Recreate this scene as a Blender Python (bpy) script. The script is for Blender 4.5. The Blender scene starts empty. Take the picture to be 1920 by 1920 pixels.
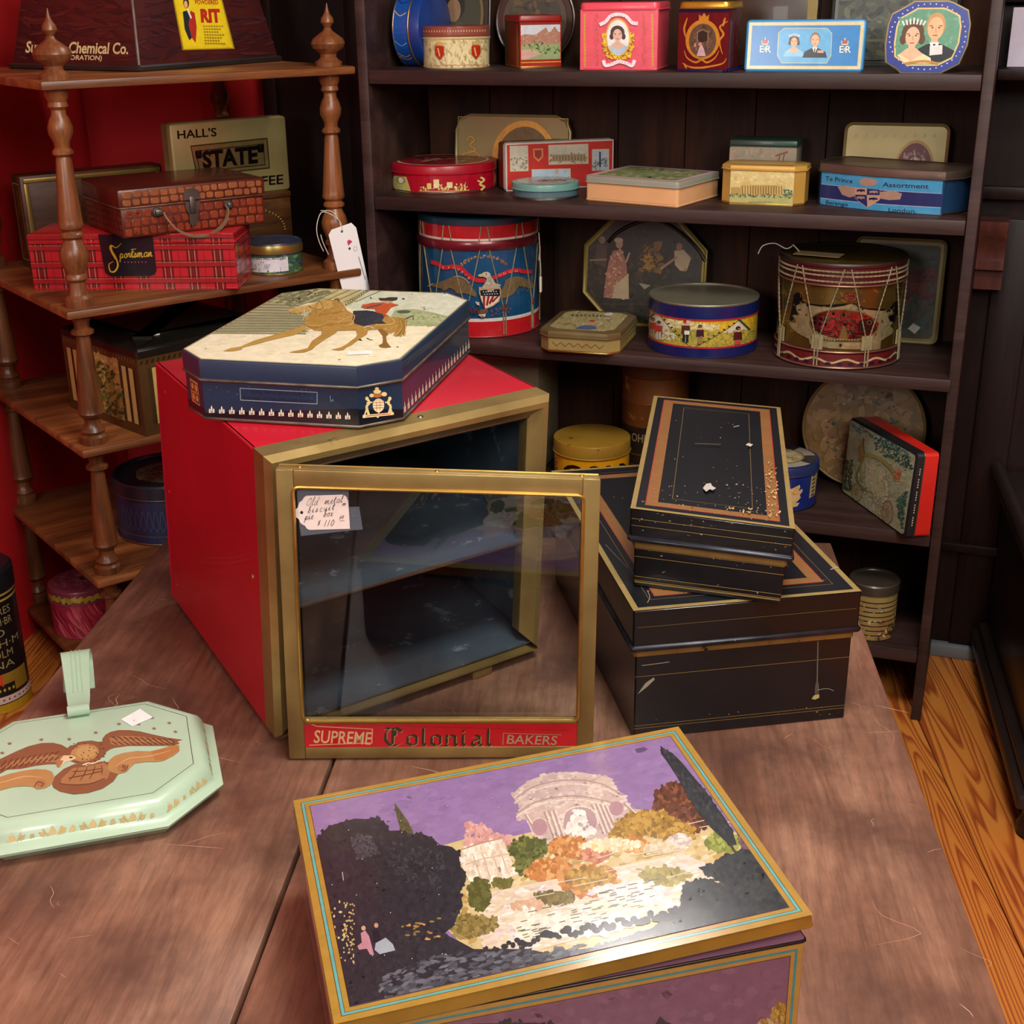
import bpy, bmesh, math, random
from math import sin, cos, pi, radians, sqrt, atan2, asin
from mathutils import Vector, Matrix
from mathutils.geometry import tessellate_polygon
random.seed(7)
SC = bpy.context.scene
COL = SC.collection
# ---------------------------------------------------------------- camera
# origin = centre of the table top plane under the camera; z = 0 is the table top, the floor is at FLOOR
FLOOR = -0.421
cam_d = bpy.data.cameras.new('camera'); cam = bpy.data.objects.new('camera', cam_d); COL.objects.link(cam)
cam_d.sensor_width = 36.0; cam_d.sensor_fit = 'HORIZONTAL'; cam_d.lens = 36.0 * 2483.6 / 1920.0
cam_d.clip_start = 0.02
def cam_matrix(pitch, roll):
    cp, sp = cos(pitch), sin(pitch)
    fwd = Vector((0, cp, -sp)); up = Vector((0, sp, cp)); r = Vector((1, 0, 0))
    cr, sr = cos(roll), sin(roll)
    r2 = cr * r + sr * up; u2 = -sr * r + cr * up
    m = Matrix((r2, u2, -fwd)).transposed().to_4x4()
    m.translation = Vector((0, 0, 1.0))
    return m
cam.matrix_world = cam_matrix(0.3758, -0.0131)
SC.camera = cam
# ---------------------------------------------------------------- light and exposure
SC.view_settings.view_transform = 'Standard'; SC.view_settings.look = 'None'
SC.view_settings.gamma = 1.0; SC.view_settings.use_curve_mapping = False
SC.view_settings.exposure = 0.12
w = bpy.data.worlds.new('world'); SC.world = w; w.use_nodes = True
w.node_tree.nodes['Background'].inputs[0].default_value = (1.0, 0.93, 0.85, 1)
w.node_tree.nodes['Background'].inputs[1].default_value = 0.07
def area(name, loc, target, size, power, col=(1, .94, .86), sy=None):
    l = bpy.data.lights.new(name, 'AREA'); l.size = size; l.energy = power; l.color = col
    if sy: l.shape = 'RECTANGLE'; l.size_y = sy
    o = bpy.data.objects.new(name, l); COL.objects.link(o); o.location = loc
    o.rotation_euler = (Vector(target) - Vector(loc)).to_track_quat('-Z', 'Y').to_euler()
    return o
area('ceiling_light_front', (0.40, 1.1, 2.1), (0.2, 1.3, 0), 0.6, 37)
area('ceiling_light_camera_side', (0.75, -0.3, 2.05), (0.1, 2.7, 0.5), 1.3, 70)
area('added_fill_left', (-1.4, -1.0, 1.5), (-0.5, 2.6, 0.6), 0.7, 26, (1, .96, .92))  # added fill light, not a window; lifts the red wall behind the what-not
area('ceiling_light_far', (0.25, 3.0, 2.02), (0.1, 1.3, 0), 0.32, 24, (1, .95, .9))

# ---------------------------------------------------------------- materials
def lin(c):
    if isinstance(c, str):
        c = tuple(int(c[i:i + 2], 16) / 255 for i in (0, 2, 4))
    return tuple((x / 12.92 if x <= .04045 else ((x + .055) / 1.055) ** 2.4) for x in c)
MATS = {}
def new_mat(name):
    m = bpy.data.materials.new(name); m.use_nodes = True
    nt = m.node_tree; b = nt.nodes['Principled BSDF']
    return m, nt, b
def N(nt, t, **k):
    n = nt.nodes.new(t)
    for a, v in k.items(): setattr(n, a, v)
    return n
def noise_node(nt, scale, detail=6, vec=None, rough=.55, dist=0):
    n = N(nt, 'ShaderNodeTexNoise'); n.inputs['Scale'].default_value = scale
    n.inputs['Detail'].default_value = detail; n.inputs['Roughness'].default_value = rough
    n.inputs['Distortion'].default_value = dist
    if vec is not None: nt.links.new(vec, n.inputs['Vector'])
    return n
def ramp(nt, fac, stops):
    r = N(nt, 'ShaderNodeValToRGB'); e = r.color_ramp.elements
    while len(e) < len(stops): e.new(.5)
    for i, (p, c) in enumerate(stops):
        e[i].position = p; e[i].color = (*(lin(c) if not isinstance(c, float) else (c, c, c)), 1)
    nt.links.new(fac, r.inputs[0]); return r
def objcoord(nt, scale=(1, 1, 1), rot=(0, 0, 0)):
    t = N(nt, 'ShaderNodeTexCoord'); m = N(nt, 'ShaderNodeMapping')
    m.inputs['Scale'].default_value = scale; m.inputs['Rotation'].default_value = rot
    nt.links.new(t.outputs['Object'], m.inputs['Vector']); return m.outputs[0]
def bump(nt, b, h, strength, dist=.002):
    n = N(nt, 'ShaderNodeBump'); n.inputs['Strength'].default_value = strength; n.inputs['Distance'].default_value = dist
    nt.links.new(h, n.inputs['Height']); nt.links.new(n.outputs[0], b.inputs['Normal'])
def paint(name, c, rough=.4, metal=0., c2=None, scale=8, wear=None, wear_at=.66, wscale=30, spec=.5, bmp=.1, coat=0):
    """painted or bare sheet metal: colour drift, flecks of wear, slight dents"""
    if name in MATS: return MATS[name]
    m, nt, b = new_mat(name); v = objcoord(nt)
    n = noise_node(nt, scale, 6, v)
    r = ramp(nt, n.outputs[0], [(.35, c), (.7, c2 or c)])
    out = r.outputs[0]
    if wear:
        n2 = noise_node(nt, wscale, 9, v, .7)
        r2 = ramp(nt, n2.outputs[0], [(wear_at, 0.0), (wear_at + .03, 1.0)])
        mx = N(nt, 'ShaderNodeMix', data_type='RGBA')
        nt.links.new(r2.outputs[0], mx.inputs[0]); nt.links.new(out, mx.inputs[6])
        mx.inputs[7].default_value = (*lin(wear), 1); out = mx.outputs[2]
    nt.links.new(out, b.inputs['Base Color'])
    rr = N(nt, 'ShaderNodeMapRange'); rr.inputs[3].default_value = rough * .8; rr.inputs[4].default_value = min(1, rough * 1.3)
    nt.links.new(n.outputs[0], rr.inputs[0]); nt.links.new(rr.outputs[0], b.inputs['Roughness'])
    b.inputs['Metallic'].default_value = metal; b.inputs['Specular IOR Level'].default_value = spec
    b.inputs['Coat Weight'].default_value = coat
    if bmp:
        n3 = noise_node(nt, 14, 3, v); bump(nt, b, n3.outputs[0], bmp, .004)
    MATS[name] = m; return m
def wood(name, c1, c2, c3, axis=0, scale=6, stretch=12, rough=.5, stain=None, bmp=.15, spec=.5):
    if name in MATS: return MATS[name]
    m, nt, b = new_mat(name)
    s = [scale] * 3; s[axis] = scale / stretch
    v = objcoord(nt, tuple(s))
    n = noise_node(nt, 3, 9, v, .62, .8)
    r = ramp(nt, n.outputs[0], [(.3, c1), (.5, c2), (.72, c3)])
    s2 = [scale * 9] * 3; s2[axis] = scale * .7
    v2 = objcoord(nt, tuple(s2)); n2 = noise_node(nt, 4, 5, v2, .7)
    r2 = ramp(nt, n2.outputs[0], [(.3, .45), (.6, 1.0)])
    mx = N(nt, 'ShaderNodeMix', data_type='RGBA', blend_type='MULTIPLY'); mx.inputs[0].default_value = .75
    nt.links.new(r.outputs[0], mx.inputs[6]); nt.links.new(r2.outputs[0], mx.inputs[7]); out = mx.outputs[2]
    if stain:
        v3 = objcoord(nt); n3 = noise_node(nt, 5, 7, v3, .65)
        r3 = ramp(nt, n3.outputs[0], [(.38, 0.0), (.7, 1.0)])
        m2 = N(nt, 'ShaderNodeMix', data_type='RGBA')
        nt.links.new(r3.outputs[0], m2.inputs[0]); nt.links.new(out, m2.inputs[6]); m2.inputs[7].default_value = (*lin(stain), 1)
        out = m2.outputs[2]
    nt.links.new(out, b.inputs['Base Color']); b.inputs['Roughness'].default_value = rough; b.inputs['Specular IOR Level'].default_value = spec
    bump(nt, b, n2.outputs[0], bmp, .001)
    MATS[name] = m; return m
def print_mat(name, rough=.3, metal=0, coat=.0, fleck=.06, spec=.5):
    """lithographed tin: the printed colours sit in the mesh, the shader adds ink mottling and scratches"""
    if name in MATS: return MATS[name]
    m, nt, b = new_mat(name)
    a = N(nt, 'ShaderNodeAttribute', attribute_name='Ink'); v = objcoord(nt)
    n = noise_node(nt, 60, 6, v, .7)
    r = ramp(nt, n.outputs[0], [(.3, 1 - fleck * 3), (.6, 1.0)])
    mx = N(nt, 'ShaderNodeMix', data_type='RGBA', blend_type='MULTIPLY'); mx.inputs[0].default_value = 1
    nt.links.new(a.outputs['Color'], mx.inputs[6]); nt.links.new(r.outputs[0], mx.inputs[7])
    nt.links.new(mx.outputs[2], b.inputs['Base Color'])
    b.inputs['Roughness'].default_value = rough; b.inputs['Metallic'].default_value = metal
    b.inputs['Coat Weight'].default_value = coat; b.inputs['Coat Roughness'].default_value = .12
    b.inputs['Specular IOR Level'].default_value = spec
    n3 = noise_node(nt, 9, 3, v); bump(nt, b, n3.outputs[0], .12, .004)
    MATS[name] = m; return m
def glass_mat():
    m, nt, b = new_mat('clear_glass'); nt.nodes.remove(b)
    out = nt.nodes['Material Output']
    f = N(nt, 'ShaderNodeFresnel'); f.inputs[0].default_value = 1.5
    t = N(nt, 'ShaderNodeBsdfTransparent'); t.inputs[0].default_value = (.93, .95, .95, 1)
    g = N(nt, 'ShaderNodeBsdfGlossy'); g.inputs['Roughness'].default_value = .01
    mx = N(nt, 'ShaderNodeMixShader')
    nt.links.new(f.outputs[0], mx.inputs[0]); nt.links.new(t.outputs[0], mx.inputs[1]); nt.links.new(g.outputs[0], mx.inputs[2])
    nt.links.new(mx.outputs[0], out.inputs[0]); return m
# ---------------------------------------------------------------- mesh helpers
def finish(name, me, mat, parent, label=None, kind=None, smooth=35):
    if smooth:
        for p in me.polygons: p.use_smooth = True
        me.set_sharp_from_angle(angle=radians(smooth))
    for m in (mat if isinstance(mat, (list, tuple)) else [mat]): me.materials.append(m)
    o = bpy.data.objects.new(name, me); COL.objects.link(o)
    if parent: o.parent = parent
    if label: o['label'] = label
    if kind: o['kind'] = kind
    return o
def part(parent, name, bm, mat, label=None, kind=None, smooth=35, warp=None):
    if warp:
        for v in bm.verts: v.co = Vector(warp(*v.co))
    bmesh.ops.recalc_face_normals(bm, faces=bm.faces)
    me = bpy.data.meshes.new(name); bm.to_mesh(me); bm.free()
    return finish(name, me, mat, parent, label, kind, smooth)
def thing(name, label, cat, loc=(0, 0, 0), yaw=0, group=None, rot=None):
    o = bpy.data.objects.new(name, None); COL.objects.link(o); o.empty_display_size = .05
    o.location = loc; o.rotation_euler = rot or (0, 0, yaw)
    o['label'] = label; o['category'] = cat
    if group: o['group'] = group
    return o
def tag(o, label, cat, group=None):
    o['label'] = label; o['category'] = cat
    if group: o['group'] = group
    return o
def struct(name, bm, mat, parent=None, smooth=35):
    o = part(parent, name, bm, mat, smooth=smooth)
    if not parent: o['kind'] = 'structure'
    return o
def add_box(bm, x0, x1, y0, y1, z0, z1, bev=0, seg=2):
    r = bmesh.ops.create_cube(bm, size=1)
    for v in r['verts']:
        v.co = Vector((x0 + (v.co.x + .5) * (x1 - x0), y0 + (v.co.y + .5) * (y1 - y0), z0 + (v.co.z + .5) * (z1 - z0)))
    if bev:
        es = list({e for v in r['verts'] for e in v.link_edges})
        bmesh.ops.bevel(bm, geom=es, offset=bev, segments=seg, affect='EDGES', profile=.5)
    return bm
def bx(*a, **k): return add_box(bmesh.new(), *a, **k)
def offset_poly(pts, d):
    """offset a convex ccw outline outwards by d"""
    if abs(d) < 1e-9: return list(pts)
    n = len(pts); out = []
    for i in range(n):
        a, b, c = Vector(pts[i - 1]), Vector(pts[i]), Vector(pts[(i + 1) % n])
        e1 = (b - a).normalized(); e2 = (c - b).normalized()
        n1 = Vector((e1.y, -e1.x)); n2 = Vector((e2.y, -e2.x))
        k = n1 + n2; q = k.dot(k)
        out.append(tuple(b + k * (2 * d / q)) if q > 1e-6 else tuple(b + n1 * d))
    return out
def loft(bm, outline, prof, cap0=True, cap1=True):
    """prof: list of (outward offset, z)"""
    rings = []
    for off, z in prof:
        rings.append([bm.verts.new((x, y, z)) for x, y in offset_poly(outline, off)])
    n = len(outline)
    for a, b in zip(rings, rings[1:]):
        for i in range(n):
            bm.faces.new((a[i], a[(i + 1) % n], b[(i + 1) % n], b[i]))
    if cap0: bm.faces.new(list(reversed(rings[0])))
    if cap1: bm.faces.new(rings[-1])
    return bm
def circle(r, n=64, cx=0, cy=0): return [(cx + r * cos(2 * pi * i / n), cy + r * sin(2 * pi * i / n)) for i in range(n)]
def rect(w, d, c=0, seg=1, x0=0, y0=0):
    """rectangle w x d from (x0,y0); corners chamfered (seg 1) or rounded by c"""
    if not c: return [(x0, y0), (x0 + w, y0), (x0 + w, y0 + d), (x0, y0 + d)]
    out = []
    for cx, cy, a0 in ((w - c, c, -90), (w - c, d - c, 0), (c, d - c, 90), (c, c, 180)):
        for i in range(seg + 1):
            a = radians(a0 + 90 * i / seg); out.append((x0 + cx + c * cos(a), y0 + cy + c * sin(a)))
    return out
def bead(z, r, off=0, n=6):
    """half-round bead as profile points"""
    return [(off + r * sin(pi * i / n), z - r * cos(pi * i / n)) for i in range(n + 1)]
def lathe(bm, prof, n=24, cx=0, cy=0, cap1=True):
    rings = []
    for r, z in prof:
        rings.append([bm.verts.new((cx + r * cos(2 * pi * i / n), cy + r * sin(2 * pi * i / n), z)) for i in range(n)])
    for a, b in zip(rings, rings[1:]):
        for i in range(n): bm.faces.new((a[i], a[(i + 1) % n], b[(i + 1) % n], b[i]))
    bm.faces.new(list(reversed(rings[0])))
    if cap1: bm.faces.new(rings[-1])
    return bm
def catmull(pts, k=6, closed=False):
    P = [Vector(p) for p in pts]; n = len(P); out = []
    rng = range(n) if closed else range(n - 1)
    for i in rng:
        if closed: a, b, c, d = P[i - 1], P[i], P[(i + 1) % n], P[(i + 2) % n]
        else: a, b, c, d = P[max(i - 1, 0)], P[i], P[i + 1], P[min(i + 2, n - 1)]
        for j in range(k):
            t = j / k
            out.append(.5 * ((2 * b) + (c - a) * t + (2 * a - 5 * b + 4 * c - d) * t * t + (3 * b - a - 3 * c + d) * t ** 3))
    if not closed: out.append(P[-1])
    return out
def tube(bm, pts, r, n=8, smooth=0, closed=False, taper=None):
    P = catmull(pts, smooth, closed) if smooth else [Vector(p) for p in pts]
    up = Vector((0, 0, 1)); rings = []; prev = None
    for i, p in enumerate(P):
        a = P[i - 1] if i > 0 or closed else P[i]; b = P[(i + 1) % len(P)] if i < len(P) - 1 or closed else P[i]
        t = (b - a).normalized() if (b - a).length > 1e-9 else Vector((0, 0, 1))
        if prev is None:
            s = t.cross(up) if abs(t.dot(up)) < .95 else t.cross(Vector((1, 0, 0)))
        else: s = prev - t * prev.dot(t)
        s.normalize(); u = s.cross(t); prev = s
        rr = r * (taper[i] if taper else 1)
        rings.append([bm.verts.new(p + rr * (cos(2 * pi * k / n) * s + sin(2 * pi * k / n) * u)) for k in range(n)])
    m = len(rings)
    for i in range(m if closed else m - 1):
        a, b = rings[i], rings[(i + 1) % m]
        for k in range(n): bm.faces.new((a[k], a[(k + 1) % n], b[(k + 1) % n], b[k]))
    if not closed:
        bm.faces.new(list(reversed(rings[0]))); bm.faces.new(rings[-1])
    return bm
def ribbon(bm, pts, width_dir, w, t):
    """flat strip along pts, constant width w along width_dir, thickness t"""
    P = [Vector(p) for p in pts]; wd = Vector(width_dir).normalized(); rings = []
    for i, p in enumerate(P):
        ww = w[i] if isinstance(w, (list, tuple)) else w
        tn = (P[min(i + 1, len(P) - 1)] - P[max(i - 1, 0)]).normalized(); n = tn.cross(wd).normalized()
        rings.append([bm.verts.new(p + wd * a * ww / 2 + n * b * t / 2) for a, b in ((-1, -1), (1, -1), (1, 1), (-1, 1))])
    for a, b in zip(rings, rings[1:]):
        for k in range(4): bm.faces.new((a[k], a[(k + 1) % 4], b[(k + 1) % 4], b[k]))
    bm.faces.new(list(reversed(rings[0]))); bm.faces.new(rings[-1]); return bm
# ---------------------------------------------------------------- printing: flat ink on a surface
def solve8(A, B):
    n = 8; M = [r[:] + [b] for r, b in zip(A, B)]
    for i in range(n):
        p = max(range(i, n), key=lambda k: abs(M[k][i])); M[i], M[p] = M[p], M[i]
        for k in range(n):
            if k != i:
                f = M[k][i] / M[i][i]
                for j in range(i, n + 1): M[k][j] -= f * M[i][j]
    return [M[i][n] / M[i][i] for i in range(n)]
def homog(src, dst):
    A = []; B = []
    for (x, y), (u, v) in zip(src, dst):
        A.append([x, y, 1, 0, 0, 0, -u * x, -u * y]); B.append(u)
        A.append([0, 0, 0, x, y, 1, -v * x, -v * y]); B.append(v)
    h = solve8(A, B)
    def f(x, y):
        q = h[6] * x + h[7] * y + 1
        return ((h[0] * x + h[1] * y + h[2]) / q, (h[3] * x + h[4] * y + h[5]) / q)
    return f
def clip_convex(poly, clip):
    out = list(poly); n = len(clip)
    for i in range(n):
        ax, ay = clip[i]; bx_, by_ = clip[(i + 1) % n]
        ex, ey = bx_ - ax, by_ - ay
        res = []; m = len(out)
        for j in range(m):
            p, q = out[j - 1], out[j]
            dp = ex * (p[1] - ay) - ey * (p[0] - ax); dq = ex * (q[1] - ay) - ey * (q[0] - ax)
            if dp >= 0 > dq or dq >= 0 > dp:
                t = dp / (dp - dq); res.append((p[0] + t * (q[0] - p[0]), p[1] + t * (q[1] - p[1])))
            if dq >= 0: res.append(q)
        out = res
        if len(out) < 3: return []
    return out
_txt = {}
def text_polys(s, bold=0.):
    key = (s, bold)
    if key in _txt: return _txt[key]
    c = bpy.data.curves.new('t', 'FONT'); c.body = s; c.size = 1; c.resolution_u = 3; c.offset = bold
    o = bpy.data.objects.new('t', c); me = o.to_mesh()
    V = [(v.co.x, v.co.y) for v in me.vertices]
    ps = [[V[i] for i in p.vertices] for p in me.polygons]
    wd = max([v[0] for v in V] or [1])
    o.to_mesh_clear(); bpy.data.objects.remove(o); bpy.data.curves.remove(c)
    _txt[key] = (ps, wd); return _txt[key]
class Art:
    """a printed picture w x h; drawing coordinates come from a view (ox,oy,scale) measured on the face and
    straightened onto the real rectangle, or directly in metres (real=True)"""
    def __init__(s, w, h, quad=None, view=(0, 0, 1), clip=None, curve=None, vq=False):
        s.w, s.h = w, h; s.view = view; s.items = []; s.d = 0; s.real = quad is None and curve is None
        if quad and vq: quad = [(view[0] + a * view[2], view[1] + b * view[2]) for a, b in quad]
        s.H = homog(quad, [(0, 0), (w, 0), (w, h), (0, h)]) if quad else curve
        s.clip = clip or [(0, 0), (w, 0), (w, h), (0, h)]
    def M(s, p):
        if s.real: return (p[0], p[1])
        return s.H(s.view[0] + p[0] * s.view[2], s.view[1] + p[1] * s.view[2])
    def raw(s, pts, col, depth=None):
        q = clip_convex([s.M(p) for p in pts], s.clip)
        if len(q) >= 3: s.items.append((q, lin(col) if isinstance(col, str) else col, s.d if depth is None else depth))
    def poly(s, pts, col): s.d += 1; s.raw(pts, col)
    def rect(s, x0, y0, x1, y1, col, n=1): s.poly([(x0, y0), (x1, y0), (x1, y1), (x0, y1)], col)
    def full(s, col):
        s.d += 1; s.items.append((list(s.clip), lin(col), s.d))
    def ell(s, cx, cy, rx, ry, col, n=24, rot=0, a0=0, a1=360):
        c, k = cos(rot), sin(rot); P = []
        for i in range(n if a1 - a0 == 360 else n + 1):
            a = radians(a0 + (a1 - a0) * i / n); x, y = rx * cos(a), ry * sin(a); P.append((cx + x * c - y * k, cy + x * k + y * c))
        s.poly(P, col)
    def line(s, pts, wd, col, smooth=0, taper=False, closed=False):
        P = [tuple(p) for p in (catmull([(a, b, 0) for a, b in pts], smooth, closed) if smooth else pts)]
        P = [(p[0], p[1]) for p in P]
        if closed: P.append(P[0])
        s.d += 1; n = len(P)
        for i in range(n - 1):
            (ax, ay), (bx_, by_) = P[i], P[i + 1]; dx, dy = bx_ - ax, by_ - ay; L = sqrt(dx * dx + dy * dy) or 1e-9
            w0 = w1 = wd / 2
            if taper: w0 = wd / 2 * (1 - abs(2 * i / (n - 1) - 1) ** 2 * .8); w1 = wd / 2 * (1 - abs(2 * (i + 1) / (n - 1) - 1) ** 2 * .8)
            nx, ny = -dy / L, dx / L; ex, ey = dx / L * min(w0, w1) * .4, dy / L * min(w0, w1) * .4
            s.raw([(ax - ex + nx * w0, ay - ey + ny * w0), (ax - ex - nx * w0, ay - ey - ny * w0), (bx_ + ex - nx * w1, by_ + ey - ny * w1), (bx_ + ex + nx * w1, by_ + ey + ny * w1)], col, s.d + .02 * (i % 3))
    def nib(s, pts, wd, col, ang=40):
        """broad pen stroke"""
        vx, vy = cos(radians(ang)) * wd / 2, -sin(radians(ang)) * wd / 2; s.d += 1
        for i in range(len(pts) - 1):
            (ax, ay), (bx_, by_) = pts[i], pts[i + 1]
            s.raw([(ax - vx, ay - vy), (ax + vx, ay + vy), (bx_ + vx, by_ + vy), (bx_ - vx, by_ - vy)], col, s.d + .02 * (i % 3))
    def text(s, t, x, y, size, col, ang=0, wx=1., shear=0., bold=0., down=True, width=None, curve=None):
        ps, wd = text_polys(t, bold); s.d += 1
        if width: wx = width / (wd * size)
        c, k = cos(radians(ang)), sin(radians(ang)); sg = -1 if down else 1
        for p in ps:
            Q = []
            for (u, v) in p:
                a = (u + shear * v) * size * wx; b = v * size
                if curve: b += curve * (1 - (2 * u / wd - 1) ** 2) * size
                X = a * c + (b * k if down else -b * k)
                Y = a * k + (-b * c if down else b * c)
                Q.append((x + X, y + Y))
            if len(Q) > 2: s.raw(Q, col)
    def dabs(s, n, cols, size, inside, asp=.5, ang=None, jit=.035, nv=5, levels=40):
        """n brush dabs; inside: polygon in drawing coordinates"""
        xs = [p[0] for p in inside]; ys = [p[1] for p in inside]; s.d += 1; base = s.d; k = 0; tries = 0
        while k < n and tries < n * 12:
            tries += 1
            x = random.uniform(min(xs), max(xs)); y = random.uniform(min(ys), max(ys))
            if not pin(x, y, inside): continue
            a = random.uniform(0, pi) if ang is None else radians(random.gauss(ang, 12)); sz = size * random.uniform(.5, 1.3)
            col = lin(random.choice(cols)); f = 1 + random.uniform(-jit, jit) * 2; col = tuple(min(1, v * f) for v in col)
            P = []
            for i in range(nv):
                t = 2 * pi * i / nv; r = random.uniform(.7, 1.2); u, v = cos(t) * sz * r, sin(t) * sz * asp * r
                P.append((x + u * cos(a) - v * sin(a), y + u * sin(a) + v * cos(a)))
            s.raw(P, col, base + (k % levels) * .1); k += 1
        s.d = base + levels * .1
    def border(s, inset, t, col):
        r = s.real; s.real = True; s.d += 1; a = offset_poly(s.clip, -inset); b = offset_poly(s.clip, -inset - t); n = len(a)
        for i in range(n): s.raw([a[i], a[(i + 1) % n], b[(i + 1) % n], b[i]], col)
        s.real = r
    def build(s, parent, name, fn, mat, label=None, eps=.0004, step=2.2e-5, strip=None, dim=1.):
        V = []; F = []; C = []
        for q, col, d in s.items:
            polys = [q]
            if strip:
                polys = []
                for tri in tessellate_polygon([[Vector((x, y, 0)) for x, y in q]]):
                    T = [q[i] for i in tri]
                    a = (T[1][0] - T[0][0]) * (T[2][1] - T[0][1]) - (T[1][1] - T[0][1]) * (T[2][0] - T[0][0])
                    if abs(a) < 1e-12: continue
                    x0 = min(t[0] for t in T); x1 = max(t[0] for t in T); k0 = math.floor(x0 / strip); k1 = math.floor(x1 / strip)
                    for k in range(k0, k1 + 1):
                        c = clip_convex(T, [(k * strip, -9), ((k + 1) * strip, -9), ((k + 1) * strip, 9), (k * strip, 9)])
                        if len(c) >= 3: polys.append(c)
            for c in polys:
                b = len(V); V += [fn(x, y, eps + d * step) for x, y in c]
                F.append(tuple(range(b, b + len(c)))); C.append(col)
        me = bpy.data.meshes.new(name); me.from_pydata(V, [], F);
        at = me.color_attributes.new('Ink', 'FLOAT_COLOR', 'CORNER'); buf = []
        if len(me.polygons) == len(C):
            for p, c in zip(me.polygons, C): buf += [c[0] * dim, c[1] * dim, c[2] * dim, 1] * p.loop_total
        else:
            for p in me.polygons: buf += [.5, .5, .5, 1] * p.loop_total
            print('ART MISMATCH', name, len(me.polygons), len(C))
        at.data.foreach_set('color', buf)
        return finish(name, me, mat, parent, label, smooth=0)
def pin(x, y, P):
    c = False; n = len(P)
    for i in range(n):
        (ax, ay), (bx_, by_) = P[i], P[i - 1]
        if (ay > y) != (by_ > y) and x < (bx_ - ax) * (y - ay) / (by_ - ay) + ax: c = not c
    return c
def plane_fn(o, u, v):
    """flat face: origin o, unit axes u (right) and v (up), print stands off along u x v"""
    o, u, v = Vector(o), Vector(u).normalized(), Vector(v).normalized(); n = u.cross(v)
    return lambda x, y, d: tuple(o + u * x + v * y + n * d)
def cyl_fn(r, z0=0, a0=0, cx=0, cy=0):
    """print wrapped on a round wall: x runs along the arc from the front (angle a0), y is height"""
    def f(x, y, d):
        a = a0 + x / r; return (cx + (r + d) * cos(a), cy + (r + d) * sin(a), z0 + y)
    return f
P_GLOSS = print_mat('litho_print', .27, coat=.25)
P_SATIN = print_mat('worn_litho_print', .42)
P_MATT = print_mat('paper_print', .7, fleck=.03)
P_METAL = print_mat('gold_litho_print', .33, metal=.65, fleck=.1)
BRASS = paint('aged_brass', 'a89058', .38, .65, '7c683c', 7, '5c4a28', .68, 20)
GOLDEDGE = paint('gold_edge', 'c9a457', .3, .9, 'a9843c', 20)
TIN = paint('bare_tin', '8e8878', .35, .95, '6b6558', 12, '3c342c', .7, 40)
DARKTIN = paint('dark_tin_rim', '4a4640', .35, .9, '2e2a26', 20)
RED_ENAMEL = paint('red_enamel', 'b01528', .34, 0, '9a1024', 3, 'd86a70', .76, 60, coat=.1, bmp=.12)
GLASS = glass_mat()
CREAM_PAPER = paint('cream_paper', 'efe6da', .8, 0, 'e2d6c6', 10, bmp=0)
WHITE_PAPER = paint('white_paper', 'f4f3f2', .8, 0, 'eeeeee', 10, bmp=0)
STRING = paint('cotton_string', 'd8d2c4', .9, 0, 'b9b2a2', 60, bmp=0)
WALNUT = wood('walnut_shelf', '4a2a16', '7c4a26', 'a66a38', 0, 5, 10, .42)
WALNUT_TURNED = wood('turned_walnut', '42240f', '744426', '9a6234', 2, 5, 8, .35)
BLACKWOOD = wood('dark_stained_pine', '221513', '33211e', '46312e', 0, 4, 12, .5, bmp=.08, spec=.35)
PANELWOOD = wood('dark_panelling', '0e0706', '190c0a', '26130f', 2, 4, 10, .45, bmp=.08, spec=.25)
BACKWOOD = wood('brown_back_boards', '1a0d06', '2e180c', '48260f', 2, 3, 7, .65, spec=.2)
# ================================================================= SETTING
BCY = -0.3502; BCO = Vector((-0.2764, 2.798, 0)); BT = Vector((cos(BCY), sin(BCY), 0)); BS = Vector((-sin(BCY), cos(BCY), 0))
def bcp(t, s, z=0):            # point in the bookcase's own frame: t along the front, s into its depth
    v = BCO + BT * t + BS * s; return Vector((v.x, v.y, z))
RED_WALL = paint('red_painted_wall', 'c01a1e', .55, 0, 'a81418', 2, bmp=.15)
def slab(pts, z0, z1, th):
    """vertical wall along 2D pts (a->b) with thickness th to its left"""
    bm = bmesh.new(); a, b = Vector(pts[0]), Vector(pts[1]); d = (b - a).normalized(); n = Vector((-d.y, d.x)) * th
    loft(bm, [tuple(a), tuple(b), tuple(b + n), tuple(a + n)], [(0, z0), (0, z1)]); return bm
CEIL = 2.2
c0 = bcp(-0.965, .36).to_2d(); c1 = bcp(-.43, .36).to_2d(); c2 = bcp(2.2, .36).to_2d()
struct('wall_back', slab((c0, c2), FLOOR, CEIL, .06), RED_WALL)
lw_end = Vector((-1.75, -1.2))
struct('wall_left', slab((lw_end, c0), FLOOR, CEIL, .06), RED_WALL)
struct('ceiling', bx(-1.9, 2.6, -1.6, 3.9, CEIL, CEIL + .05), paint('ceiling_plaster', 'b8ab98', .8, 0, 'ae9f8c', 2))
struct('wall_right', slab((bcp(2.2, .36).to_2d(), Vector((2.3, -1.2))), FLOOR, CEIL, .06), RED_WALL)
# red pilaster standing a little proud of the wall behind the what-not
p = struct('trim_1', bx(0, .07, -.012, 0, 0, CEIL - FLOOR, .003), RED_WALL); p.location = (*bcp(-.62, .36).to_2d(), FLOOR); p.rotation_euler.z = BCY
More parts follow.
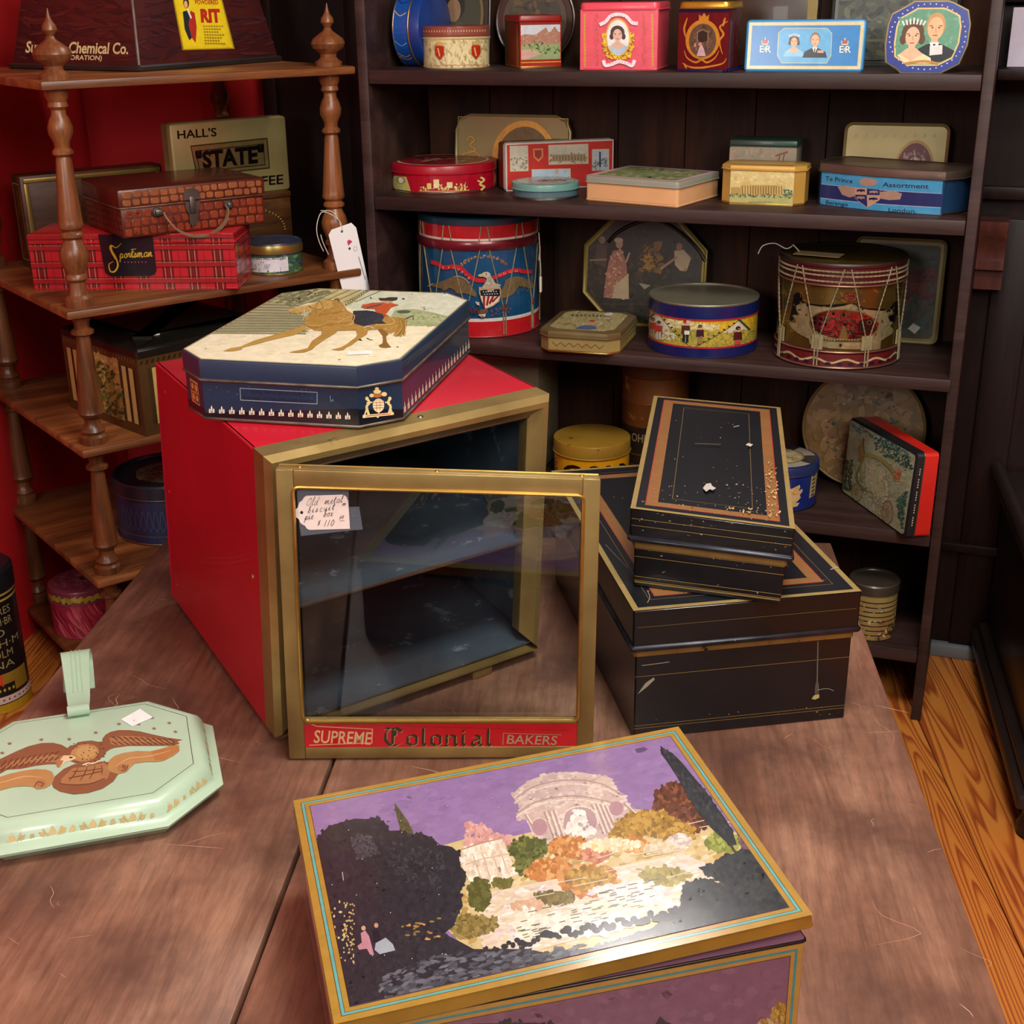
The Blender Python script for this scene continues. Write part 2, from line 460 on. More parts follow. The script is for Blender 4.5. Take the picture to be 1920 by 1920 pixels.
# pine floor boards, each a piece of the floor
def floor_mat():
    m, nt, b = new_mat('heart_pine_boards'); v = objcoord(nt, (2.1, .12, 1))
    info = N(nt, 'ShaderNodeObjectInfo'); add = N(nt, 'ShaderNodeVectorMath', operation='ADD')
    sc = N(nt, 'ShaderNodeVectorMath', operation='SCALE'); sc.inputs[0].default_value = (7, 3, 1)
    nt.links.new(info.outputs['Random'], sc.inputs['Scale'])
    nt.links.new(v, add.inputs[0]); nt.links.new(sc.outputs[0], add.inputs[1])
    n = noise_node(nt, 5.5, 2, add.outputs[0], .4, .25)
    mul = N(nt, 'ShaderNodeMath', operation='MULTIPLY'); mul.inputs[1].default_value = 26; nt.links.new(n.outputs[0], mul.inputs[0])
    fr = N(nt, 'ShaderNodeMath', operation='FRACT'); nt.links.new(mul.outputs[0], fr.inputs[0])
    r = ramp(nt, fr.outputs[0], [(.0, 'c07a34'), (.45, 'bd7430'), (.62, 'a65a24'), (.85, '8a401c'), (1., 'b56a2c')])
    nt.links.new(r.outputs[0], b.inputs['Base Color']); b.inputs['Roughness'].default_value = .38
    return m
PINE = floor_mat()
fl = struct('floor', bx(-2.0, 2.6, -1.5, 4.0, FLOOR - .05, FLOOR - .012), wood('floor_underside', '1a0d06', '241208', '301a0c', 1))
FYAW = -0.06
bw = .135; meshes = None
for i in range(-16, 20):
    x0 = i * bw
    if meshes is None:
        bm = bx(0, bw - .0025, -1.6, 4.1, -.02, 0, .0012, 1); bmesh.ops.recalc_face_normals(bm, faces=bm.faces)
        meshes = bpy.data.meshes.new('floor_board'); bm.to_mesh(meshes); bm.free(); meshes.materials.append(PINE)
    o = bpy.data.objects.new('floor_board', meshes); COL.objects.link(o); o.parent = fl
    o.rotation_euler.z = FYAW; o.location = (x0 + .02, 0, FLOOR)
# dark panelling: stiles, rails, mouldings on the wall behind and to the right of the bookcase
dp = part(None, 'dark_wood_panelling', bx(-.43, 2.1, 0, .02, FLOOR, CEIL), PANELWOOD)
dp.location = (BCO.x + BS.x * .335, BCO.y + BS.y * .335, 0); dp.rotation_euler.z = BCY
tag(dp, 'dark stained wood panelling covering the wall behind the tall bookcase', 'wall panelling')
def panel_piece(name, *a, mat=PANELWOOD, bev=.003): return part(dp, name, bx(*a, bev), mat)
panel_piece('edge_stile', -.43, -.395, -.018, 0, FLOOR, CEIL)
panel_piece('stile', -.21, -.15, -.015, 0, FLOOR, CEIL)
panel_piece('stile', 1.225, 1.30, -.012, 0, FLOOR, .56)
panel_piece('rail', 1.0, 2.1, -.03, 0, .600, .625)
panel_piece('rail', 1.0, 2.1, -.02, 0, -.165, -.145)
panel_piece('rail', 1.0, 2.1, -.05, 0, .825, .85)
panel_piece('rail', 1.0, 2.1, -.03, 0, .965, 1.0)
bm = bmesh.new()                       # carved corbel
prof = [(-.02, .565), (-.085, .565), (-.085, .55), (-.075, .53), (-.062, .512), (-.06, .50), (-.06, .49), (-.07, .486), (-.07, .468), (-.052, .462), (-.052, .425), (-.02, .42)]
for x in (1.17, 1.245): 
    pass
vs = [[bm.verts.new((x, y, z)) for y, z in prof] for x in (1.19, 1.243)]
for i in range(len(prof)):
    j = (i + 1) % len(prof); bm.faces.new((vs[0][i], vs[0][j], vs[1][j], vs[1][i]))
bm.faces.new(vs[0]); bm.faces.new(list(reversed(vs[1])))
part(dp, 'corbel', bm, wood('reddish_corbel', '2a110c', '48221a', '5e2e22', 2, 5, 8, .4), 'reddish brown carved corbel')
nb = part(None, 'notice_paper', bx(0, .13, -.001, 0, 0, .105), paint('bluish_paper', 'b9b4c4', .8, 0, 'a59cac', 8))
nb.location = bcp(1.205, .255, .853); nb.rotation_euler = (radians(-6), 0, BCY)
tag(nb, 'pale blank paper sheet propped on the ledge right of the bookcase', 'paper')
panel_piece('ledge', 1.19, 2.0, -.14, 0, .832, .852)
bb_ = part(None, 'baseboard_back', bx(1.1, 1.9, -.028, -.001, FLOOR, FLOOR + .03, .004), paint('grey_baseboard', '6f7378', .5)); bb_['kind'] = 'structure'
bb_.location = dp.location; bb_.rotation_euler.z = BCY
# ---- black piano-like case standing on the right: side panel, plinth moulding, top rail, foot
CB = paint('black_lacquered_wood', '17110f', .38, 0, '241815', 5, bmp=.1)
p0 = Vector((1.015, 2.62)); p1 = Vector((.890, 2.0)); dd = (p1 - p0); L = dd.length; ang = atan2(dd.y, dd.x)
cs = thing('dark_cabinet', 'large black lacquered cabinet at the right edge, moulded rails along its side', 'cabinet', (p0.x, p0.y, FLOOR), ang)
part(cs, 'side_panel', bx(-.02, L + .012, .03, .62, .035, .44, .004), wood('dark_cabinet_panel', '100807', '1e0f0b', '30190f', 0, 4, 9, .35))
part(cs, 'plinth_moulding', bx(-.03, L + .014, -.002, .04, .055, .085, .008), CB)
part(cs, 'plinth_moulding', bx(-.02, L + .012, .012, .045, .085, .105, .006), CB)
part(cs, 'top_board', bx(-.03, L + .012, -.002, .62, .44, .458, .006), CB)
bm = bmesh.new(); tube(bm, [(-.03, .012, .462), (L + .012, .012, .462)], .015, 12); part(cs, 'top_rail', bm, CB)
for xx in (-.0, L - .0):
    bm = bmesh.new(); lathe(bm, [(.018, 0), (.028, .006), (.030, .02), (.024, .032), (.02, .045), (.026, .056)], 20, xx if xx > .1 else .03, .035); part(cs, 'foot', bm, CB)
# ================================================================= BOOKCASE
bc = thing('bookcase', 'tall dark stained bookcase with five visible shelves full of old tins', 'bookcase', (BCO.x, BCO.y, FLOOR), BCY)
SH = [.8531, .6039, .3101, -.0054, -.2628]
BW = 1.168; zf = lambda z: z - FLOOR
part(bc, 'side_panel', bx(-.024, -.002, 0, .30, 0, zf(1.2), .002), BLACKWOOD)
part(bc, 'side_panel', bx(BW + .001, BW + .021, 0, .30, 0, zf(1.2), .002), BLACKWOOD)
for z in SH:
    if z == SH[2]:
        part(bc, 'shelf_board', bx(-.001, BW + .006, -.006, .296, zf(z) - .024, zf(z), .002), BLACKWOOD)
    else:
        part(bc, 'shelf_board', bx(-.001, BW, 0, .296, zf(z) - .027, zf(z), .002), BLACKWOOD)
part(bc, 'top_board', bx(-.03, BW + .03, -.005, .32, zf(1.2), zf(1.225), .003), BLACKWOOD)
nb_ = 8
for i in range(nb_):
    a = i * (BW) / nb_
    part(bc, 'back_board', bx(a + .0008, a + BW / nb_ - .0008, .297, .309, .1, zf(1.19), .001, 1), BACKWOOD)
# ================================================================= WHAT-NOT
WY = .64619; WO = Vector((-.8219, 2.4874, 0)); WW, WD, WOH = .5604, .5132, .0394
WZ = [.8602, .4510, .1779, -.1000, -.352]
wn = thing('what_not_stand', 'walnut what-not stand with turned corner posts and five open shelves', 'shelf stand', (WO.x, WO.y, FLOOR), WY)
def lean(x, y, z):          # the old stand leans a little to the right
    k = .024 * (z - zf(.2)); return (x + k * cos(WY), y - k * sin(WY), z)
for z in WZ:
    part(wn, 'shelf_board', bx(-WOH, WW + WOH, -WOH, WD + WOH, zf(z) - .016, zf(z), .004), WALNUT, warp=lean)
def post_prof(z0, z1):
    """turned baluster between two boards"""
    h = z1 - z0
    P = [(.026, 0), (.027, .008), (.026, .016), (.019, .022), (.0165, .034), (.0155, .046), (.021, .052), (.0205, .058), (.0175, .062), (.021, .072), (.0265, .086), (.0275, .098), (.024, .110), (.0185, .120), (.016, .126), (.022, .131), (.022, .136), (.0165, .142)]
    if h > .35:
        q = [(r, z0 + z) for r, z in P]
        q += [(.0225, z0 + .147), (.0238, z0 + .152), (.0225, z0 + .157), (.022, z0 + .165), (.0145, z1 - .125), (.0125, z1 - .118), (.019, z1 - .113), (.019, z1 - .108), (.0135, z1 - .102), (.0145, z1 - .092), (.0215, z1 - .078), (.0225, z1 - .066), (.018, z1 - .052), (.0135, z1 - .044), (.013, z1 - .036), (.0185, z1 - .03), (.0165, z1 - .022), (.021, z1 - .012), (.022, z1)]
    else:
        q = [(.026, z0), (.027, z0 + .007), (.0265, z0 + .015), (.02, z0 + .020), (.023, z0 + .026), (.0195, z0 + .032), (.015, z0 + .04), (.0155, z0 + .05), (.0235, z0 + .058), (.0262, z0 + .063), (.0245, z0 + .068), (.0240, z0 + .078), (.0135, z1 - .048), (.013, z1 - .042), (.0215, z1 - .037), (.0215, z1 - .031), (.014, z1 - .026), (.015, z1 - .014), (.0215, z1 - .006), (.022, z1)]
    return q
FIN = [(.027, 0), (.0275, .008), (.021, .012), (.0165, .017), (.017, .023), (.022, .028), (.031, .034), (.0345, .043), (.031, .052), (.020, .060), (.010, .067), (.0065, .073), (.0085, .077), (.0135, .083), (.012, .091), (.006, .099), (.0035, .107), (.001, .119)]
for (x, y) in ((0, 0), (WW, 0), (0, WD), (WW, WD)):
    for i in range(4):
        bm = bmesh.new(); lathe(bm, post_prof(zf(WZ[i + 1]), zf(WZ[i]) - .016), 24, x, y); part(wn, 'post', bm, WALNUT_TURNED, warp=lean)
    bm = bmesh.new(); lathe(bm, [(r, zf(WZ[0]) + z) for r, z in FIN], 24, x, y); part(wn, 'finial', bm, WALNUT_TURNED, warp=lean)
    bm = bmesh.new(); lathe(bm, [(.012, 0), (.018, .01), (.02, .03), (.016, .045), (.022, .053)], 20, x, y); part(wn, 'foot', bm, WALNUT_TURNED, warp=lean)
def wnp(i, j, z=0):
    c, s = cos(WY), sin(WY); return Vector((WO.x + i * c - j * s, WO.y + i * s + j * c, z))
# ================================================================= TABLE
TABLEWOOD = wood('worn_mahogany', '6a4837', '8c6450', 'ab846c', 1, 3.6, 6, .38, stain='513830', bmp=.25)
ty = -.0847
tb = thing('table', 'low worn mahogany drop-leaf table carrying the boxes in the foreground', 'table', (0, 1.0, FLOOR), ty)
def tloc(x, y):          # world -> table local
    c, s = cos(-ty), sin(-ty); x, y = x, y - 1.0; return (x * c - y * s, x * s + y * c)
xl = tloc(-.8029, 1.0)[0]; xs = tloc(-.306, 1.0)[0]; xr = tloc(.4997, 1.0)[0]
H0 = -FLOOR; far = 1.40
part(tb, 'leaf', bx(xl, xs - .0025, -.9, far, H0 - .022, H0, .003), TABLEWOOD)
part(tb, 'tabletop', bx(xs + .0025, xr, -.9, far, H0 - .022, H0, .004), TABLEWOOD)
part(tb, 'apron', bx(xs + .03, xr - .06, -.83, far - .06, H0 - .13, H0 - .022, .003), TABLEWOOD)
for x in (xl + .08, xr - .08):
    for y in (-.8, far - .1):
        bm = bmesh.new(); lathe(bm, [(.018, 0), (.024, .02), (.02, .05), (.028, .2), (.032, .26), (.026, .28), (.033, .3), (.033, H0 - .022)], 20, x, y); part(tb, 'leg', bm, TABLEWOOD)
# scratches: fine pale scores in the polish
A = Art(1.4, 2.4); A.real = True
random.seed(3)
for k in range(210):
    x = random.uniform(.02, 1.28); y = random.uniform(.05, 2.25); a = random.uniform(-1.2, 1.9); l = random.choice((.01, .02, .03, .05, .09))
    if abs(x - (xs - xl)) < l + .01: continue
    pts = [(x + t * l * cos(a + t * .6 * random.uniform(-1, 1)), y + t * l * sin(a)) for t in (0, .35, .7, 1)]
    A.line(pts, random.uniform(.0004, .001), random.choice(('b98a70', 'a87a62', 'c49a80')), 3, True)
for k in range(26):
    A.ell(random.uniform(.05, 1.2), random.uniform(.1, 2.2), .0012, .0016, '2a1a18', 6)
A.build(tb, 'scratch_marks', plane_fn((xl, -.88, H0), (1, 0, 0), (0, 1, 0)), P_MATT, eps=.00005, step=1e-6)['kind'] = 'stuff'
# ================================================================= RED METAL CABINET WITH OPEN GLASS DOOR
CO = Vector((-.361, 1.672, 0)); CU = Vector((.8155, .5794, 0)).normalized(); CV = Vector((-.471, .882, 0)).normalized()
CW_, CD_, CH_ = .466, .503, .44
cb = thing('display_cabinet', 'red enamelled metal cabinet with brass front and glass door standing ajar', 'cabinet', tuple(CO))
def cw(x, y, z):
    v = CU * x + CV * y; return (v.x + .0455 * z, v.y - .0205 * z, z)
def cpart(name, *a, mat=RED_ENAMEL, bev=0, **k): return part(cb, name, bx(*a, bev), mat, warp=cw, **k)
GALV = paint('galvanised_sheet', '647482', .36, .5, '38444e', 5, '94a4b0', .60, 22, bmp=.3)
ZB = .014
cpart('side_panel', -.0, .003, 0, CD_, ZB, CH_)
cpart('side_panel', CW_ - .003, CW_, 0, CD_, ZB, CH_)
cpart('top_panel', 0, CW_, 0, CD_, CH_ - .003, CH_, bev=.001)
cpart('bottom_panel', .003, CW_ - .003, 0, CD_, ZB, ZB + .003)
cpart('back_panel', .003, CW_ - .003, CD_ - .003, CD_, ZB + .003, CH_ - .003)
i0, i1 = .004, CW_ - .004
cpart('side_lining', i0, i0 + .002, 0, CD_ - .004, ZB + .004, CH_ - .004, mat=GALV)
cpart('side_lining', i1 - .002, i1, 0, CD_ - .004, ZB + .004, CH_ - .004, mat=GALV)
cpart('top_lining', i0, i1, 0, CD_ - .004, CH_ - .006, CH_ - .004, mat=GALV)
cpart('floor_lining', i0 + .004, i1 - .004, -.040, CD_ - .004, ZB + .012, ZB + .0155, mat=GALV)
cpart('back_lining', i0, i1, CD_ - .006, CD_ - .004, ZB + .007, CH_ - .006, mat=GALV)
cpart('shelf', i0 + .002, i1 - .002, -.030, CD_ - .03, .202, .205, mat=GALV)
bm = bmesh.new(); tube(bm, [(i0 + .004, -.030, .2035), (i1 - .004, -.030, .2035)], .003, 8)
part(cb, 'shelf_edge', bm, TIN, warp=cw)
for yy in (.06, .25, .44):
    for x in (.0, CW_):
        pass
# seams: folded edges of the red sheet and rivets
bm = bmesh.new(); tube(bm, [(0, 0.004, CH_ - .002), (0, CD_, CH_ - .002), (0, CD_, ZB)], .0022, 6); part(cb, 'folded_seam', bm, RED_ENAMEL, warp=cw)
def dome(bm, c, r, n, k=10):
    n = Vector(n).normalized(); a = n.orthogonal().normalized(); b = n.cross(a)
    top = bm.verts.new(Vector(c) + n * r * .5); pr = None
    for q, h in ((1, 0), (.75, .33)):
        ring = [bm.verts.new(Vector(c) + (a * cos(2 * pi * i / k) + b * sin(2 * pi * i / k)) * r * q + n * r * h) for i in range(k)]
        if pr:
            for i in range(k): bm.faces.new((pr[i], pr[(i + 1) % k], ring[(i + 1) % k], ring[i]))
        pr = ring
    for i in range(k): bm.faces.new((pr[i], pr[(i + 1) % k], top))
for (y, z) in ((.46, .40), (.47, .05), (.48, .22), (.03, .24)):
    bm = bmesh.new(); dome(bm, (0, y, z), .004, (-1, 0, 0)); part(cb, 'rivet', bm, BRASS if y < .1 else RED_ENAMEL, warp=cw)
bm = bmesh.new(); dome(bm, (.25, -.02, CH_), .005, (0, 0, 1)); part(cb, 'rivet', bm, TIN, warp=cw)
# brass front frame: four mitred channels
FD, FWI = .052, .034
def rail(p0, p1, inward, sc=1.):
    """section swept from p0 to p1 (x,z on the outer edge), mitred by shrinking with depth inward"""
    sec = [(0, .0), (0, -FD + .012), (.008, -FD), (.016, -FD), (.026, -FD + .014), (FWI, -FD + .02), (FWI, -FD + .026), (.030, -.002), (.004, .0)]
    bm = bmesh.new(); rings = []
    for (p, s) in ((p0, 1), (p1, -1)):
        ring = []
        for off, y in sec:
            o_ = off; off = off * sc
            x = p[0] + inward[0] * off; z = p[1] + inward[1] * off
            if inward[0]: z += s * off * (1 if p1[1] > p0[1] else -1)
            else: x += s * o_ * (1 if p1[0] > p0[0] else -1)
            ring.append(bm.verts.new((x, y, z)))
        rings.append(ring)
    n = len(sec)
    for i in range(n): bm.faces.new((rings[0][i], rings[0][(i + 1) % n], rings[1][(i + 1) % n], rings[1][i]))
    bm.faces.new(rings[0]); bm.faces.new(list(reversed(rings[1]))); return bm
for nm, a, b, inw in (('frame_stile', (0, ZB), (0, CH_), (1, 0)), ('frame_stile', (CW_, ZB), (CW_, CH_), (-1, 0)), ('frame_rail', (0, CH_), (CW_, CH_), (0, -1)), ('frame_rail', (0, ZB), (CW_, ZB), (0, 1))):
    part(cb, nm, rail(a, b, inw, (.36 if inw == (0, 1) else 1.)), BRASS, smooth=25, warp=cw)
bm = bmesh.new(); tube(bm, [(FWI - .004, -FD + .02, CH_ - FWI + .002), (CW_ - FWI + .004, -FD + .02, CH_ - FWI + .002)], .0024, 8); part(cb, 'bead', bm, TIN, warp=cw)
bm = add_box(bmesh.new(), .335, .372, -.05, -.02, 0, ZB, .002)
part(cb, 'foot', bm, BRASS, warp=cw)
for xx, yy in ((.02, .46), (.43, .46), (.02, .02)):
    part(cb, 'foot', bx(xx, xx + .02, yy, yy + .02, 0, ZB, .002), RED_ENAMEL, warp=cw)
# door, bilinear through its four corners
D00, D10, D11, D01 = [Vector(v) - CO for v in ((-.316, 1.597, .003), (.108, 1.592, .003), (.113, 1.575, .421), (-.299, 1.580, .439))]
DW, DH = .424, .432
def dw(x, y, z):
    u, v = x / DW, z / DH
    p = D00 * (1 - u) * (1 - v) + D10 * u * (1 - v) + D11 * u * v + D01 * (1 - u) * v
    return (p.x, p.y + y, p.z)
door = bpy.data.objects.new('door', None); COL.objects.link(door); door.parent = cb; door['label'] = 'brass framed glass door, open towards the viewer'
def dpart(name, *a, mat=BRASS, bev=.0015, **k): return part(door, name, bx(*a, bev), mat, warp=dw, **k)
SWD = .023
dpart('stile', 0, SWD, 0, .006, 0, DH, label=None); dpart('stile', DW - SWD, DW, 0, .006, 0, DH)
dpart('rail', SWD, DW - SWD, 0, .006, DH - .024, DH); dpart('rail', SWD, DW - SWD, 0, .006, 0, .018)
dpart('rail', SWD, DW - SWD, .0, .006, .056, .066)
# return flanges giving the door its depth
dpart('edge_flange', 0, DW, .006, .020, DH - .0025, DH, bev=.0005)
dpart('edge_flange', DW - .0025, DW, .006, .020, 0, DH, bev=.0005)
dpart('edge_flange', 0, .0025, .006, .020, 0, DH, bev=.0005)
for (a, b) in (((.0, .0185), (DW, .0185)),):
    pass
bm = bmesh.new()
gx0, gx1, gz0, gz1 = SWD - .001, DW - SWD + .001, .062, DH - .023
tube(bm, [(x, -.0005, z) for x, z in rect(gx1 - gx0, gz1 - gz0, .008, 4, gx0, gz0)], .0026, 8, closed=True)
part(door, 'bead', bm, GOLDEDGE, warp=dw)
bm = bmesh.new(); tube(bm, [(0.002, .020, DH - .001), (DW - .002, .020, DH - .001)], .0018, 6); part(door, 'bead', bm, GOLDEDGE, warp=dw)
for x in (.03, .21, .40): bm = bmesh.new(); dome(bm, (x, .012, DH), .0035, (0, 0, 1)); part(door, 'rivet', bm, GOLDEDGE, warp=dw)
dpart('glass_pane', SWD - .003, DW - SWD + .003, .006, .0085, .060, DH - .020, mat=GLASS, bev=0, label='clear glass pane reflecting the purple tin')
# red maker's strip
A = Art(DW - 2 * SWD, .038, quad=[(568, 1409), (1096, 1438), (1094, 1388), (566, 1361)], view=(480, 820, .36458))
A.full('b4141e')
A.line([(262, 1482), (1650, 1600)], 3, '8a1018')
g = 'c9a878'
A.text('SUPREME', 282, 1590, 100, g, ang=5.5, width=300, bold=.012)
A.line([(262, 1604), (590, 1610)], 4, g); A.line([(300, 1500), (590, 1532)], 4, g); A.line([(588, 1532), (586, 1608)], 5, g); A.line([(262, 1480), (300, 1500)], 4, g)
def black(A, s, x, y, u, col, slope=.09, col2=None, wd=None, ang=35, wx=1.):
    """blackletter lower case built from pen strokes; u = x-height"""
    G = {
     'o': (.62, [[(.1, .12), (.1, .8), (.32, 1.0)], [(.1, .15), (.34, 0), (.56, .2), (.56, .88), (.34, 1.02)]]),
     'l': (.36, [[(.14, -.62), (.14, .82), (.3, 1.0)]]),
     'n': (.72, [[(.02, .1), (.14, 0), (.14, .86), (.06, .98), (.24, 1.0)], [(.14, .2), (.4, 0), (.58, .16), (.58, .84), (.7, 1.0)]]),
     'i': (.36, [[(.02, .1), (.14, 0), (.14, .86), (.28, 1.0)], [(.08, -.38), (.2, -.3)]]),
     'a': (.70, [[(.1, .2), (.3, 0), (.52, .14), (.52, .86), (.68, 1.0)], [(.5, .42), (.16, .56), (.14, .86), (.3, 1.0), (.5, .84)]]),
     'C': (1.05, [[(.95, -.3), (.7, -.62), (.3, -.5), (.12, -.1), (.12, .5), (.34, .95), (.72, 1.0), (.98, .74)], [(.5, -.5), (.5, .9)], [(.62, -.4), (.64, .1)], [(.05, -.55), (.2, -.62), (.34, -.52)]]),
    }
    for ch in s:
        a, st = G[ch]
        for k in st:
            P = [(x + q[0] * u * wx, y - u + q[1] * u + slope * (x + q[0] * u * wx - 650)) for q in k]
            if col2: A.nib([(p[0] + u * .05, p[1] + u * .05) for p in P], wd or u * .2, col2, ang)
            A.nib(P, wd or u * .18, col, ang)
        x += (a * u + u * .14) * wx
    return x
black(A, 'Colonial', 645, 1628, 62, '33291c', .062, 'a88a58', wd=17, wx=1.62)
A.line([(1285, 1592), (1285, 1660)], 5, '9a7a60'); A.line([(1285, 1592), (1600, 1620)], 4, '9a7a60'); A.text('BAKERS', 1300, 1655, 76, 'a08468', ang=5, width=280, bold=.012)
A.build(door, 'maker_strip', lambda x, y, d: dw(x + SWD, .002 - d, y + .018), P_GLOSS, 'red strip lettered in cream and black blackletter', strip=.02)
# price tag taped to the glass
A = Art(.10, .075, quad=[(545, 1012), (700, 1012), (700, 905), (545, 905)], view=(540, 880, .09375))
tape = '5f6a78'
tagpl = [(160, 850), (175, 900), (215, 945), (260, 975), (285, 1040), (330, 1080), (385, 1105), (420, 1160), (475, 1190), (1325, 1190), (1310, 900), (1290, 640), (1260, 560), (1200, 512), (430, 512), (370, 540), (335, 600), (270, 640), (235, 740), (185, 780)]
A.poly(tagpl, 'ecdcd4')
A.ell(318, 842, 34, 32, '1c1418', 14)
ink = '4a3540'
SCRIPT = {
 'a': (.62, [[(.5, .55), (.3, .62), (.1, .35), (.15, .05), (.35, .05), (.5, .35), (.52, .6), (.5, .2), (.62, .02)]]),
 'b': (.5, [[(0, .1), (.2, .6), (.3, 1.15), (.2, 1.2), (.15, .7), (.15, .1), (.32, .0), (.42, .3), (.3, .5), (.5, .45)]]),
 'c': (.5, [[(.42, .5), (.3, .6), (.1, .35), (.15, .05), (.35, .0), (.5, .12)]]),
 'd': (.62, [[(.48, .5), (.3, .6), (.1, .3), (.18, .02), (.38, .1), (.52, .6), (.62, 1.25), (.5, .3), (.62, .02)]]),
 'e': (.45, [[(0, .1), (.25, .35), (.32, .58), (.18, .6), (.1, .3), (.18, .02), (.34, .02), (.45, .12)]]),
 'i': (.35, [[(0, .1), (.14, .6), (.12, .1), (.22, 0), (.35, .12)], [(.2, .85), (.23, .88)]]),
 'l': (.38, [[(0, .1), (.25, .8), (.3, 1.25), (.18, 1.2), (.12, .4), (.2, 0), (.38, .12)]]),
 'm': (.85, [[(0, .05), (.1, .6), (.1, .02), (.25, .6), (.36, .5), (.34, .02), (.5, .6), (.62, .5), (.62, .08), (.72, 0), (.85, .12)]]),
 'o': (.5, [[(.3, .6), (.1, .4), (.12, .06), (.32, .04), (.42, .35), (.3, .58), (.5, .52)]]),
 'p': (.55, [[(0, .1), (.15, .6), (.05, -.55), (.12, .3), (.3, .6), (.42, .35), (.3, .02), (.14, .08), (.55, .12)]]),
 'r': (.42, [[(0, .1), (.12, .6), (.2, .5), (.32, .58), (.28, .1), (.42, .1)]]),
 's': (.4, [[(0, .1), (.2, .6), (.3, .2), (.16, 0), (.04, .06), (.4, .14)]]),
 't': (.36, [[(0, .1), (.22, 1.1), (.14, .2), (.22, 0), (.36, .12)], [(.02, .72), (.4, .78)]]),
 'u': (.55, [[(0, .55), (.08, .1), (.25, .04), (.4, .6), (.38, .1), (.55, .1)]]),
 'n': (.58, [[(0, .05), (.1, .6), (.1, .02), (.28, .6), (.38, .5), (.38, .08), (.58, .12)]]),
 'x': (.5, [[(0, .55), (.14, .5), (.3, .05), (.5, .1)], [(.42, .6), (.05, 0)]]),
 'O': (.75, [[(.5, 1.1), (.2, .9), (.02, .3), (.15, 0), (.42, .1), (.62, .7), (.5, 1.1), (.38, .95)]]),
 'S': (.8, [[(.75, 1.15), (.6, 1.35), (.4, 1.15), (.42, .8), (.5, .4), (.35, .02), (.1, -.1), (.0, .1)]]),
 '1': (.3, [[(.25, 1.0), (.05, -.05)]]), '0': (.55, [[(.4, 1.0), (.1, .7), (.08, .1), (.3, .05), (.5, .5), (.42, .95), (.36, 1.0)]]),
 '$': (.5, [[(.42, .8), (.2, .8), (.14, .55), (.36, .4), (.3, .12), (.05, .12)], [(.42, 1.0), (.08, -.1)]]), ' ': (.35, []),
}
def script(A, s, x, y, u, col, wd, slant=.25, slope=0, gap=0, taper=False):
    x0 = x
    for ch in s:
        a, st = SCRIPT[ch]
        for k in st:
            A.line([(x + (p[0] + slant * p[1]) * u, y - p[1] * u + slope * (x - x0)) for p in k], wd, col, 4, taper=taper)
        x += (a + gap) * u
    return x
script(A, 'Old', 420, 705, 130, ink, 9, .3); script(A, 'metal', 800, 690, 118, ink, 9, .3, -.08, .12)
script(A, 'biscuit', 440, 855, 118, ink, 9, .3, -.1, .28); script(A, 'or', 1165, 725, 75, ink, 9, .3)
script(A, 'pie', 380, 985, 115, ink, 9, .3, -.1, .1); script(A, 'box', 770, 935, 118, ink, 9, .3, -.08, .1)
script(A, '$', 650, 1095, 95, ink, 9); script(A, '110', 790, 1120, 120, ink, 9, .2, -.02, .25); script(A, '00', 1110, 985, 55, ink, 8, .3, -.2, .35); A.line([(1120, 1025), (1215, 1018)], 7, ink)
DX0, DZ0 = (545 - 542) / 1400, 0
def px2door(px, py):       # photo-plane position on the door sheet, straightened
    h = homog([(542, 1427), (1113, 1429), (1128, 911), (519, 875)], [(0, 0), (DW, 0), (DW, DH), (0, DH)]); return h(px, py)
q = [px2door(*p) for p in ((545, 1012), (700, 1012), (700, 905), (545, 905))]
hq = homog([(0, 0), (.10, 0), (.10, .075), (0, .075)], q)
def tagfn(x, y, d):
    a, b = hq(x, y); return dw(a, .0052 - d, b)
TAPE = new_mat('clear_tape'); tm, tnt, tbs = TAPE
tbs.inputs['Base Color'].default_value = (*lin('8a93a2'), 1); tbs.inputs['Alpha'].default_value = .35; tbs.inputs['Roughness'].default_value = .25
T = Art(.10, .075, quad=[(545, 1012), (700, 1012), (700, 905), (545, 905)], view=(540, 880, .09375))
T.poly([(215, 330), (1300, 345), (1310, 760), (1520, 755), (1590, 1210), (1400, 1220), (300, 1310), (240, 900)], tape)
T.build(door, 'clear_tape', tagfn, tm, eps=.0002)
A.build(door, 'price_tag', tagfn, P_MATT, 'cream scalloped tag handwritten with a price')
# ================================================================= helpers for tins
def bead_prof(h, lidh, r=.0016, lid_off=.0018, bev=.002, base=.0012):
    return None
def tin(t, outline, h, lidh, body_mat, lid_mat, bead_mat=None, base=.0014, lid_bev=.003, lid_off=.0016, panel=None, rimh=0, dish=0, warp=None, body_label=None):
    """a lidded tin: body with a curled foot, lid with rolled lower edge; optional raised or dished lid panel"""
    bead_mat = bead_mat or body_mat
    hb = h - lidh
    part(t, 'body', loft(bmesh.new(), outline, [(-.004, 0), (0, .0012), (0, hb + .0005)]), body_mat, warp=warp)
    if base: part(t, 'foot_bead', loft(bmesh.new(), outline, [(.0001, .0005)] + [(o, z) for o, z in bead(.0028, base, 0)] + [(.0001, .005)], False, False), bead_mat, warp=warp)
    pr = [(-.001, hb - .0004), (lid_off + .0012, hb), (lid_off + .0016, hb + .0013), (lid_off, hb + .0028), (lid_off, h - lid_bev), (lid_off - lid_bev * .3, h - lid_bev * .3), (lid_off - lid_bev, h)]
    if rimh: pr += [(lid_off - lid_bev - .002, h), (lid_off - lid_bev - .004, h - rimh)]
    if dish: pr += [(-dish, h), (-dish - .002, h - .002)]
    part(t, 'lid', loft(bmesh.new(), outline, pr, True, True), lid_mat, warp=warp)
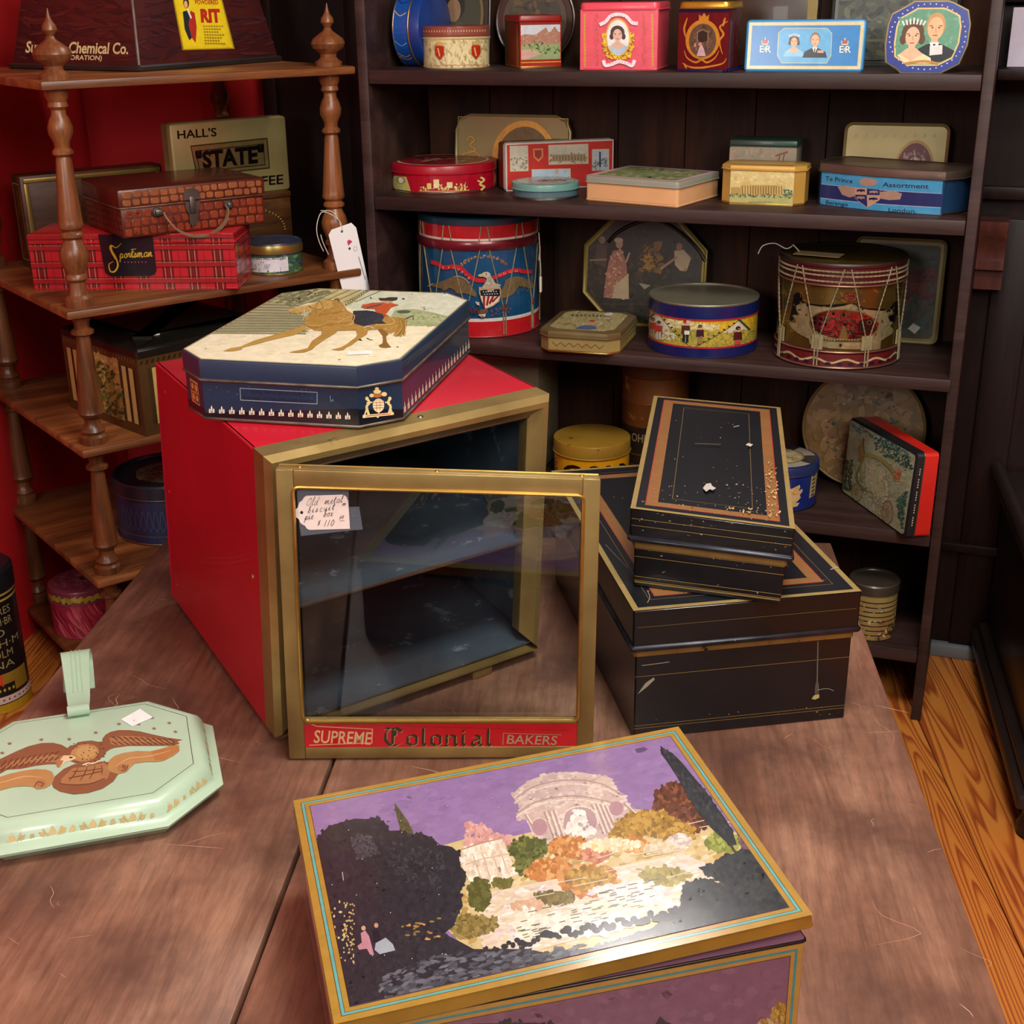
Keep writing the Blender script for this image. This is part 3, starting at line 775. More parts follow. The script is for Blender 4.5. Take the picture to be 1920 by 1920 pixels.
def mm(c, **k):
    nm = 'enamel_' + c + ('_m' if k.get('metal') else '')
    return paint(nm, c, k.get('rough', .35), k.get('metal', 0), k.get('c2'), 10, k.get('wear'), .70, 45, coat=.1)
def front(w, z=0, x0=0, y=0, bulge=None): return plane_fn((x0, y, z), (1, 0, 0), (0, 0, 1))
def leftf(d, z=0, x=0, y0=None): return plane_fn((x, d if y0 is None else y0, z), (0, -1, 0), (0, 0, 1))
def rightf(w, z=0, y0=0): return plane_fn((w, y0, z), (0, 1, 0), (0, 0, 1))
def topf(z, x0=0, y0=0): return plane_fn((x0, y0, z), (1, 0, 0), (0, 1, 0))
# ================================================================= PURPLE PICTURE TIN (foreground)
PYAW, PW, PD = .2473, .4665, .3597
pt = thing('picture_tin', 'big purple picture tin with painted rotunda and lake on its loosened lid', 'tin box', (-.1654, .9355, 0), PYAW)
PBODY = paint('mauve_tin_wall', '8a5f74', .35, 0, '7a5266', 6, coat=.2)
part(pt, 'body', loft(bmesh.new(), rect(PW - .008, PD - .008, .003, 2, .004, .004), [(-.003, 0), (0, .002), (0, .131)]), PBODY)
part(pt, 'body_edge', loft(bmesh.new(), rect(PW - .008, PD - .008, .003, 2, .004, .004), [(-.001, .126)] + bead(.129, .0018, .0003) + [(-.003, .131)], False, False), DARKTIN)
RL = (Matrix.Rotation(.0098, 3, 'X') @ Matrix.Rotation(-.048, 3, 'Y'))
def lidw(x, y, z):
    v = RL @ Vector((x, y, z)); return (v.x, v.y, v.z + .14)
GOLDP = paint('gilt_lid_edge', 'b08838', .28, .6, '94702c', 12, coat=.3)
part(pt, 'lid', loft(bmesh.new(), rect(PW, PD, .003, 2), [(-.001, -.014), (.001, -.0145), (.002, -.013), (.0012, -.011), (0, -.003), (-.0008, -.0008), (-.003, 0)]), GOLDP, warp=lidw)
Z8 = (540, 1340, .52083)
A = Art(PW, PD, quad=[(626, 1921), (1524, 1715), (1272, 1362), (550, 1501)], view=Z8)
A.full('b8903e')
A.border(.0075, .0042, '4a3a2c'); A.border(.0082, .0030, '6fb6b4'); A.border(.0165, .0010, '5a3c18')
r = .0172; A2 = A
A.clip = [(r, r), (PW - r, r), (PW - r, PD - r), (r, PD - r)]
A.full('9a7cb2')
allp = [(60, 40), (1480, 40), (1900, 700), (1700, 1100), (180, 1110)]
A.dabs(900, ['9a7cb2', '9d80b5', '977aaf', '9c7eb0'], 30, [(60, 330), (1400, 40), (1640, 430), (1200, 480), (100, 620)], .4, -12)
# far banks and lake glow
A.poly([(560, 470), (700, 430), (800, 440), (1250, 340), (1500, 360), (1640, 440), (1800, 620), (1300, 820), (700, 900), (560, 760)], 'd9c48e')
A.dabs(900, ['d8c084', 'e6d3a0', 'c8a860', 'f0e2bc', 'b99a58', 'e8d2b0'], 20, [(600, 560), (900, 470), (1560, 430), (1700, 560), (1400, 700), (900, 860), (600, 800)], .45, -12)
# rotunda
ROT = [(806, 292), (832, 262), (880, 232), (940, 212), (1000, 206), (1060, 208), (1112, 218), (1160, 226), (1182, 262), (1190, 282), (1216, 292), (1216, 306), (1226, 318), (1248, 350), (1252, 470), (940, 480), (880, 430), (858, 378), (832, 376), (828, 342), (838, 336)]
A.poly(ROT, 'd3bfb8')
A.dabs(700, ['dccac2', 'd0bab2', 'c8b0aa', 'e2d2c8', 'cdb4b4'], 13, ROT, .6, -8)
for off, c in ((0, 'b79c98'), (14, 'e6d8cc'), (58, 'b79c98'), (70, 'eaddd0')):
    A.line([(822, 300 + off), (880, 262 + off), (960, 240 + off), (1050, 236 + off), (1130, 250 + off), (1205, 290 + off * .6)], 5, c, 4)
for x, y0, y1 in ((868, 360, 425), (938, 350, 470), (956, 348, 470), (972, 346, 468), (1108, 322, 430), (1124, 322, 428), (1140, 324, 424), (1156, 328, 420), (1225, 320, 360)):
    A.line([(x - 16, y0), (x + 26, y1)], 5, 'b09590'); A.line([(x - 8, y0), (x + 34, y1)], 4, 'eee2d8')
A.ell(906, 405, 28, 30, 'b8909a'); A.ell(1182, 338, 26, 26, 'b8909a'); A.ell(1050, 385, 62, 56, 'b79aa2')
A.line([(988, 400), (1000, 350), (1050, 330), (1100, 346), (1118, 392)], 6, 'e9dccf', 4)
A.dabs(110, ['f4ece2', 'e9dfe0', 'fffaf0'], 14, [(1030, 345), (1060, 345), (1075, 400), (1110, 420), (1040, 450), (1000, 420)], .7)
# small temple, pink cloud
A.dabs(150, ['dca6a2', 'd49a96', 'e3b4aa'], 13, [(640, 395), (700, 395), (735, 430), (800, 440), (810, 480), (700, 490), (640, 470)], .7)
A.poly([(604, 492), (690, 462), (768, 444), (800, 520), (832, 572), (730, 616), (650, 596)], 'efe2cc')
A.dabs(160, ['f4ead6', 'eadac0', 'fff8ea', 'e2cfba'], 13, [(610, 492), (768, 446), (830, 570), (730, 612), (650, 594)], .6, 70)
A.line([(604, 494), (690, 464), (770, 445)], 5, 'b99a84'); A.line([(640, 540), (700, 520), (800, 500)], 3, 'c8ae96')
for x in (668, 700, 735, 765): A.line([(x, 510 - (x - 668) * .2), (x + 26, 590 - (x - 668) * .2)], 5, 'd6c0a8')
def bush(cx, cy, rx, ry, cols, n=90, s=13):
    P = [(cx + rx * cos(a / 10 * 2 * pi) * random.uniform(.85, 1.1), cy + ry * sin(a / 10 * 2 * pi) * random.uniform(.85, 1.1)) for a in range(10)]
    A.poly(P, cols[0]); A.dabs(n, cols, s, [(cx + (x - cx) * 1.08, cy + (y - cy) * 1.08) for x, y in P], .65)
GRN = ['5c6430', '6c7238', '4c5428', '7c8044']; GLD = ['a8802c', 'b98f36', '8f6c26', 'c8a04a']; ORG = ['c88444', 'd89a58', 'b87434', 'e0b070']; RUS = ['6a3a24', '7c4630', '54301e', '8c5638']
bush(1392, 320, 76, 74, RUS, 150); bush(1450, 370, 60, 60, RUS, 90)
bush(410, 440, 10, 10, ['5a5638', '6a6640'], 4, 6)
A.poly([(383, 318), (402, 342), (432, 384), (455, 434), (408, 424), (392, 370)], '5f5a3c'); A.dabs(30, ['6a6444', '545034'], 8, [(388, 330), (430, 390), (450, 430), (405, 420)], .6, 70)
bush(868, 482, 66, 42, GRN, 110); bush(862, 540, 50, 40, GRN, 60); bush(1300, 395, 105, 48, GLD, 190); bush(1400, 420, 70, 40, GLD, 80); bush(1210, 440, 50, 32, GLD, 60)
bush(1010, 480, 70, 42, ORG, 110); bush(1110, 500, 60, 26, ['c8826a', 'd8a080', 'b8684c'], 60); bush(940, 560, 80, 42, ORG, 130); bush(1250, 470, 60, 26, ORG, 60)
bush(1410, 455, 45, 24, ['e2d2c6', 'efe6da', 'cdbcb4'], 50); bush(1340, 480, 60, 20, ['d8c8a0', 'e8dcc0'], 50); bush(1160, 470, 110, 20, ['f0e0b8', 'fff2d4', 'e0c88c'], 90)
bush(1560, 460, 60, 36, ['8f9a44', '7c8838', 'a8b058'], 70); bush(770, 606, 38, 16, ['6c6830', '7c7840'], 30)
# lake: reflections
A.poly([(730, 640), (1420, 500), (1560, 560), (1420, 700), (1200, 760), (900, 850), (700, 840)], 'e6d8c0')
A.dabs(700, ['efe4d2', 'e2d0b0', 'f8f0e4', 'dcc8b4', 'e8dce0'], 22, [(720, 650), (1420, 510), (1560, 560), (1420, 720), (1200, 770), (900, 850), (690, 830)], .28, -12)
bush(1080, 600, 98, 56, ORG, 170, 15); bush(1090, 590, 90, 40, GLD, 90, 14); bush(960, 660, 66, 26, ['7c6c38', '8c7c48', '6c5c30'], 70); bush(1350, 580, 90, 32, ['a89c58', 'b8ac68', '948848'], 90)
bush(870, 690, 60, 26, ['d8b090', 'e0c0a4'], 40); bush(660, 760, 90, 40, ['8f7c44', 'a08c50', '7c6c38'], 110); bush(690, 650, 40, 60, ['5c5c2c', '6c6c38'], 90)
bush(1240, 640, 130, 36, ['f0e2dc', 'f8eeea', 'e6d4da'], 120, 17); bush(860, 760, 50, 60, ['f4e8d0', 'fff6e4'], 80)
bush(1060, 760, 180, 36, ['f8ecd8', 'fff8ea', 'ecdcd0'], 150, 17)
for k in range(70):
    x = random.uniform(820, 1330); y = 800 - (x - 760) * .27 + random.uniform(-60, 40)
    A.line([(x, y), (x + random.uniform(16, 34), y - 6)], 3.5, random.choice(('5f6a54', '7c7c60', '8a8468')))
for k in range(14):
    x = random.uniform(700, 1500); y = 860 - (x - 560) * .28 - random.uniform(40, 230); A.line([(x, y), (x + random.uniform(60, 160), y - 26)], 2.6, 'efe6d0')
# cypress
CY = [(1340, 113), (1360, 128), (1384, 140), (1420, 176), (1462, 228), (1508, 282), (1540, 330), (1572, 372), (1600, 420), (1616, 470), (1592, 472), (1556, 440), (1510, 396), (1476, 350), (1440, 296), (1408, 236), (1372, 180), (1350, 150)]
A.poly(CY, '33343a'); A.dabs(160, ['3a3b42', '2c2d32', '44464c', '383a36'], 11, CY, .5, 60)
A.line([(1590, 465), (1612, 500)], 8, '4a3c34'); A.line([(1610, 400), (1640, 490)], 6, '6c4450')
bush(1655, 460, 30, 40, ['7a5a6a', '8a6a5a', '5c4a4c'], 40, 9)
# dark trees
DK = ['36323a', '322f37', '3a363e', '302d33', '383439']
TREE = [(100, 470), (120, 430), (150, 402), (185, 392), (205, 386), (240, 376), (285, 378), (320, 372), (350, 392), (366, 420), (410, 418), (440, 434), (480, 430), (520, 446), (545, 470), (590, 478), (616, 500), (618, 545), (640, 570), (640, 600), (620, 640), (630, 690), (610, 720), (600, 760), (560, 790), (620, 820), (668, 846), (860, 846), (940, 862), (1100, 840), (1220, 800), (1400, 740), (1830, 660), (1840, 720), (230, 1090), (190, 900)]
A.poly(TREE, '35323a')
A.dabs(2600, DK, 12, TREE, .6, jit=.08)
A.dabs(160, ['4c4a54', '44424a', '55535d'], 9, [(220, 440), (290, 430), (330, 500), (250, 520)], .5)
A.dabs(120, ['403e44', '46444a'], 9, [(330, 440), (560, 500), (560, 640), (400, 600)], .5)
A.dabs(340, ['54555f', '63656f', '4a4c58', '6f727c'], 20, [(300, 960), (560, 860), (900, 850), (1240, 810), (900, 930), (400, 1060)], .35, -15)
RB = [(1476, 552), (1530, 540), (1560, 512), (1610, 500), (1650, 486), (1700, 500), (1740, 560), (1790, 640), (1836, 690), (1300, 800), (1340, 740), (1410, 700), (1420, 640), (1440, 606), (1500, 590), (1580, 620)]
A.poly(RB, '32333a'); A.dabs(620, ['33343a', '3c3e42', '2a2b30', '3c4440'], 14, RB, .6)
for k in range(44):                      # curled edge of the near bank against the water
    x = 780 + k * 15; y = 842 - (x - 780) * .2 + random.uniform(-22, 6); A.ell(x, y, random.uniform(8, 18), random.uniform(8, 16), random.choice(DK), 9)
for k in range(60): A.ell(random.uniform(200, 240), random.uniform(680, 900), 3, 4, 'c8b070', 6)
for k in range(24): A.ell(random.uniform(150, 215), random.uniform(670, 880), random.uniform(3, 7), random.uniform(3, 6), 'd8c48c', 6)
for k in range(22): A.ell(random.uniform(410, 560), random.uniform(735, 812), random.uniform(4, 12), 4, random.choice(('b9824c', '8f7a44', 'd09a60')), 7)
A.poly([(262, 790), (278, 780), (292, 800), (300, 830), (310, 868), (296, 868), (284, 846), (256, 850), (250, 836), (266, 824)], 'c58e9c')
A.ell(272, 772, 8, 9, 'd8a888', 10); A.poly([(306, 780), (326, 776), (334, 812), (306, 822)], '2a2630'); A.ell(318, 762, 8, 9, 'c89878', 10)
A.poly([(316, 826), (352, 806), (378, 830), (386, 852), (330, 866), (312, 850)], 'a8b4c0')
A.line([(196, 570), (200, 600)], 3, 'b8b4bc')
for k in range(60): A.ell(random.uniform(150, 1500), random.uniform(300, 900), 2.2, 2.2, 'c8c4cc', 5)
PUR = print_mat('picture_tin_print', .2, coat=.5, fleck=.05, spec=.6)
A.build(pt, 'lid_picture', lambda x, y, d: lidw(x, y, d), PUR, 'painted park scene, rotunda above a lake between dark trees', eps=.0001, step=2e-6, dim=.68)
# front panel of the body
A = Art(PW - .012, .124, quad=[(610 - 20, 2110), (1506, 1910), (1513, 1744), (600, 1960)], view=Z8)
A.full('b88a3c'); A.border(.0055, .003, '4a8a8a'); A.border(.0125, .001, '5a3c18')
A.clip = [(.0135, .0135), (PW - .012 - .0135, .0135), (PW - .0255, .1105), (.0135, .1105)]
A.full('83586e'); A.dabs(400, ['7f556a', '8a5f75', '865a70'], 26, [(60, 1300), (60, 1100), (1840, 800), (1860, 1300)], .5, -12)
A.poly([(1170, 1130), (1190, 1100), (1230, 1085), (1250, 1058), (1275, 1072), (1312, 1080), (1316, 1180), (1170, 1180)], '3c2c38')
bush(1780, 1010, 44, 40, GLD, 80); bush(1740, 1070, 70, 46, ['a8743c', 'b98a54', 'c8a878'], 120); bush(1640, 1110, 36, 24, ORG, 30); bush(1700, 1160, 120, 50, ['8a5c40', 'a8784c'], 110)
bush(900, 1180, 400, 70, DK, 160)
A.build(pt, 'front_picture', plane_fn((.006, .0038, .003), (1, 0, 0), (0, 0, 1)), PUR, 'mauve evening sky with autumn trees', step=2e-6, dim=.8)
A = Art(PD - .012, .124); A.full('b88a3c'); A.border(.0055, .003, '4a8a8a'); A.clip = [(.0135, .0135), (PD - .0255, .0135), (PD - .0255, .1105), (.0135, .1105)]; A.full('6f4a5c')
A.build(pt, 'side_picture', leftf(PD, .003, .0038, PD - .006), PUR, step=2e-6)
# ================================================================= TWO BLACK DEED BOXES
JAPAN = paint('black_japanned_tin', '07080b', .3, 0, '0c0b0e', 7, '8a7c64', .735, 42, coat=.2, bmp=.15)
GILT = 'a8803c'
def tri_map(c):       # 8 corners: bottom FL FR BR BL, top FL FR BR BL
    c = [Vector(v) for v in c]
    def f(x, y, z):
        a = c[0] * (1 - x) * (1 - y) + c[1] * x * (1 - y) + c[2] * x * y + c[3] * (1 - x) * y
        b = c[4] * (1 - x) * (1 - y) + c[5] * x * (1 - y) + c[6] * x * y + c[7] * (1 - x) * y
        return tuple(a * (1 - z) + b * z)
    return f
def deed_box(t, w, d, h, lidh, bandz, warp, quad, view, bands):
    hb = h - lidh
    part(t, 'body', loft(bmesh.new(), rect(w - .012, d - .012, .002, 1, .006, .006), [(-.002, 0), (0, .002), (0, hb)]), JAPAN, warp=warp)
    part(t, 'body_lip', loft(bmesh.new(), rect(w - .012, d - .012, .002, 1, .006, .006), [(-.002, hb - .012), (.002, hb - .0115), (.002, hb - .001), (-.002, hb)], False, False), paint('gilt_band', '8a6a34', .4, .4, '6e5026', 20, '1a1614', .62, 40), warp=warp)
    part(t, 'lid', loft(bmesh.new(), rect(w, d, .002, 1), [(-.004, hb - .001), (0, hb), (0, h - .002), (-.002, h)]), JAPAN, warp=warp)
    part(t, 'lid_bead', loft(bmesh.new(), rect(w, d, .002, 1), [(-.002, hb - .001)] + bead(hb + .003, .0042, 0) + [(-.002, hb + .008)], False, False), paint('worn_black_bead', '34363e', .3, .6, '16171c', 20, '9aa0aa', .66, 60), warp=warp)
    A = Art(w, d, quad=quad, view=view); A.full('0c0f17'); A.border(.0, bands[0], '907c4a')
    A.border(bands[1], bands[2], '865c34'); A.border(bands[1], .0016, '9a3c30'); A.border(bands[3], .0009, '6c5a32')
    return A
bbx = thing('deed_box', 'large black japanned deed box with gold lines, lower of the two stacked', 'metal box', (.1646, 1.635, 0), .1643)
idw = lambda x, y, z: (x, y, z)
BBW, BBD, BBH = .330, .5787, .2069
A = deed_box(bbx, BBW, BBD, BBH, .062, 0, idw, [(1185, 1150), (1616, 1104), (1366, 863), (1036, 881)], (1020, 700, .34375), (.0085, .040, .018, .030))
def chips(A, n, poly, cols=('9a8a6a', 'b8a888', '6c5c44'), s=5):
    for k in range(n):
        xs = [p[0] for p in poly]; ys = [p[1] for p in poly]; x = random.uniform(min(xs), max(xs)); y = random.uniform(min(ys), max(ys))
        if not pin(x, y, poly): continue
        A.poly([(x + random.uniform(-1, 1) * s * random.uniform(.4, 1.6), y + random.uniform(-1, 1) * s) for _ in range(5)], random.choice(cols))
chips(A, 60, [(480, 1290), (1700, 1160), (1500, 950), (330, 600)], s=5)
A.line([(330, 930), (450, 1060)], 3, '6a6870'); A.line([(1560, 1060), (1620, 1040)], 4, 'a8a090'); A.line([(560, 1190), (575, 1230), (560, 1262)], 4, '8a8478', 3)
A.build(bbx, 'lid_gilding', topf(BBH), P_SATIN, eps=.0002)
A = Art(BBW - .012, .135, quad=[(1187, 1388), (1594, 1353), (1603, 1190), (1187, 1232)], view=(1020, 700, .34375))
for y in (.0165, .021, .10): A.real = True; A.line([(0, y), (BBW, y)], .0006, '8a7038'); A.real = False
A.real = False
A.line([(520, 1605), (665, 1585)], 4, '8a8478'); A.poly([(500, 1760), (540, 1700), (585, 1668), (590, 1680), (550, 1720)], '8a846c')
A.line([(1496, 1465), (1500, 1700)], 7, '5a584e'); A.ell(1500, 1740, 12, 50, '4c4a40', 16); A.poly([(1470, 1790), (1485, 1770), (1515, 1765), (1515, 1785), (1490, 1795)], 'a8a060')
A.line([(1505, 1740), (1560, 1732), (1600, 1745)], 3, '8a867a', 3); chips(A, 40, [(490, 1880), (1690, 1830), (1690, 1880), (490, 1910)], s=5)
A.build(bbx, 'front_gilding', plane_fn((.006, .006, .001), (1, 0, 0), (0, 0, 1)), P_SATIN, eps=.0002)
A = Art(BBW, .06); A.line([(.006, .036), (BBW - .006, .036)], .0006, '6c5a34'); A.build(bbx, 'lid_line', plane_fn((0, 0, BBH - .062), (1, 0, 0), (0, 0, 1)), P_SATIN, eps=.0002)
# smaller one on top, standing slightly askew
SBO = Vector((.164, 1.69, BBH + .0006))
def P3(x, y, z): return Vector((x, y, z)) - SBO
sb = thing('deed_box', 'smaller worn black deed box with copper banded lid, lying on the larger one', 'metal box', tuple(SBO))
c8 = [(.1654, 1.7114, .2075), (.372, 1.639, .2075), (.4585, 2.189, .2075), (.2549, 2.255, .2075), (.1646, 1.714, .327), (.3817, 1.652, .318), (.469, 2.207, .318), (.2541, 2.258, .327)]
c8 = [(x - SBO.x, y - SBO.y, z - SBO.z) for x, y, z in c8]
sbm = tri_map(c8); SW, SD, SHh = .222, .552, .118
sw = lambda x, y, z: sbm(x / SW, y / SD, z / SHh)
A = deed_box(sb, SW, SD, SHh, .047, 0, sw, [(1182, 953), (1491, 992), (1463, 764), (1226, 742)], (1020, 700, .34375), (.007, .019, .017, .055))
chips(A, 150, [(480, 700), (1300, 830), (1340, 760), (1200, 560), (600, 620)], s=6)
chips(A, 90, [(1190, 480), (1260, 480), (1290, 780), (1220, 760)], ('c9a86a', 'd8c090', 'b8935a'), 8)
chips(A, 70, [(1000, 730), (1280, 770), (1290, 800), (990, 760)], ('c9a86a', 'd8c090', 'b8935a'), 8)
chips(A, 30, [(720, 200), (1110, 220), (1130, 690), (700, 640)], s=4)
A.poly([(862, 640), (880, 616), (905, 612), (912, 628), (934, 640), (915, 652), (900, 646), (880, 660)], 'b4b0a8')
A.poly([(1095, 402), (1110, 392), (1136, 400), (1122, 412)], 'c0b8b0'); A.line([(820, 395), (960, 400)], 3, '5a564e'); A.line([(1030, 305), (1060, 298)], 4, '9a948a')
A.build(sb, 'lid_gilding', lambda x, y, d: sw(x, y, SHh + d), P_SATIN, eps=.0002)
A = Art(SW, SHh); f = '8a7038'
for y in (.010, .016, .046, .058): A.line([(.007, y), (SW - .007, y)], .0007, f)
for y in (.104, .094): A.line([(.002, y), (SW - .002, y)], .0007, f)
for k in range(46):
    x = random.uniform(.01, SW - .01); y = random.choice((random.uniform(.1, .117), random.uniform(.05, .066), random.uniform(.006, .03), random.uniform(.085, .117)))
    A.poly([(x + random.uniform(-1, 1) * .0022, y + random.uniform(-1, 1) * .0016) for _ in range(5)], random.choice(('8a7a58', 'a8946c', '6a5c40')))
A.line([(.008, .008), (SW - .008, .008)], .0022, '7a6432')
A.clip = [(0, 0), (SW, 0), (SW, SHh), (0, SHh)]
A.build(sb, 'front_gilding', lambda x, y, d: sw(x, (.0055 if y < .07 else -.0004) - d, y), P_SATIN, eps=.0004)
# ================================================================= OCTAGONAL BLUE TIN WITH RIDER (on the red cabinet)
RY, RW, RD, RH, RCH = -.2232, .3232, .4705, .0877, .048
rt = thing('octagonal_tin', 'dark blue octagonal tin showing a rider on a golden horse, on the red cabinet', 'tin box', (-.4760, 1.7950, .4415), RY)
ROCT = rect(RW, RD, RCH, 1)
NAVY = paint('navy_tin', '14324c', .33, 0, '10283e', 6, '6c8494', .745, 50, coat=.25)
TINEDGE = paint('scuffed_tin_edge', '7c7468', .4, .6, '4a443c', 30)
tin(rt, ROCT, RH, .030, NAVY, NAVY, TINEDGE, base=.002, lid_bev=.002, lid_off=.002)
part(rt, 'lid_bead', loft(bmesh.new(), ROCT, [(.001, RH - .0315)] + bead(RH - .029, .0022, .0015) + [(.001, RH - .026)], False, False), TINEDGE)
V6 = (340, 530, .28125)
oc = offset_poly(ROCT, -.001)
A = Art(RW, RD, quad=[(0, 0), (1, 0), (1, 1), (0, 1)], view=V6, clip=oc)
src = [(346, 646), (374, 668), (670, 689), (756, 674), (874, 561), (831, 546), (599, 535), (535, 542)]
dst = [(0, RCH), (RCH, 0), (RW - RCH, 0), (RW, RCH), (RW, RD - RCH), (RW - RCH, RD), (RCH, RD), (0, RD - RCH)]
def homog_ls(src, dst):
    # least squares homography through more than four pairs
    rows = []; rhs = []
    for (x, y), (u, v) in zip(src, dst):
        x_, y_ = (x - 600) / 300, (y - 600) / 300
        rows.append([x_, y_, 1, 0, 0, 0, -u * x_, -u * y_]); rhs.append(u); rows.append([0, 0, 0, x_, y_, 1, -v * x_, -v * y_]); rhs.append(v)
    n = 8; M = [[sum(r[i] * r[j] for r in rows) for j in range(n)] for i in range(n)]; b = [sum(r[i] * q for r, q in zip(rows, rhs)) for i in range(n)]
    h = solve8(M, b)
    def f(x, y):
        x, y = (x - 600) / 300, (y - 600) / 300; q = h[6] * x + h[7] * y + 1
        return ((h[0] * x + h[1] * y + h[2]) / q, (h[3] * x + h[4] * y + h[5]) / q)
    return f
A.H = homog_ls(src, dst)
A.full('eae4c4')
for x in (0,):
    A.dabs(500, ['ebe5c6', 'e7e0be', 'efe9ce', 'e6dfbc'], 26, [(30, 410), (200, 300), (1700, 280), (1480, 500), (1150, 560)], .3, 2)
A.poly([(1240, 30), (1760, 50), (1910, 120), (1820, 280), (1400, 260), (1100, 140)], 'd3ddc4'); A.dabs(300, ['d6dfc8', 'cfdac2', 'dce4d2', 'd8dcc0'], 24, [(1240, 30), (1760, 50), (1900, 120), (1700, 200), (1150, 140)], .4, 5)
A.poly([(1420, 165), (1540, 160), (1640, 180), (1760, 210), (1840, 230), (1790, 285), (1500, 275), (1380, 240)], 'a9b487')
A.dabs(160, ['a2ae80', 'b4bd92', '93a072'], 16, [(1420, 170), (1640, 185), (1840, 232), (1790, 284), (1500, 272)], .4, 8); A.line([(1640, 240), (1680, 200)], 6, 'c8caa4')
A.poly([(190, 304), (640, 60), (860, 10), (1250, 30), (1130, 120), (1060, 90), (860, 110), (740, 150), (760, 175), (840, 200), (840, 322), (500, 312)], '9a9a76')
A.poly([(800, 10), (1250, 30), (1130, 130), (1000, 90)], 'c2bc88')
for k in range(26):
    t = k / 25; y = 300 - 220 * t; x0 = 200 + 440 * t * .98; x1 = 850 - 60 * t
    A.line([(x0, y), (x1, y + 12)], 3.4 - t * 1.2, '5d6048' if k % 2 else 'c8c49c')
for k in range(34):
    t = k / 33; x = 240 + 600 * t; A.line([(x, 306), (x + 210, 190 - 40 * t)], 2.6, '6c6e52')
    A.line([(x + 5, 306), (x + 215, 190 - 40 * t)], 1.6, 'c4c29a')
for k in range(16):
    x = 640 + k * 36; A.line([(x + 160, 30), (x - 20, 110)], 4, '7c7a52' if k % 2 else 'd8d29c')
A.line([(1100, 128), (1235, 34)], 16, '7a7c5c')
for k in range(9): A.ell(1110 + k * 14, 120 - k * 9.6, 4, 4, 'e4deb4', 8)
A.dabs(120, ['7c7e5c', '8c8c68', '6c6e50'], 12, [(660, 60), (900, 20), (1020, 40), (860, 90), (740, 140)], .4, -20)
A.line([(190, 306), (500, 314), (840, 322)], 5, '8a9070')
# horse
H1 = 'b08a46'; H2 = 'c9a660'; H3 = '8c6830'
def shp(P, c, n=0, cols=None): A.poly(P, c); (A.dabs(n, cols, 10, P, .4, -20) if n else None)
shp([(1310, 292), (1330, 290), (1390, 330), (1372, 352), (1380, 390), (1400, 418), (1412, 426), (1375, 432), (1335, 426), (1325, 412), (1350, 400), (1352, 370), (1348, 345)], H3)
shp([(1168, 300), (1252, 292), (1246, 330), (1180, 378), (1140, 410), (1108, 424), (1094, 440), (1060, 446), (1010, 438), (1070, 424), (1110, 400), (1170, 352), (1180, 330)], H1)
shp([(945, 300), (1060, 290), (1040, 318), (960, 368), (905, 408), (880, 434), (836, 452), (790, 458), (722, 452), (800, 436), (850, 424), (880, 372), (942, 330)], H1)
shp([(820, 262), (860, 286), (760, 330), (620, 360), (500, 392), (420, 412), (405, 428), (340, 438), (284, 436), (330, 416), (400, 405), (500, 362), (640, 322), (790, 278)], 'b8954e')
BODY = [(905, 120), (960, 92), (1010, 94), (1050, 100), (1085, 120), (1110, 165), (1160, 196), (1260, 190), (1370, 210), (1440, 220), (1492, 232), (1500, 280), (1470, 300), (1400, 330), (1340, 296), (1240, 306), (1130, 304), (1000, 306), (900, 300), (848, 270), (830, 240), (850, 200), (880, 170)]
shp(BODY, H1, 240, [H1, 'bd9850', 'a27c3c', H2])
shp([(728, 158), (770, 145), (840, 128), (900, 116), (960, 96), (1010, 100), (1020, 140), (940, 165), (870, 158), (800, 180), (752, 178), (735, 170)], H2, 60, [H2, 'b8954e', 'd4b878'])
shp([(1440, 218), (1490, 226), (1508, 250), (1500, 300), (1496, 350), (1482, 330), (1470, 358), (1455, 335), (1440, 356), (1436, 334), (1416, 350), (1440, 300), (1452, 262)], 'a8823c')
for k in range(12): A.line([(1460 + k * 3, 240), (1476 + k * 2, 290), (1424 + k * 7, 350)], 3, random.choice(('c8a860', '8c6a30')), 3)
A.line([(850, 262), (940, 264), (1000, 236), (1060, 240), (1140, 196)], 5, H2, 4); A.line([(848, 266), (900, 282), (980, 262), (1120, 250)], 4, H3, 4); A.line([(900, 180), (980, 190), (1090, 170)], 3, H3, 4)
A.line([(860, 130), (900, 150), (930, 100), (955, 150), (900, 156)], 4, H3, 3); A.line([(1030, 92), (1050, 88), (1060, 110)], 8, '6c5428', 3); A.ell(870, 140, 4, 4, '2a2014', 8)
A.line([(830, 150), (836, 190), (820, 230)], 3, 'e8e0c0', 3)
shp([(1150, 170), (1240, 168), (1300, 180), (1366, 200), (1340, 240), (1370, 262), (1300, 262), (1220, 276), (1160, 258), (1148, 220)], '343a44', 50, ['3a404c', '2c3038', '444a56'])
A.line([(1140, 196), (1160, 206), (1140, 262), (1120, 258)], 5, 'd8bc6c', 3); A.line([(1372, 200), (1420, 240), (1405, 264), (1300, 268)], 5, 'd8bc6c', 3)
A.line([(1220, 290), (1250, 276), (1290, 294)], 4, 'd8d8c8', 3)
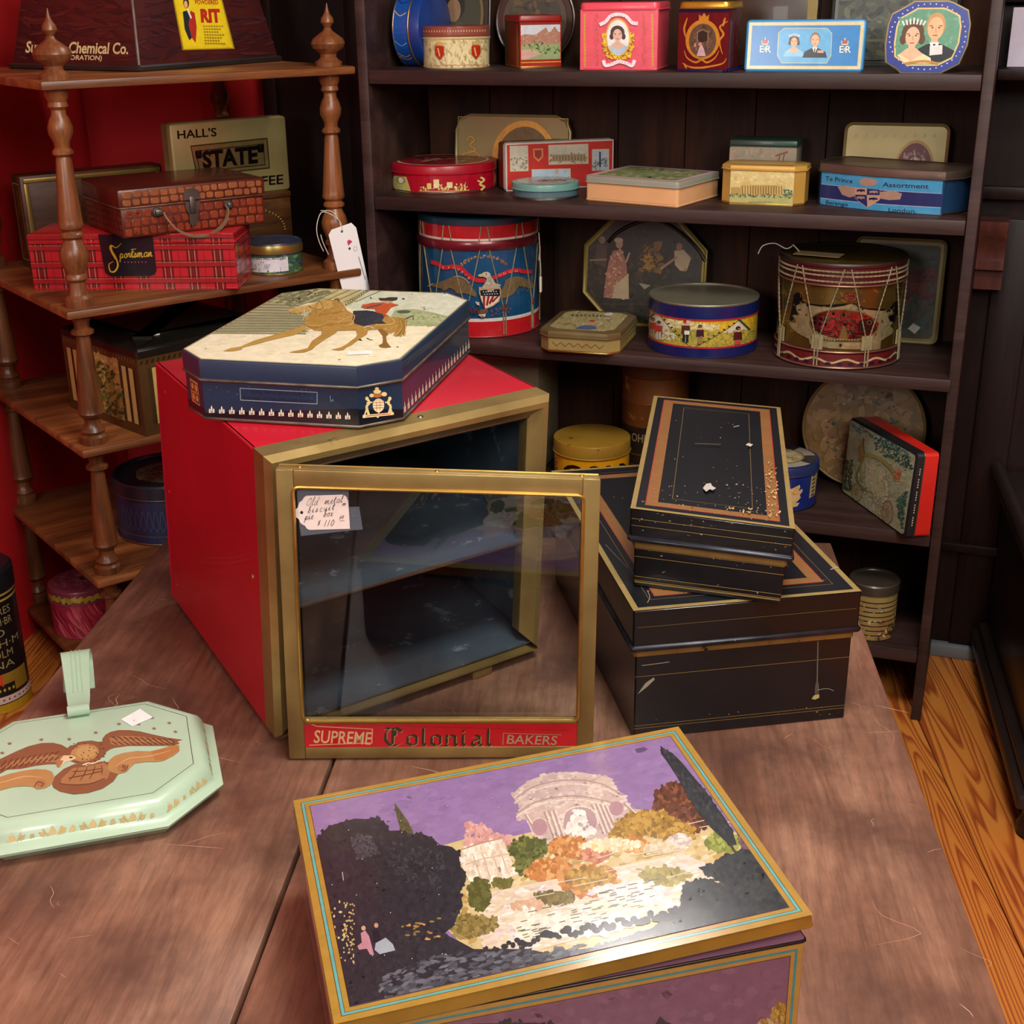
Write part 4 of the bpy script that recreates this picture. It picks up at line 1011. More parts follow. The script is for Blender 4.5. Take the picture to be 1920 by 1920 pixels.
# rider
shp([(1210, 130), (1270, 118), (1330, 116), (1400, 122), (1446, 136), (1400, 148), (1360, 200), (1300, 184), (1290, 158), (1230, 156), (1200, 146)], 'c25a34', 30, ['c8643c', 'b84e2c'])
A.line([(1240, 150), (1330, 130)], 6, '38445c'); A.poly([(1340, 190), (1380, 206), (1350, 214)], 'c2482c')
A.ell(1372, 108, 34, 16, 'd8a888', 14); shp([(1312, 86), (1350, 88), (1380, 82), (1436, 84), (1432, 100), (1400, 108), (1330, 104), (1318, 98)], '3a3c34')
A.line([(1352, 112), (1362, 114)], 3, '5a3424'); A.line([(1380, 114), (1390, 114)], 3, '5a3424')
A.ell(1480, 180, 46, 10, '5c6450', 10); A.line([(1490, 230), (1540, 210), (1545, 236)], 7, '6c6c54', 3)
A.poly([(1122, 452), (1284, 448), (1280, 476), (1114, 480)], 'f6f6f2')
A.border(.0, .0016, 'b4a37c')
A.build(rt, 'lid_picture', topf(RH, 0, 0), print_mat('rider_print', .3, coat=.3), 'rider in red tunic on a golden horse', eps=.0001, step=4e-6, dim=.98)
# front wall print
FL_ = RW - 2 * RCH
A = Art(FL_, .056, quad=[(379, 777), (674, 805), (670, 722), (374, 700)], view=V6)
A.rect(100, 845, 1250, 1100, '0c141e')
A.poly([(368, 672), (894, 714), (892, 804), (370, 762)], '8fa4b0'); A.poly([(372, 677), (890, 718), (888, 799), (374, 757)], '14324c')
A.text('H.R.H. PRINCESS ELIZABETH', 440, 712, 30, '0a1420', ang=4.4, width=385); A.text('COLONEL OF THE GRENADIER GUARDS', 388, 754, 27, '0a1420', ang=4.4, width=478)
for k in range(15):
    x = 180 + k * 66.2; y = 842 + k * 5.2
    for dx in (-13, 0, 13): A.poly([(x + dx - 5, y + 4), (x + dx - 5, y - 20 - (16 if dx == 0 else 0)), (x + dx, y - 28 - (22 if dx == 0 else 0)), (x + dx + 5, y - 20 - (16 if dx == 0 else 0)), (x + dx + 5, y + 4)], 'e4dcc4')
    A.ell(x, y - 4, 4, 5, '5a1c20', 8)
chips(A, 30, [(160, 640), (1140, 700), (1140, 800), (160, 760)], ('7c94a4', '9ab0bc'), 4)
A.line([(985, 740), (990, 780), (1005, 775), (1002, 765)], 5, '6c8898', 2)
A.build(rt, 'front_print', plane_fn((RCH, 0, .0035), (1, 0, 0), (0, 0, 1)), P_GLOSS, 'pale pointed motifs above a black band')
# coat of arms on the right-front chamfer, chequered badge on the left-front chamfer
cl = RCH * sqrt(2)
A = Art(cl, .056, quad=[(674, 805), (760, 788), (756, 705), (670, 722)], view=V6)
A.rect(1100, 850, 1600, 1100, '0c141e')
g = 'd8c488'
A.ell(1318, 820, 40, 52, g, 20); A.poly([(1282, 790), (1354, 786), (1352, 840), (1320, 880), (1288, 846)], 'e8dcb8')
for q in range(3): A.line([(1286, 800 + q * 20), (1350, 797 + q * 20)], 5, 'b04a34')
for q in range(2): A.line([(1304 + q * 24, 792), (1306 + q * 22, 858)], 4, 'a07c30')
for sx, x0 in ((-1, 1240), (1, 1398)):
    A.line([(x0, 770), (x0 - 14 * sx, 800), (x0 + 4 * sx, 830), (x0 - 10 * sx, 888)], 17, g, 4); A.ell(x0 - 2, 768, 12, 15, g, 12); A.line([(x0 - 4, 800), (x0 - 34 * sx, 796)], 10, g); A.line([(x0 + 6 * sx, 850), (x0 + 18 * sx, 890)], 10, g)
A.ell(1308, 742, 34, 20, 'a8643c', 16); A.ell(1308, 716, 27, 15, g, 14); A.ell(1306, 694, 14, 12, g, 12); A.ell(1270, 745, 16, 15, g, 10); A.ell(1356, 735, 20, 17, g, 10)
A.poly([(1208, 892), (1424, 872), (1424, 892), (1208, 914)], 'e0cfa0'); A.line([(1230, 900), (1400, 884)], 6, 'b0442c'); A.ell(1312, 905, 9, 9, g, 8)
A.build(rt, 'coat_of_arms', plane_fn((RW - RCH, 0, .0035), (1, 1, 0), (0, 0, 1)), P_GLOSS)
A = Art(cl, .056); A.rect(0, 0, 1, .012, '0c141e'); A.rect(.018, .012, .050, .046, 'c8a050')
for i in range(2):
    for j in range(2): A.rect(.020 + i * .015, .014 + j * .0155, .033 + i * .015, .0275 + j * .0155, 'a8442c' if (i + j) % 2 == 0 else '22303c'); A.ell(.0265 + i * .015, .021 + j * .0155, .004, .005, 'd8b868', 10)
A.build(rt, 'badge', plane_fn((0, RCH, .0035), (1, -1, 0), (0, 0, 1)), P_GLOSS)
A = Art(RD - 2 * RCH, .056)
for k in range(21):
    x = .008 + k * .0179
    for dx in (-.0035, 0, .0035): A.poly([(x + dx - .0013, .006), (x + dx + .0013, .006), (x + dx + .0013, .0135 + (.005 if dx == 0 else 0)), (x + dx, .0155 + (.007 if dx == 0 else 0)), (x + dx - .0013, .0135 + (.005 if dx == 0 else 0))], 'e4dcc4')
A.build(rt, 'side_print', plane_fn((RW, RCH, .0035), (0, 1, 0), (0, 0, 1)), P_GLOSS)
# ================================================================= GREEN SILENT BUTLER
GB = paint('pale_green_enamel', 'b2cfb6', .3, 0, 'a8c6ac', 6, coat=.25, bmp=.12)
GBD = paint('pale_green_enamel_scuffed', 'a8c4aa', .33, 0, '94ae96', 6, '6c7468', .72, 50, coat=.2)
gb = thing('crumb_pan', 'pale green octagonal lidded crumb pan with brown painted eagle and curled handle', 'tin pan', (-.5817, 1.534, 0), .29)
GW, GD, GC = .297, .25, .058
gout = [(x - GW / 2, y - GD / 2) for x, y in rect(GW, GD, GC, 1)]
part(gb, 'body', loft(bmesh.new(), gout, [(.010, 0), (.014, .002), (.022, .014), (.024, .0165), (.020, .0165)]), GB)
part(gb, 'body_rim', loft(bmesh.new(), gout, [(.022, .0135)] + bead(.0165, .0022, .0245) + [(.022, .0195)], False, False), GBD)
part(gb, 'lid', loft(bmesh.new(), gout, [(.018, .0185), (.0285, .019), (.029, .0205), (.0255, .0225), (.019, .0245), (.0165, .030), (.014, .038), (.009, .0455), (.004, .0488), (.001, .050), (-.004, .0505)]), GB, smooth=50)
A = Art(GW, GD, quad=[(0, 0), (1, 0), (1, 1), (0, 1)], view=(0, 1200, .260417), clip=[(x + GW / 2, y + GD / 2) for x, y in offset_poly(gout, -.002)])
A.H = homog_ls([(26, 1355), (280, 1313), (362, 1338), (366, 1437), (277, 1493)], [(GC, GD), (GW - GC, GD), (GW, GD - GC), (GW, GC), (GW - GC, 0)])
A.border(.0035, .0009, '3c4438')
B1, B2, B3 = '8a5c42', 'a87a54', '6c4432'
def both(P, c): A.poly(P, c)
WR = [(720, 720), (745, 690), (780, 670), (840, 655), (920, 655), (1000, 665), (1100, 690), (1200, 712), (1312, 728), (1270, 742), (1285, 758), (1230, 775), (1100, 775), (1000, 775), (900, 775), (800, 790), (770, 800), (740, 820), (715, 800)]
WL = [(470, 790), (430, 765), (370, 750), (290, 752), (200, 775), (120, 810), (40, 850), (-60, 900), (-160, 960), (-120, 985), (0, 975), (60, 940), (150, 935), (250, 915), (330, 905), (400, 905), (450, 870)]
for P in (WR, WL): both(P, B1)
A.poly([(770, 715), (850, 700), (950, 700), (1080, 715), (1230, 735), (1240, 760), (1100, 762), (950, 760), (820, 770), (780, 760)], B2)
A.poly([(440, 850), (350, 830), (230, 850), (100, 880), (-40, 940), (60, 925), (200, 895), (330, 890), (420, 890)], B2)
for k in range(11):
    x = 790 + k * 42; A.line([(x, 705 + k * 2), (x + 20, 714 + k * 2), (x + 36, 732 + k * 2)], 10, B3, 0); A.line([(x, 742 + k), (x + 34, 764)], 9, B3, 0)
    x = 410 - k * 40; A.line([(x, 850 + k * 7), (x - 30, 874 + k * 8)], 9, B3, 0); A.line([(x, 812 + k * 7), (x - 30, 832 + k * 10)], 9, B3, 0)
A.poly([(470, 790), (490, 772), (520, 768), (545, 748), (590, 740), (640, 735), (690, 745), (722, 742), (740, 770), (755, 800), (730, 840), (690, 875), (640, 905), (590, 915), (540, 905), (490, 885), (455, 870), (440, 845)], B1)
A.ell(590, 825, 100, 62, 'b58a58', 20, -.2); A.ell(600, 820, 74, 44, 'c09a66', 20, -.2)
for k in range(34): x, y = random.uniform(500, 730), random.uniform(755, 890); A.line([(x, y), (x + 8, y + 5)], 5, '5a3826')
A.poly([(415, 880), (440, 845), (500, 845), (530, 862), (500, 880), (450, 895), (425, 925), (395, 925), (390, 905)], 'e0c8a0'); A.poly([(395, 925), (388, 900), (412, 880), (440, 880), (430, 905), (408, 930)], B2); A.ell(492, 860, 14, 6, '3a2418', 10)
A.line([(570, 915), (610, 900), (640, 905), (690, 885)], 8, 'ead8b0', 3); A.line([(590, 905), (600, 920)], 6, 'ead8b0'); A.line([(640, 895), (655, 915)], 6, 'ead8b0')
A.poly([(358, 1040), (380, 990), (440, 940), (520, 905), (600, 920), (700, 890), (760, 895), (800, 940), (816, 980), (780, 1030), (700, 1080), (600, 1108), (500, 1116), (410, 1095), (366, 1066)], B1)
A.poly([(420, 1010), (500, 935), (600, 925), (720, 900), (770, 940), (740, 1010), (640, 1045), (500, 1050), (420, 1045)], B2)
for a, b in (((540, 930), (470, 1030)), ((605, 925), (545, 1028)), ((660, 915), (610, 1018)), ((700, 912), (700, 985))): A.line([a, ((a[0] + b[0]) / 2 + 6, (a[1] + b[1]) / 2), b], 8, B3, 3, True)
A.line([(470, 1005), (560, 990), (700, 960)], 7, B3, 3); A.line([(500, 960), (600, 955), (700, 940)], 6, B3, 3); A.line([(410, 1042), (500, 1052), (620, 1045), (720, 1010)], 7, B3, 4)
FR_ = [(745, 930), (760, 880), (800, 850), (860, 830), (960, 815), (1060, 818), (1140, 800), (1210, 778), (1278, 772), (1275, 815), (1230, 850), (1150, 888), (1100, 895), (1020, 895), (940, 905), (910, 930), (880, 962), (820, 980), (770, 968), (748, 950)]
A.poly(FR_, 'b58a58'); A.poly([(1060, 820), (1140, 800), (1278, 772), (1272, 815), (1150, 885), (1090, 885)], 'b07a4a'); A.line([(800, 930), (900, 870), (1040, 855), (1220, 810)], 6, 'd4b080', 4, True); A.ell(850, 940, 36, 32, B2, 16); A.ell(862, 930, 18, 16, B1, 12); A.line([(840, 960), (880, 945), (890, 915)], 6, B3, 3)
FL2 = [(375, 1000), (360, 960), (320, 945), (250, 940), (170, 950), (80, 970), (0, 995), (-100, 1030), (-100, 1090), (0, 1085), (100, 1060), (180, 1055), (230, 1060), (260, 1078), (310, 1072), (350, 1050)]
A.poly(FL2, 'b58a58'); A.line([(300, 1000), (180, 990), (60, 1020), (-60, 1050)], 6, 'd4b080', 4, True); A.ell(285, 1040, 34, 28, B2, 16); A.line([(240, 1060), (262, 1030), (300, 1040), (285, 1062)], 6, B3, 3)
for (x, y) in ((848, 612), (994, 612), (1100, 562), (1106, 645), (1225, 602), (1264, 670), (676, 678), (485, 727), (290, 730), (74, 758), (25, 825), (-40, 780)):
    A.poly([(x + (15 if i % 2 == 0 else 6) * sin(i * pi / 5) * 1.3, y - (15 if i % 2 == 0 else 6) * cos(i * pi / 5) * .8) for i in range(10)], '9c6a50')
A.poly([(866, 578), (1015, 494), (1106, 560), (946, 632)], 'f8f8f8'); A.ell(962, 586, 6, 4, '9a98a0', 6)
A.build(gb, 'painted_eagle', plane_fn((-GW / 2, -GD / 2, .0505), (1, 0, 0), (0, 1, 0)), print_mat('eagle_print', .32, coat=.2, fleck=.04), 'brown eagle above scrolls, ringed with small stars', eps=.00015, step=8e-6)
# gilt sprigs along the sloping lid edge
LP = [(.019, .0245), (.0165, .030), (.014, .038), (.009, .0455), (.004, .0488)]
def slope_art(i, n, name='gilt_border'):
    a, b = Vector((*gout[i], 0)), Vector((*gout[(i + 1) % 8], 0)); u = (b - a).normalized(); L = (b - a).length; nrm = Vector((u.y, -u.x, 0))
    def fn(x, y, d):
        s_ = y
        for (o0, z0), (o1, z1) in zip(LP, LP[1:]):
            q = sqrt((o1 - o0) ** 2 + (z1 - z0) ** 2)
            if s_ <= q or (o1, z1) == LP[-1]:
                f_ = s_ / q; o_, z_ = o0 + (o1 - o0) * f_, z0 + (z1 - z0) * f_; break
            s_ -= q
        return tuple(a + u * x + nrm * (o_ + d) + Vector((0, 0, z_ + d * .6)))
    A = Art(L, .028)
    for k in range(n):
        x = L * (k + .5) / n; s = random.uniform(.7, 1.1) if k % 4 else 1.4
        A.poly([(x - .004 * s, .005), (x + .003 * s, .006), (x + .0025 * s, .011), (x, .009 * s + .004), (x - .0025 * s, .011), (x - .004 * s, .0075)], random.choice(('c4a86c', 'b8a878', 'ccb47c')))
        if k % 4 == 0:
            for q in (-1, 1): A.line([(x + q * .006, .005), (x + q * .011, .014)], .0018, 'c4ac70'); A.line([(x + q * .010, .005), (x + q * .016, .011)], .0015, 'c4ac70')
    A.build(gb, name, fn, P_SATIN, eps=.0003)
slope_art(7, 15); slope_art(0, 6); slope_art(1, 9)
# ribbed strap handle, rising away from the lid and curling under at its end
hp = [(0, .118, .053), (0, .108, .0545), (0, .106, .061), (0, .112, .068), (0, .124, .060), (0, .140, .062), (0, .165, .074), (0, .190, .090), (0, .207, .100), (0, .221, .100), (0, .230, .091), (0, .228, .076), (0, .214, .065), (0, .198, .058), (0, .186, .053)]
HP = [Vector((-.002 + p[0], p[1], p[2])) for p in catmull(hp, 4)]
ws = [(.030 if i < 18 else .030 + min(1, (i - 18) / 20) * .014) for i in range(len(HP))]
ws = [w_ * (1 if i > 5 else .7 + .3 * sin(pi / 2 * i / 5)) for i, w_ in enumerate(ws)]
hd = part(gb, 'handle', ribbon(bmesh.new(), HP, (1, 0, 0), ws, .0014), GBD)
for q in (-.006, 0, .006):
    bm = bmesh.new(); tube(bm, [p + Vector((q, 0, .0008)) for p in HP[22:44]], .0011, 6); part(hd, 'rib', bm, GBD)
# ================================================================= BOOKCASE: helpers
def face_to_cam(x, y, yaw=0): return atan2(-y, -x) - yaw
def Acyl(r, h, xc, R, yt, yb, bt, bb, view=(0, 0, 1), amax=1.45):
    """round wall seen in front view: straightens measured positions onto arc length and height"""
    def H(px, py):
        s = max(-.995, min(.995, (px - xc) / R)); c = 1 - sqrt(1 - s * s)
        y0 = yb - bb * c; y1 = yt - bt * c
        return (r * asin(s) + r * amax, (y0 - py) / (y0 - y1) * h)
    return Art(2 * amax * r, h, curve=H, view=view)
def cyl_build(A, t, name, r, z0, a0, mat=None, amax=1.45, label=None, eps=.0004):
    return A.build(t, name, lambda x, y, d: ((r + d) * cos(a0 - amax + x / r), (r + d) * sin(a0 - amax + x / r), z0 + y), mat or P_GLOSS, label, eps=eps, strip=r * .12)
def upright(t, outline, depth, mat, edge=None, lean=0, lidd=.0, rim=.002, name='body'):
    """a tin or tray standing on its side, picture face towards the room (y = 0)"""
    st = lambda x, y, z: (x, depth - z, y)
    if lidd:
        part(t, 'body', loft(bmesh.new(), outline, [(-.004, 0), (0, .0015), (0, depth - lidd)]), mat, warp=st)
        part(t, 'lid', loft(bmesh.new(), outline, [(-.001, depth - lidd - .0005), (.0022, depth - lidd), (.0016, depth - lidd + .002), (.0015, depth - .003), (0, depth - .0008), (-.002, depth)]), edge or mat, warp=st)
    else:
        part(t, name, loft(bmesh.new(), outline, [(-.004, 0), (0, .0015), (.001, depth - .003), (.0003, depth - .001), (-.002, depth), (-.004, depth - .001), (-.0055, depth - .0022)]), mat, warp=st)
def bust(A, x, y, s, skin='d9b08c', hair='4a3426', dress='b8d0dc', crown=None, male=False, bg=None, down=1):
    """small head-and-shoulders portrait; x, y = chin, s = head height, y runs down"""
    A.poly([(x - s * .95, y + s * .95), (x - s * .8, y + s * .5), (x - s * .35, y + s * .25), (x, y + s * .15), (x + s * .35, y + s * .25), (x + s * .85, y + s * .5), (x + s * 1.0, y + s * .95)], dress)
    if not male: A.poly([(x - s * .5, y + s * .34), (x - s * .2, y + s * .1), (x + s * .2, y + s * .1), (x + s * .5, y + s * .34), (x, y + s * .62)], skin)
    A.rect(x - s * .14, y - s * .2, x + s * .14, y + s * .25, skin)
    if male:
        A.poly([(x - s * .2, y + s * .16), (x + s * .2, y + s * .16), (x, y + s * .7)], 'f0f0f0'); A.poly([(x - s * .05, y + s * .22), (x + s * .05, y + s * .22), (x + s * .04, y + s * .7), (x - s * .05, y + s * .7)], '20242c')
        A.ell(x, y - s * .52, s * .40, s * .52, hair, 16); A.ell(x, y - s * .40, s * .33, s * .46, skin, 16)
    else:
        A.ell(x, y - s * .56, s * .48, s * .48, hair, 18); A.ell(x - s * .4, y - s * .28, s * .15, s * .22, hair, 10); A.ell(x + s * .4, y - s * .28, s * .15, s * .22, hair, 10)
        A.ell(x, y - s * .38, s * .31, s * .42, skin, 16)
    for q in (-1, 1):
        A.line([(x + q * s * .20 - s * .06, y - s * .5), (x + q * s * .20 + s * .06, y - s * .5)], s * .035, '5a4030'); A.ell(x + q * s * .14, y - s * .43, s * .045, s * .03, '30241e', 8)
    A.line([(x, y - s * .40), (x + s * .03, y - s * .24)], s * .03, 'b88a6c'); A.line([(x - s * .09, y - s * .12), (x + s * .09, y - s * .12)], s * .045, 'a8483c')
    if crown:
        for k in range(7):
            a = -.45 + k * .15; A.line([(x + a * s * .9, y - s * .86 - s * .06 * (1 - abs(a) * 2)), (x + a * s * 1.1, y - s * 1.16 + abs(a) * s * .3)], s * .07, crown)
CREAMT = mm('d8c996', c2='c9b880'); GOLDT = paint('gold_lacquer_tin', 'a08446', .33, .6, '86703a', 8, '5c4a28', .7, 40)
# ---------------------------------------------------------------- top shelf
Z1, Z2, Z3, Z4, Z5 = SH
BT_ = mm('123a86', c2='0e2c6c')
c = bcp(.025, .15, Z1 + .0745)
t = thing('round_tin', 'glossy blue round tin standing on its edge at the left of the top shelf', 'tin box', tuple(c), rot=(0, radians(90), radians(-24)))
tin(t, circle(.074, 56), .062, .026, BT_, BT_, GOLDEDGE, lid_bev=.002)
part(t, 'lid_rim', loft(bmesh.new(), circle(.074, 56), bead(.0375, .0018, .0016), False, False), GOLDEDGE)
A = Art(2 * pi * .0745, .034); A.full('174a9c')
for k in range(26): x = random.uniform(0, .46); A.line([(x, .004), (x + .01, .017), (x + .004, .03)], .002, random.choice(('3a78c0', '0e2c6c', '5c94d0', 'b8985a')), 3)
A.build(t, 'wall_print', cyl_fn(.0745, .001), P_GLOSS, strip=.01)
t = thing('round_tin', 'small cream round tin with red shields and a red banded lid, top shelf', 'tin box', (-.1018, 2.8689, Z1))
r, h = .0672, .080
tin(t, circle(r, 56), h, .019, CREAMT, mm('8a4438', c2='743428'), lid_bev=.0025, lid_off=.0018)
a0 = face_to_cam(-.1018, 2.8689)
A = Acyl(r, h - .020, 856, 64, 66, 129, 1, 6); A.full('dccf9c')
for k in range(150): x = random.uniform(800, 912); y = random.uniform(70, 122); A.line([(x, y), (x + random.uniform(-4, 4), y + 3), (x + random.uniform(-3, 5), y + 6)], .7, random.choice(('a89a68', 'b8a874', '8c8058')))
for x in (826, 892):
    A.poly([(x - 8, 84), (x + 8, 84), (x + 8, 100), (x, 111), (x - 8, 100)], 'b02a1c'); A.ell(x, 79, 7, 4, 'c8a458', 10); A.line([(x - 3, 88), (x, 104)], 2.4, 'd8b060')
A.line([(793 + k * 6, 121 + (k % 2) * 2) for k in range(21)], .9, 'b04a3c'); A.line([(792, 68), (920, 68)], 2, 'c8b878')
cyl_build(A, t, 'wall_print', r, .0005, a0)
A = Acyl(r + .0018, .015, 856, 65, 49, 63, 1, 1); A.full('8a4a3c'); [A.ell(796 + k * 5, 56, 1.3, 2.4, 'c09878', 6) for k in range(24)]
cyl_build(A, t, 'lid_print', r + .0018, h - .0165, a0)
t = thing('picture_tray', 'dark oval portrait tray at the back of the top shelf, behind the cream tin', 'tray', tuple(bcp(.01, .235, Z1)), rot=(radians(-6), 0, BCY))
upright(t, rect(.16, .20, .012, 3), .012, mm('2c2820', c2='1e1a14'))
A = Art(.16, .20); A.ell(.08, .10, .066, .088, '6a5a34', 30); A.ell(.08, .10, .060, .082, '3a3828', 30); A.real = True
A.poly([(.03, .03), (.13, .03), (.12, .07), (.095, .085), (.065, .085), (.04, .07)], '4c4434'); A.ell(.08, .118, .024, .030, '241c16', 16); A.ell(.078, .108, .016, .024, '8a6c50', 16)
A.build(t, 'portrait', front(.16), P_SATIN)
t = thing('round_tray', 'dark brown round tray propped upright on the top shelf behind the castle tin', 'tray', tuple(bcp(.179, .245, Z1)), rot=(radians(-6), 0, BCY))
upright(t, circle(.087, 56, .087, .087), .012, mm('3a221a', c2='2a1812'))
A = Art(.174, .174); A.real = True; A.ell(.087, .087, .070, .070, '4a4030', 36); A.ell(.087, .087, .060, .060, '3a3a30', 36); A.dabs(90, ['5a4c34', '2e3028', '4c4432'], .01, [(.04, .04), (.13, .04), (.13, .13), (.04, .13)])
A.build(t, 'picture', front(.174), P_SATIN)
t = thing('square_tin', 'red and gold square tin with a castle view on its front, top shelf', 'tin box', (.0275, 2.778, Z1), .28)
w_, d_, h_ = .086, .105, .099
RG = mm('8c1c14', c2='7a1810')
tin(t, rect(w_, d_, .004, 3), h_, .012, RG, RG, GOLDEDGE)
A = Art(w_, .085, quad=[(976, 129), (1051, 129), (1052, 44), (976, 44)]); A.full('9a2014')
A.rect(978, 52, 1051, 54, 'c8963c'); A.rect(978, 118, 1051, 120, 'c8963c'); A.rect(978, 48, 1051, 50, '5a120c')
A.clip = clip_convex([A.M(p) for p in [(978, 114), (1050, 114), (1050, 49), (978, 49)]], A.clip)
A.full('c4ccd4'); A.poly([(970, 72), (985, 66), (1005, 68), (1015, 60), (1024, 54), (1030, 66), (1040, 52), (1046, 62), (1060, 70), (1060, 88), (970, 90)], 'a87c68')
A.dabs(70, ['b08870', 'c09a80', '94705c'], 2.6, [(972, 72), (1030, 62), (1052, 68), (1052, 88), (972, 88)]); A.rect(970, 86, 1060, 116, '8ea070'); A.poly([(970, 96), (1000, 94), (1015, 104), (985, 114), (970, 112)], 'c8a090')
A.dabs(60, ['4a6a34', '6c8850', '38542c', '9cac74'], 3.2, [(980, 82), (1010, 80), (1050, 96), (1050, 110), (1020, 104), (985, 94)])
A.build(t, 'castle_picture', front(w_, .001), P_GLOSS)
A = Art(d_, .085); A.real = True; A.full('a8402a'); A.rect(0, 0, .03, .085, '7a5a34')
for k in range(9): A.ell(d_ - .014, .008 + k * .0085, .006, .0045, 'd8a85a', 10); A.ell(d_ - .014, .008 + k * .0085, .003, .0022, 'a8301c', 8)
A.build(t, 'side_print', leftf(d_, .001), P_METAL)
t = thing('square_tin', 'bright pink square tin with an oval portrait in a yellow wreath, top shelf', 'tin box', (.1426, 2.6905, Z1), -.30)
w_, d_, h_ = .150, .12, .122
PK = mm('d8485a', c2='d04254')
tin(t, rect(w_, d_, .010, 4), h_, .014, PK, PK, None, lid_bev=.004)
A = Art(w_, .108, quad=[(36, 792), (905, 800), (938, 100), (52, 100)], view=(1080, 0, .16667), vq=True); A.full('dc5262')
for x in (100, 868): A.line([(x, 150), (x - 8, 760)], 26, 'cf7a48'); [A.ell(x - 4, 170 + k * 40, 11, 14, 'c8963a', 8) for k in range(15)]
for x in (235, 770):
    for k in range(60): A.line([(x + random.uniform(-26, 26), 140 + k * 10), (x + random.uniform(-26, 26), 152 + k * 10)], 3, 'b06a50')
A.dabs(260, ['e0b81c', 'c8981c', 'f0cc30', 'a88418'], 15, [(300, 380), (350, 360), (350, 560), (480, 640), (600, 560), (620, 360), (670, 400), (650, 560), (600, 660), (480, 690), (360, 660), (305, 560)], .7)
A.ell(478, 420, 142, 220, 'd8a838', 32); A.ell(478, 422, 126, 202, 'dfe6e2', 32)
A.clip = clip_convex([A.M((478 + 126 * cos(-k / 24 * 2 * pi), 422 + 202 * sin(-k / 24 * 2 * pi))) for k in range(24)], A.clip) or A.clip
bust(A, 474, 458, 168, hair='3c2a20', dress='a8c4d4', skin='d4b09c')
A.clip = [(0, 0), (w_, 0), (w_, .108), (0, .108)]
A.line([(280, 270), (340, 240), (400, 175), (480, 155), (570, 175), (640, 250), (700, 262)], 40, 'f0dce4', 4); A.line([(310, 690), (330, 740), (400, 730), (480, 700), (560, 715), (630, 745), (660, 690)], 40, 'f0dce4', 4)
for k in range(9): A.ell(330 + k * 38, 232 - 66 * sin(pi * k / 8), 5, 6, '9a8a9c', 6); A.ell(350 + k * 34, 728 - 20 * sin(pi * k / 8), 5, 6, '9a8a9c', 6)
A.build(t, 'front_print', front(w_, .001), P_GLOSS)
t = thing('square_tin', 'dark red tin with gold oval frame and gold lid, right of the pink tin', 'tin box', (.3197, 2.604, Z1), -.46)
w_, d_, h_ = .096, .085, .122
DR = mm('4c0e12', c2='3a0a10')
tin(t, rect(w_, d_, .012, 3), h_, .012, DR, paint('gold_lid', 'c89a3a', .3, .7, 'a87c2a', 14), mm('1c1440'), lid_bev=.004)
A = Art(w_, .108, quad=[(1130, 790), (1650, 790), (1650, 110), (1130, 110)], view=(1080, 0, .16667), vq=True); A.full('6c1218')
A.rect(1100, 765, 1700, 800, '1c1a5c'); A.rect(1100, 100, 1700, 145, '1a1440'); g = 'd09a34'
A.ell(1385, 440, 178, 218, g, 36); A.ell(1385, 450, 142, 184, '6c5c48', 36); A.dabs(120, ['7c6a54', '5a4c3c', '8a7860', '4c4034'], 16, [(1280, 380), (1385, 290), (1490, 380), (1490, 520), (1385, 610), (1280, 520)])
A.ell(1385, 400, 60, 70, '3c342c', 16); A.line([(1330, 480), (1330, 360), (1385, 330), (1440, 360), (1440, 480)], 10, '9c8c70')
A.poly([(1330, 620), (1350, 540), (1365, 500), (1385, 500), (1405, 545), (1425, 620)], 'd8ccd4'); A.ell(1362, 490, 20, 22, 'd0a888', 10); A.ell(1310, 500, 14, 24, 'c8a888', 8)
A.poly([(1340, 230), (1340, 165), (1365, 190), (1392, 150), (1420, 190), (1446, 165), (1440, 230)], g)
for pts in ([(1200, 560), (1230, 640), (1320, 690), (1385, 660), (1440, 690), (1520, 640), (1560, 560)], [(1220, 200), (1190, 320), (1210, 420)], [(1640, 240), (1560, 300), (1600, 380), (1560, 460), (1600, 600)], [(1180, 700), (1260, 740), (1340, 750), (1440, 740), (1600, 700), (1640, 640)], [(1200, 700), (1230, 760)], [(1610, 200), (1590, 300)]):
    A.line(pts, 22, g, 4, True)
A.build(t, 'front_print', front(w_, .001), P_METAL)
A = Art(d_, .108); A.real = True
for k in range(26): x, y = random.uniform(.012, .07), random.uniform(.012, .098); A.line([(x, y), (x + .006, y + .005), (x + .002, y + .011)], .0012, '6a4438', 3)
A.rect(0, 0, .1, .006, '1c1a5c'); A.build(t, 'side_print', rightf(w_, .001), P_GLOSS)
t = thing('flat_tin', 'long sky blue tin with a royal couple and crowned monograms, leaning on the top shelf', 'tin box', (.4431, 2.5916, Z1 + .0005), rot=(radians(-7), 0, -.30))
w_, h_ = .2125, .0885
SB = mm('3a8cc4', c2='3484bc'); upright(t, rect(w_, h_, .006, 3), .032, SB, SB, lidd=.012)
V5 = (1250, 0, .34896)
A = Art(w_, h_, quad=[(420, 384), (1056, 382), (1068, 108), (424, 112)], view=V5, vq=True); A.border(.0035, .0055, 'cfc49a'); A.border(.009, .0006, '8a8a58')
A.clip = [(.0096, .0096), (w_ - .0096, .0096), (w_ - .0096, h_ - .0096), (.0096, h_ - .0096)]; A.full('1f7cc0'); A.clip = [(0, 0), (w_, 0), (w_, h_), (0, h_)]
A.poly([(595, 180), (625, 152), (860, 152), (888, 180), (888, 300), (865, 342), (620, 342), (595, 300)], 'c0b884'); A.poly([(600, 182), (628, 156), (858, 156), (884, 182), (884, 298), (862, 338), (622, 338), (600, 298)], '58a8d8')
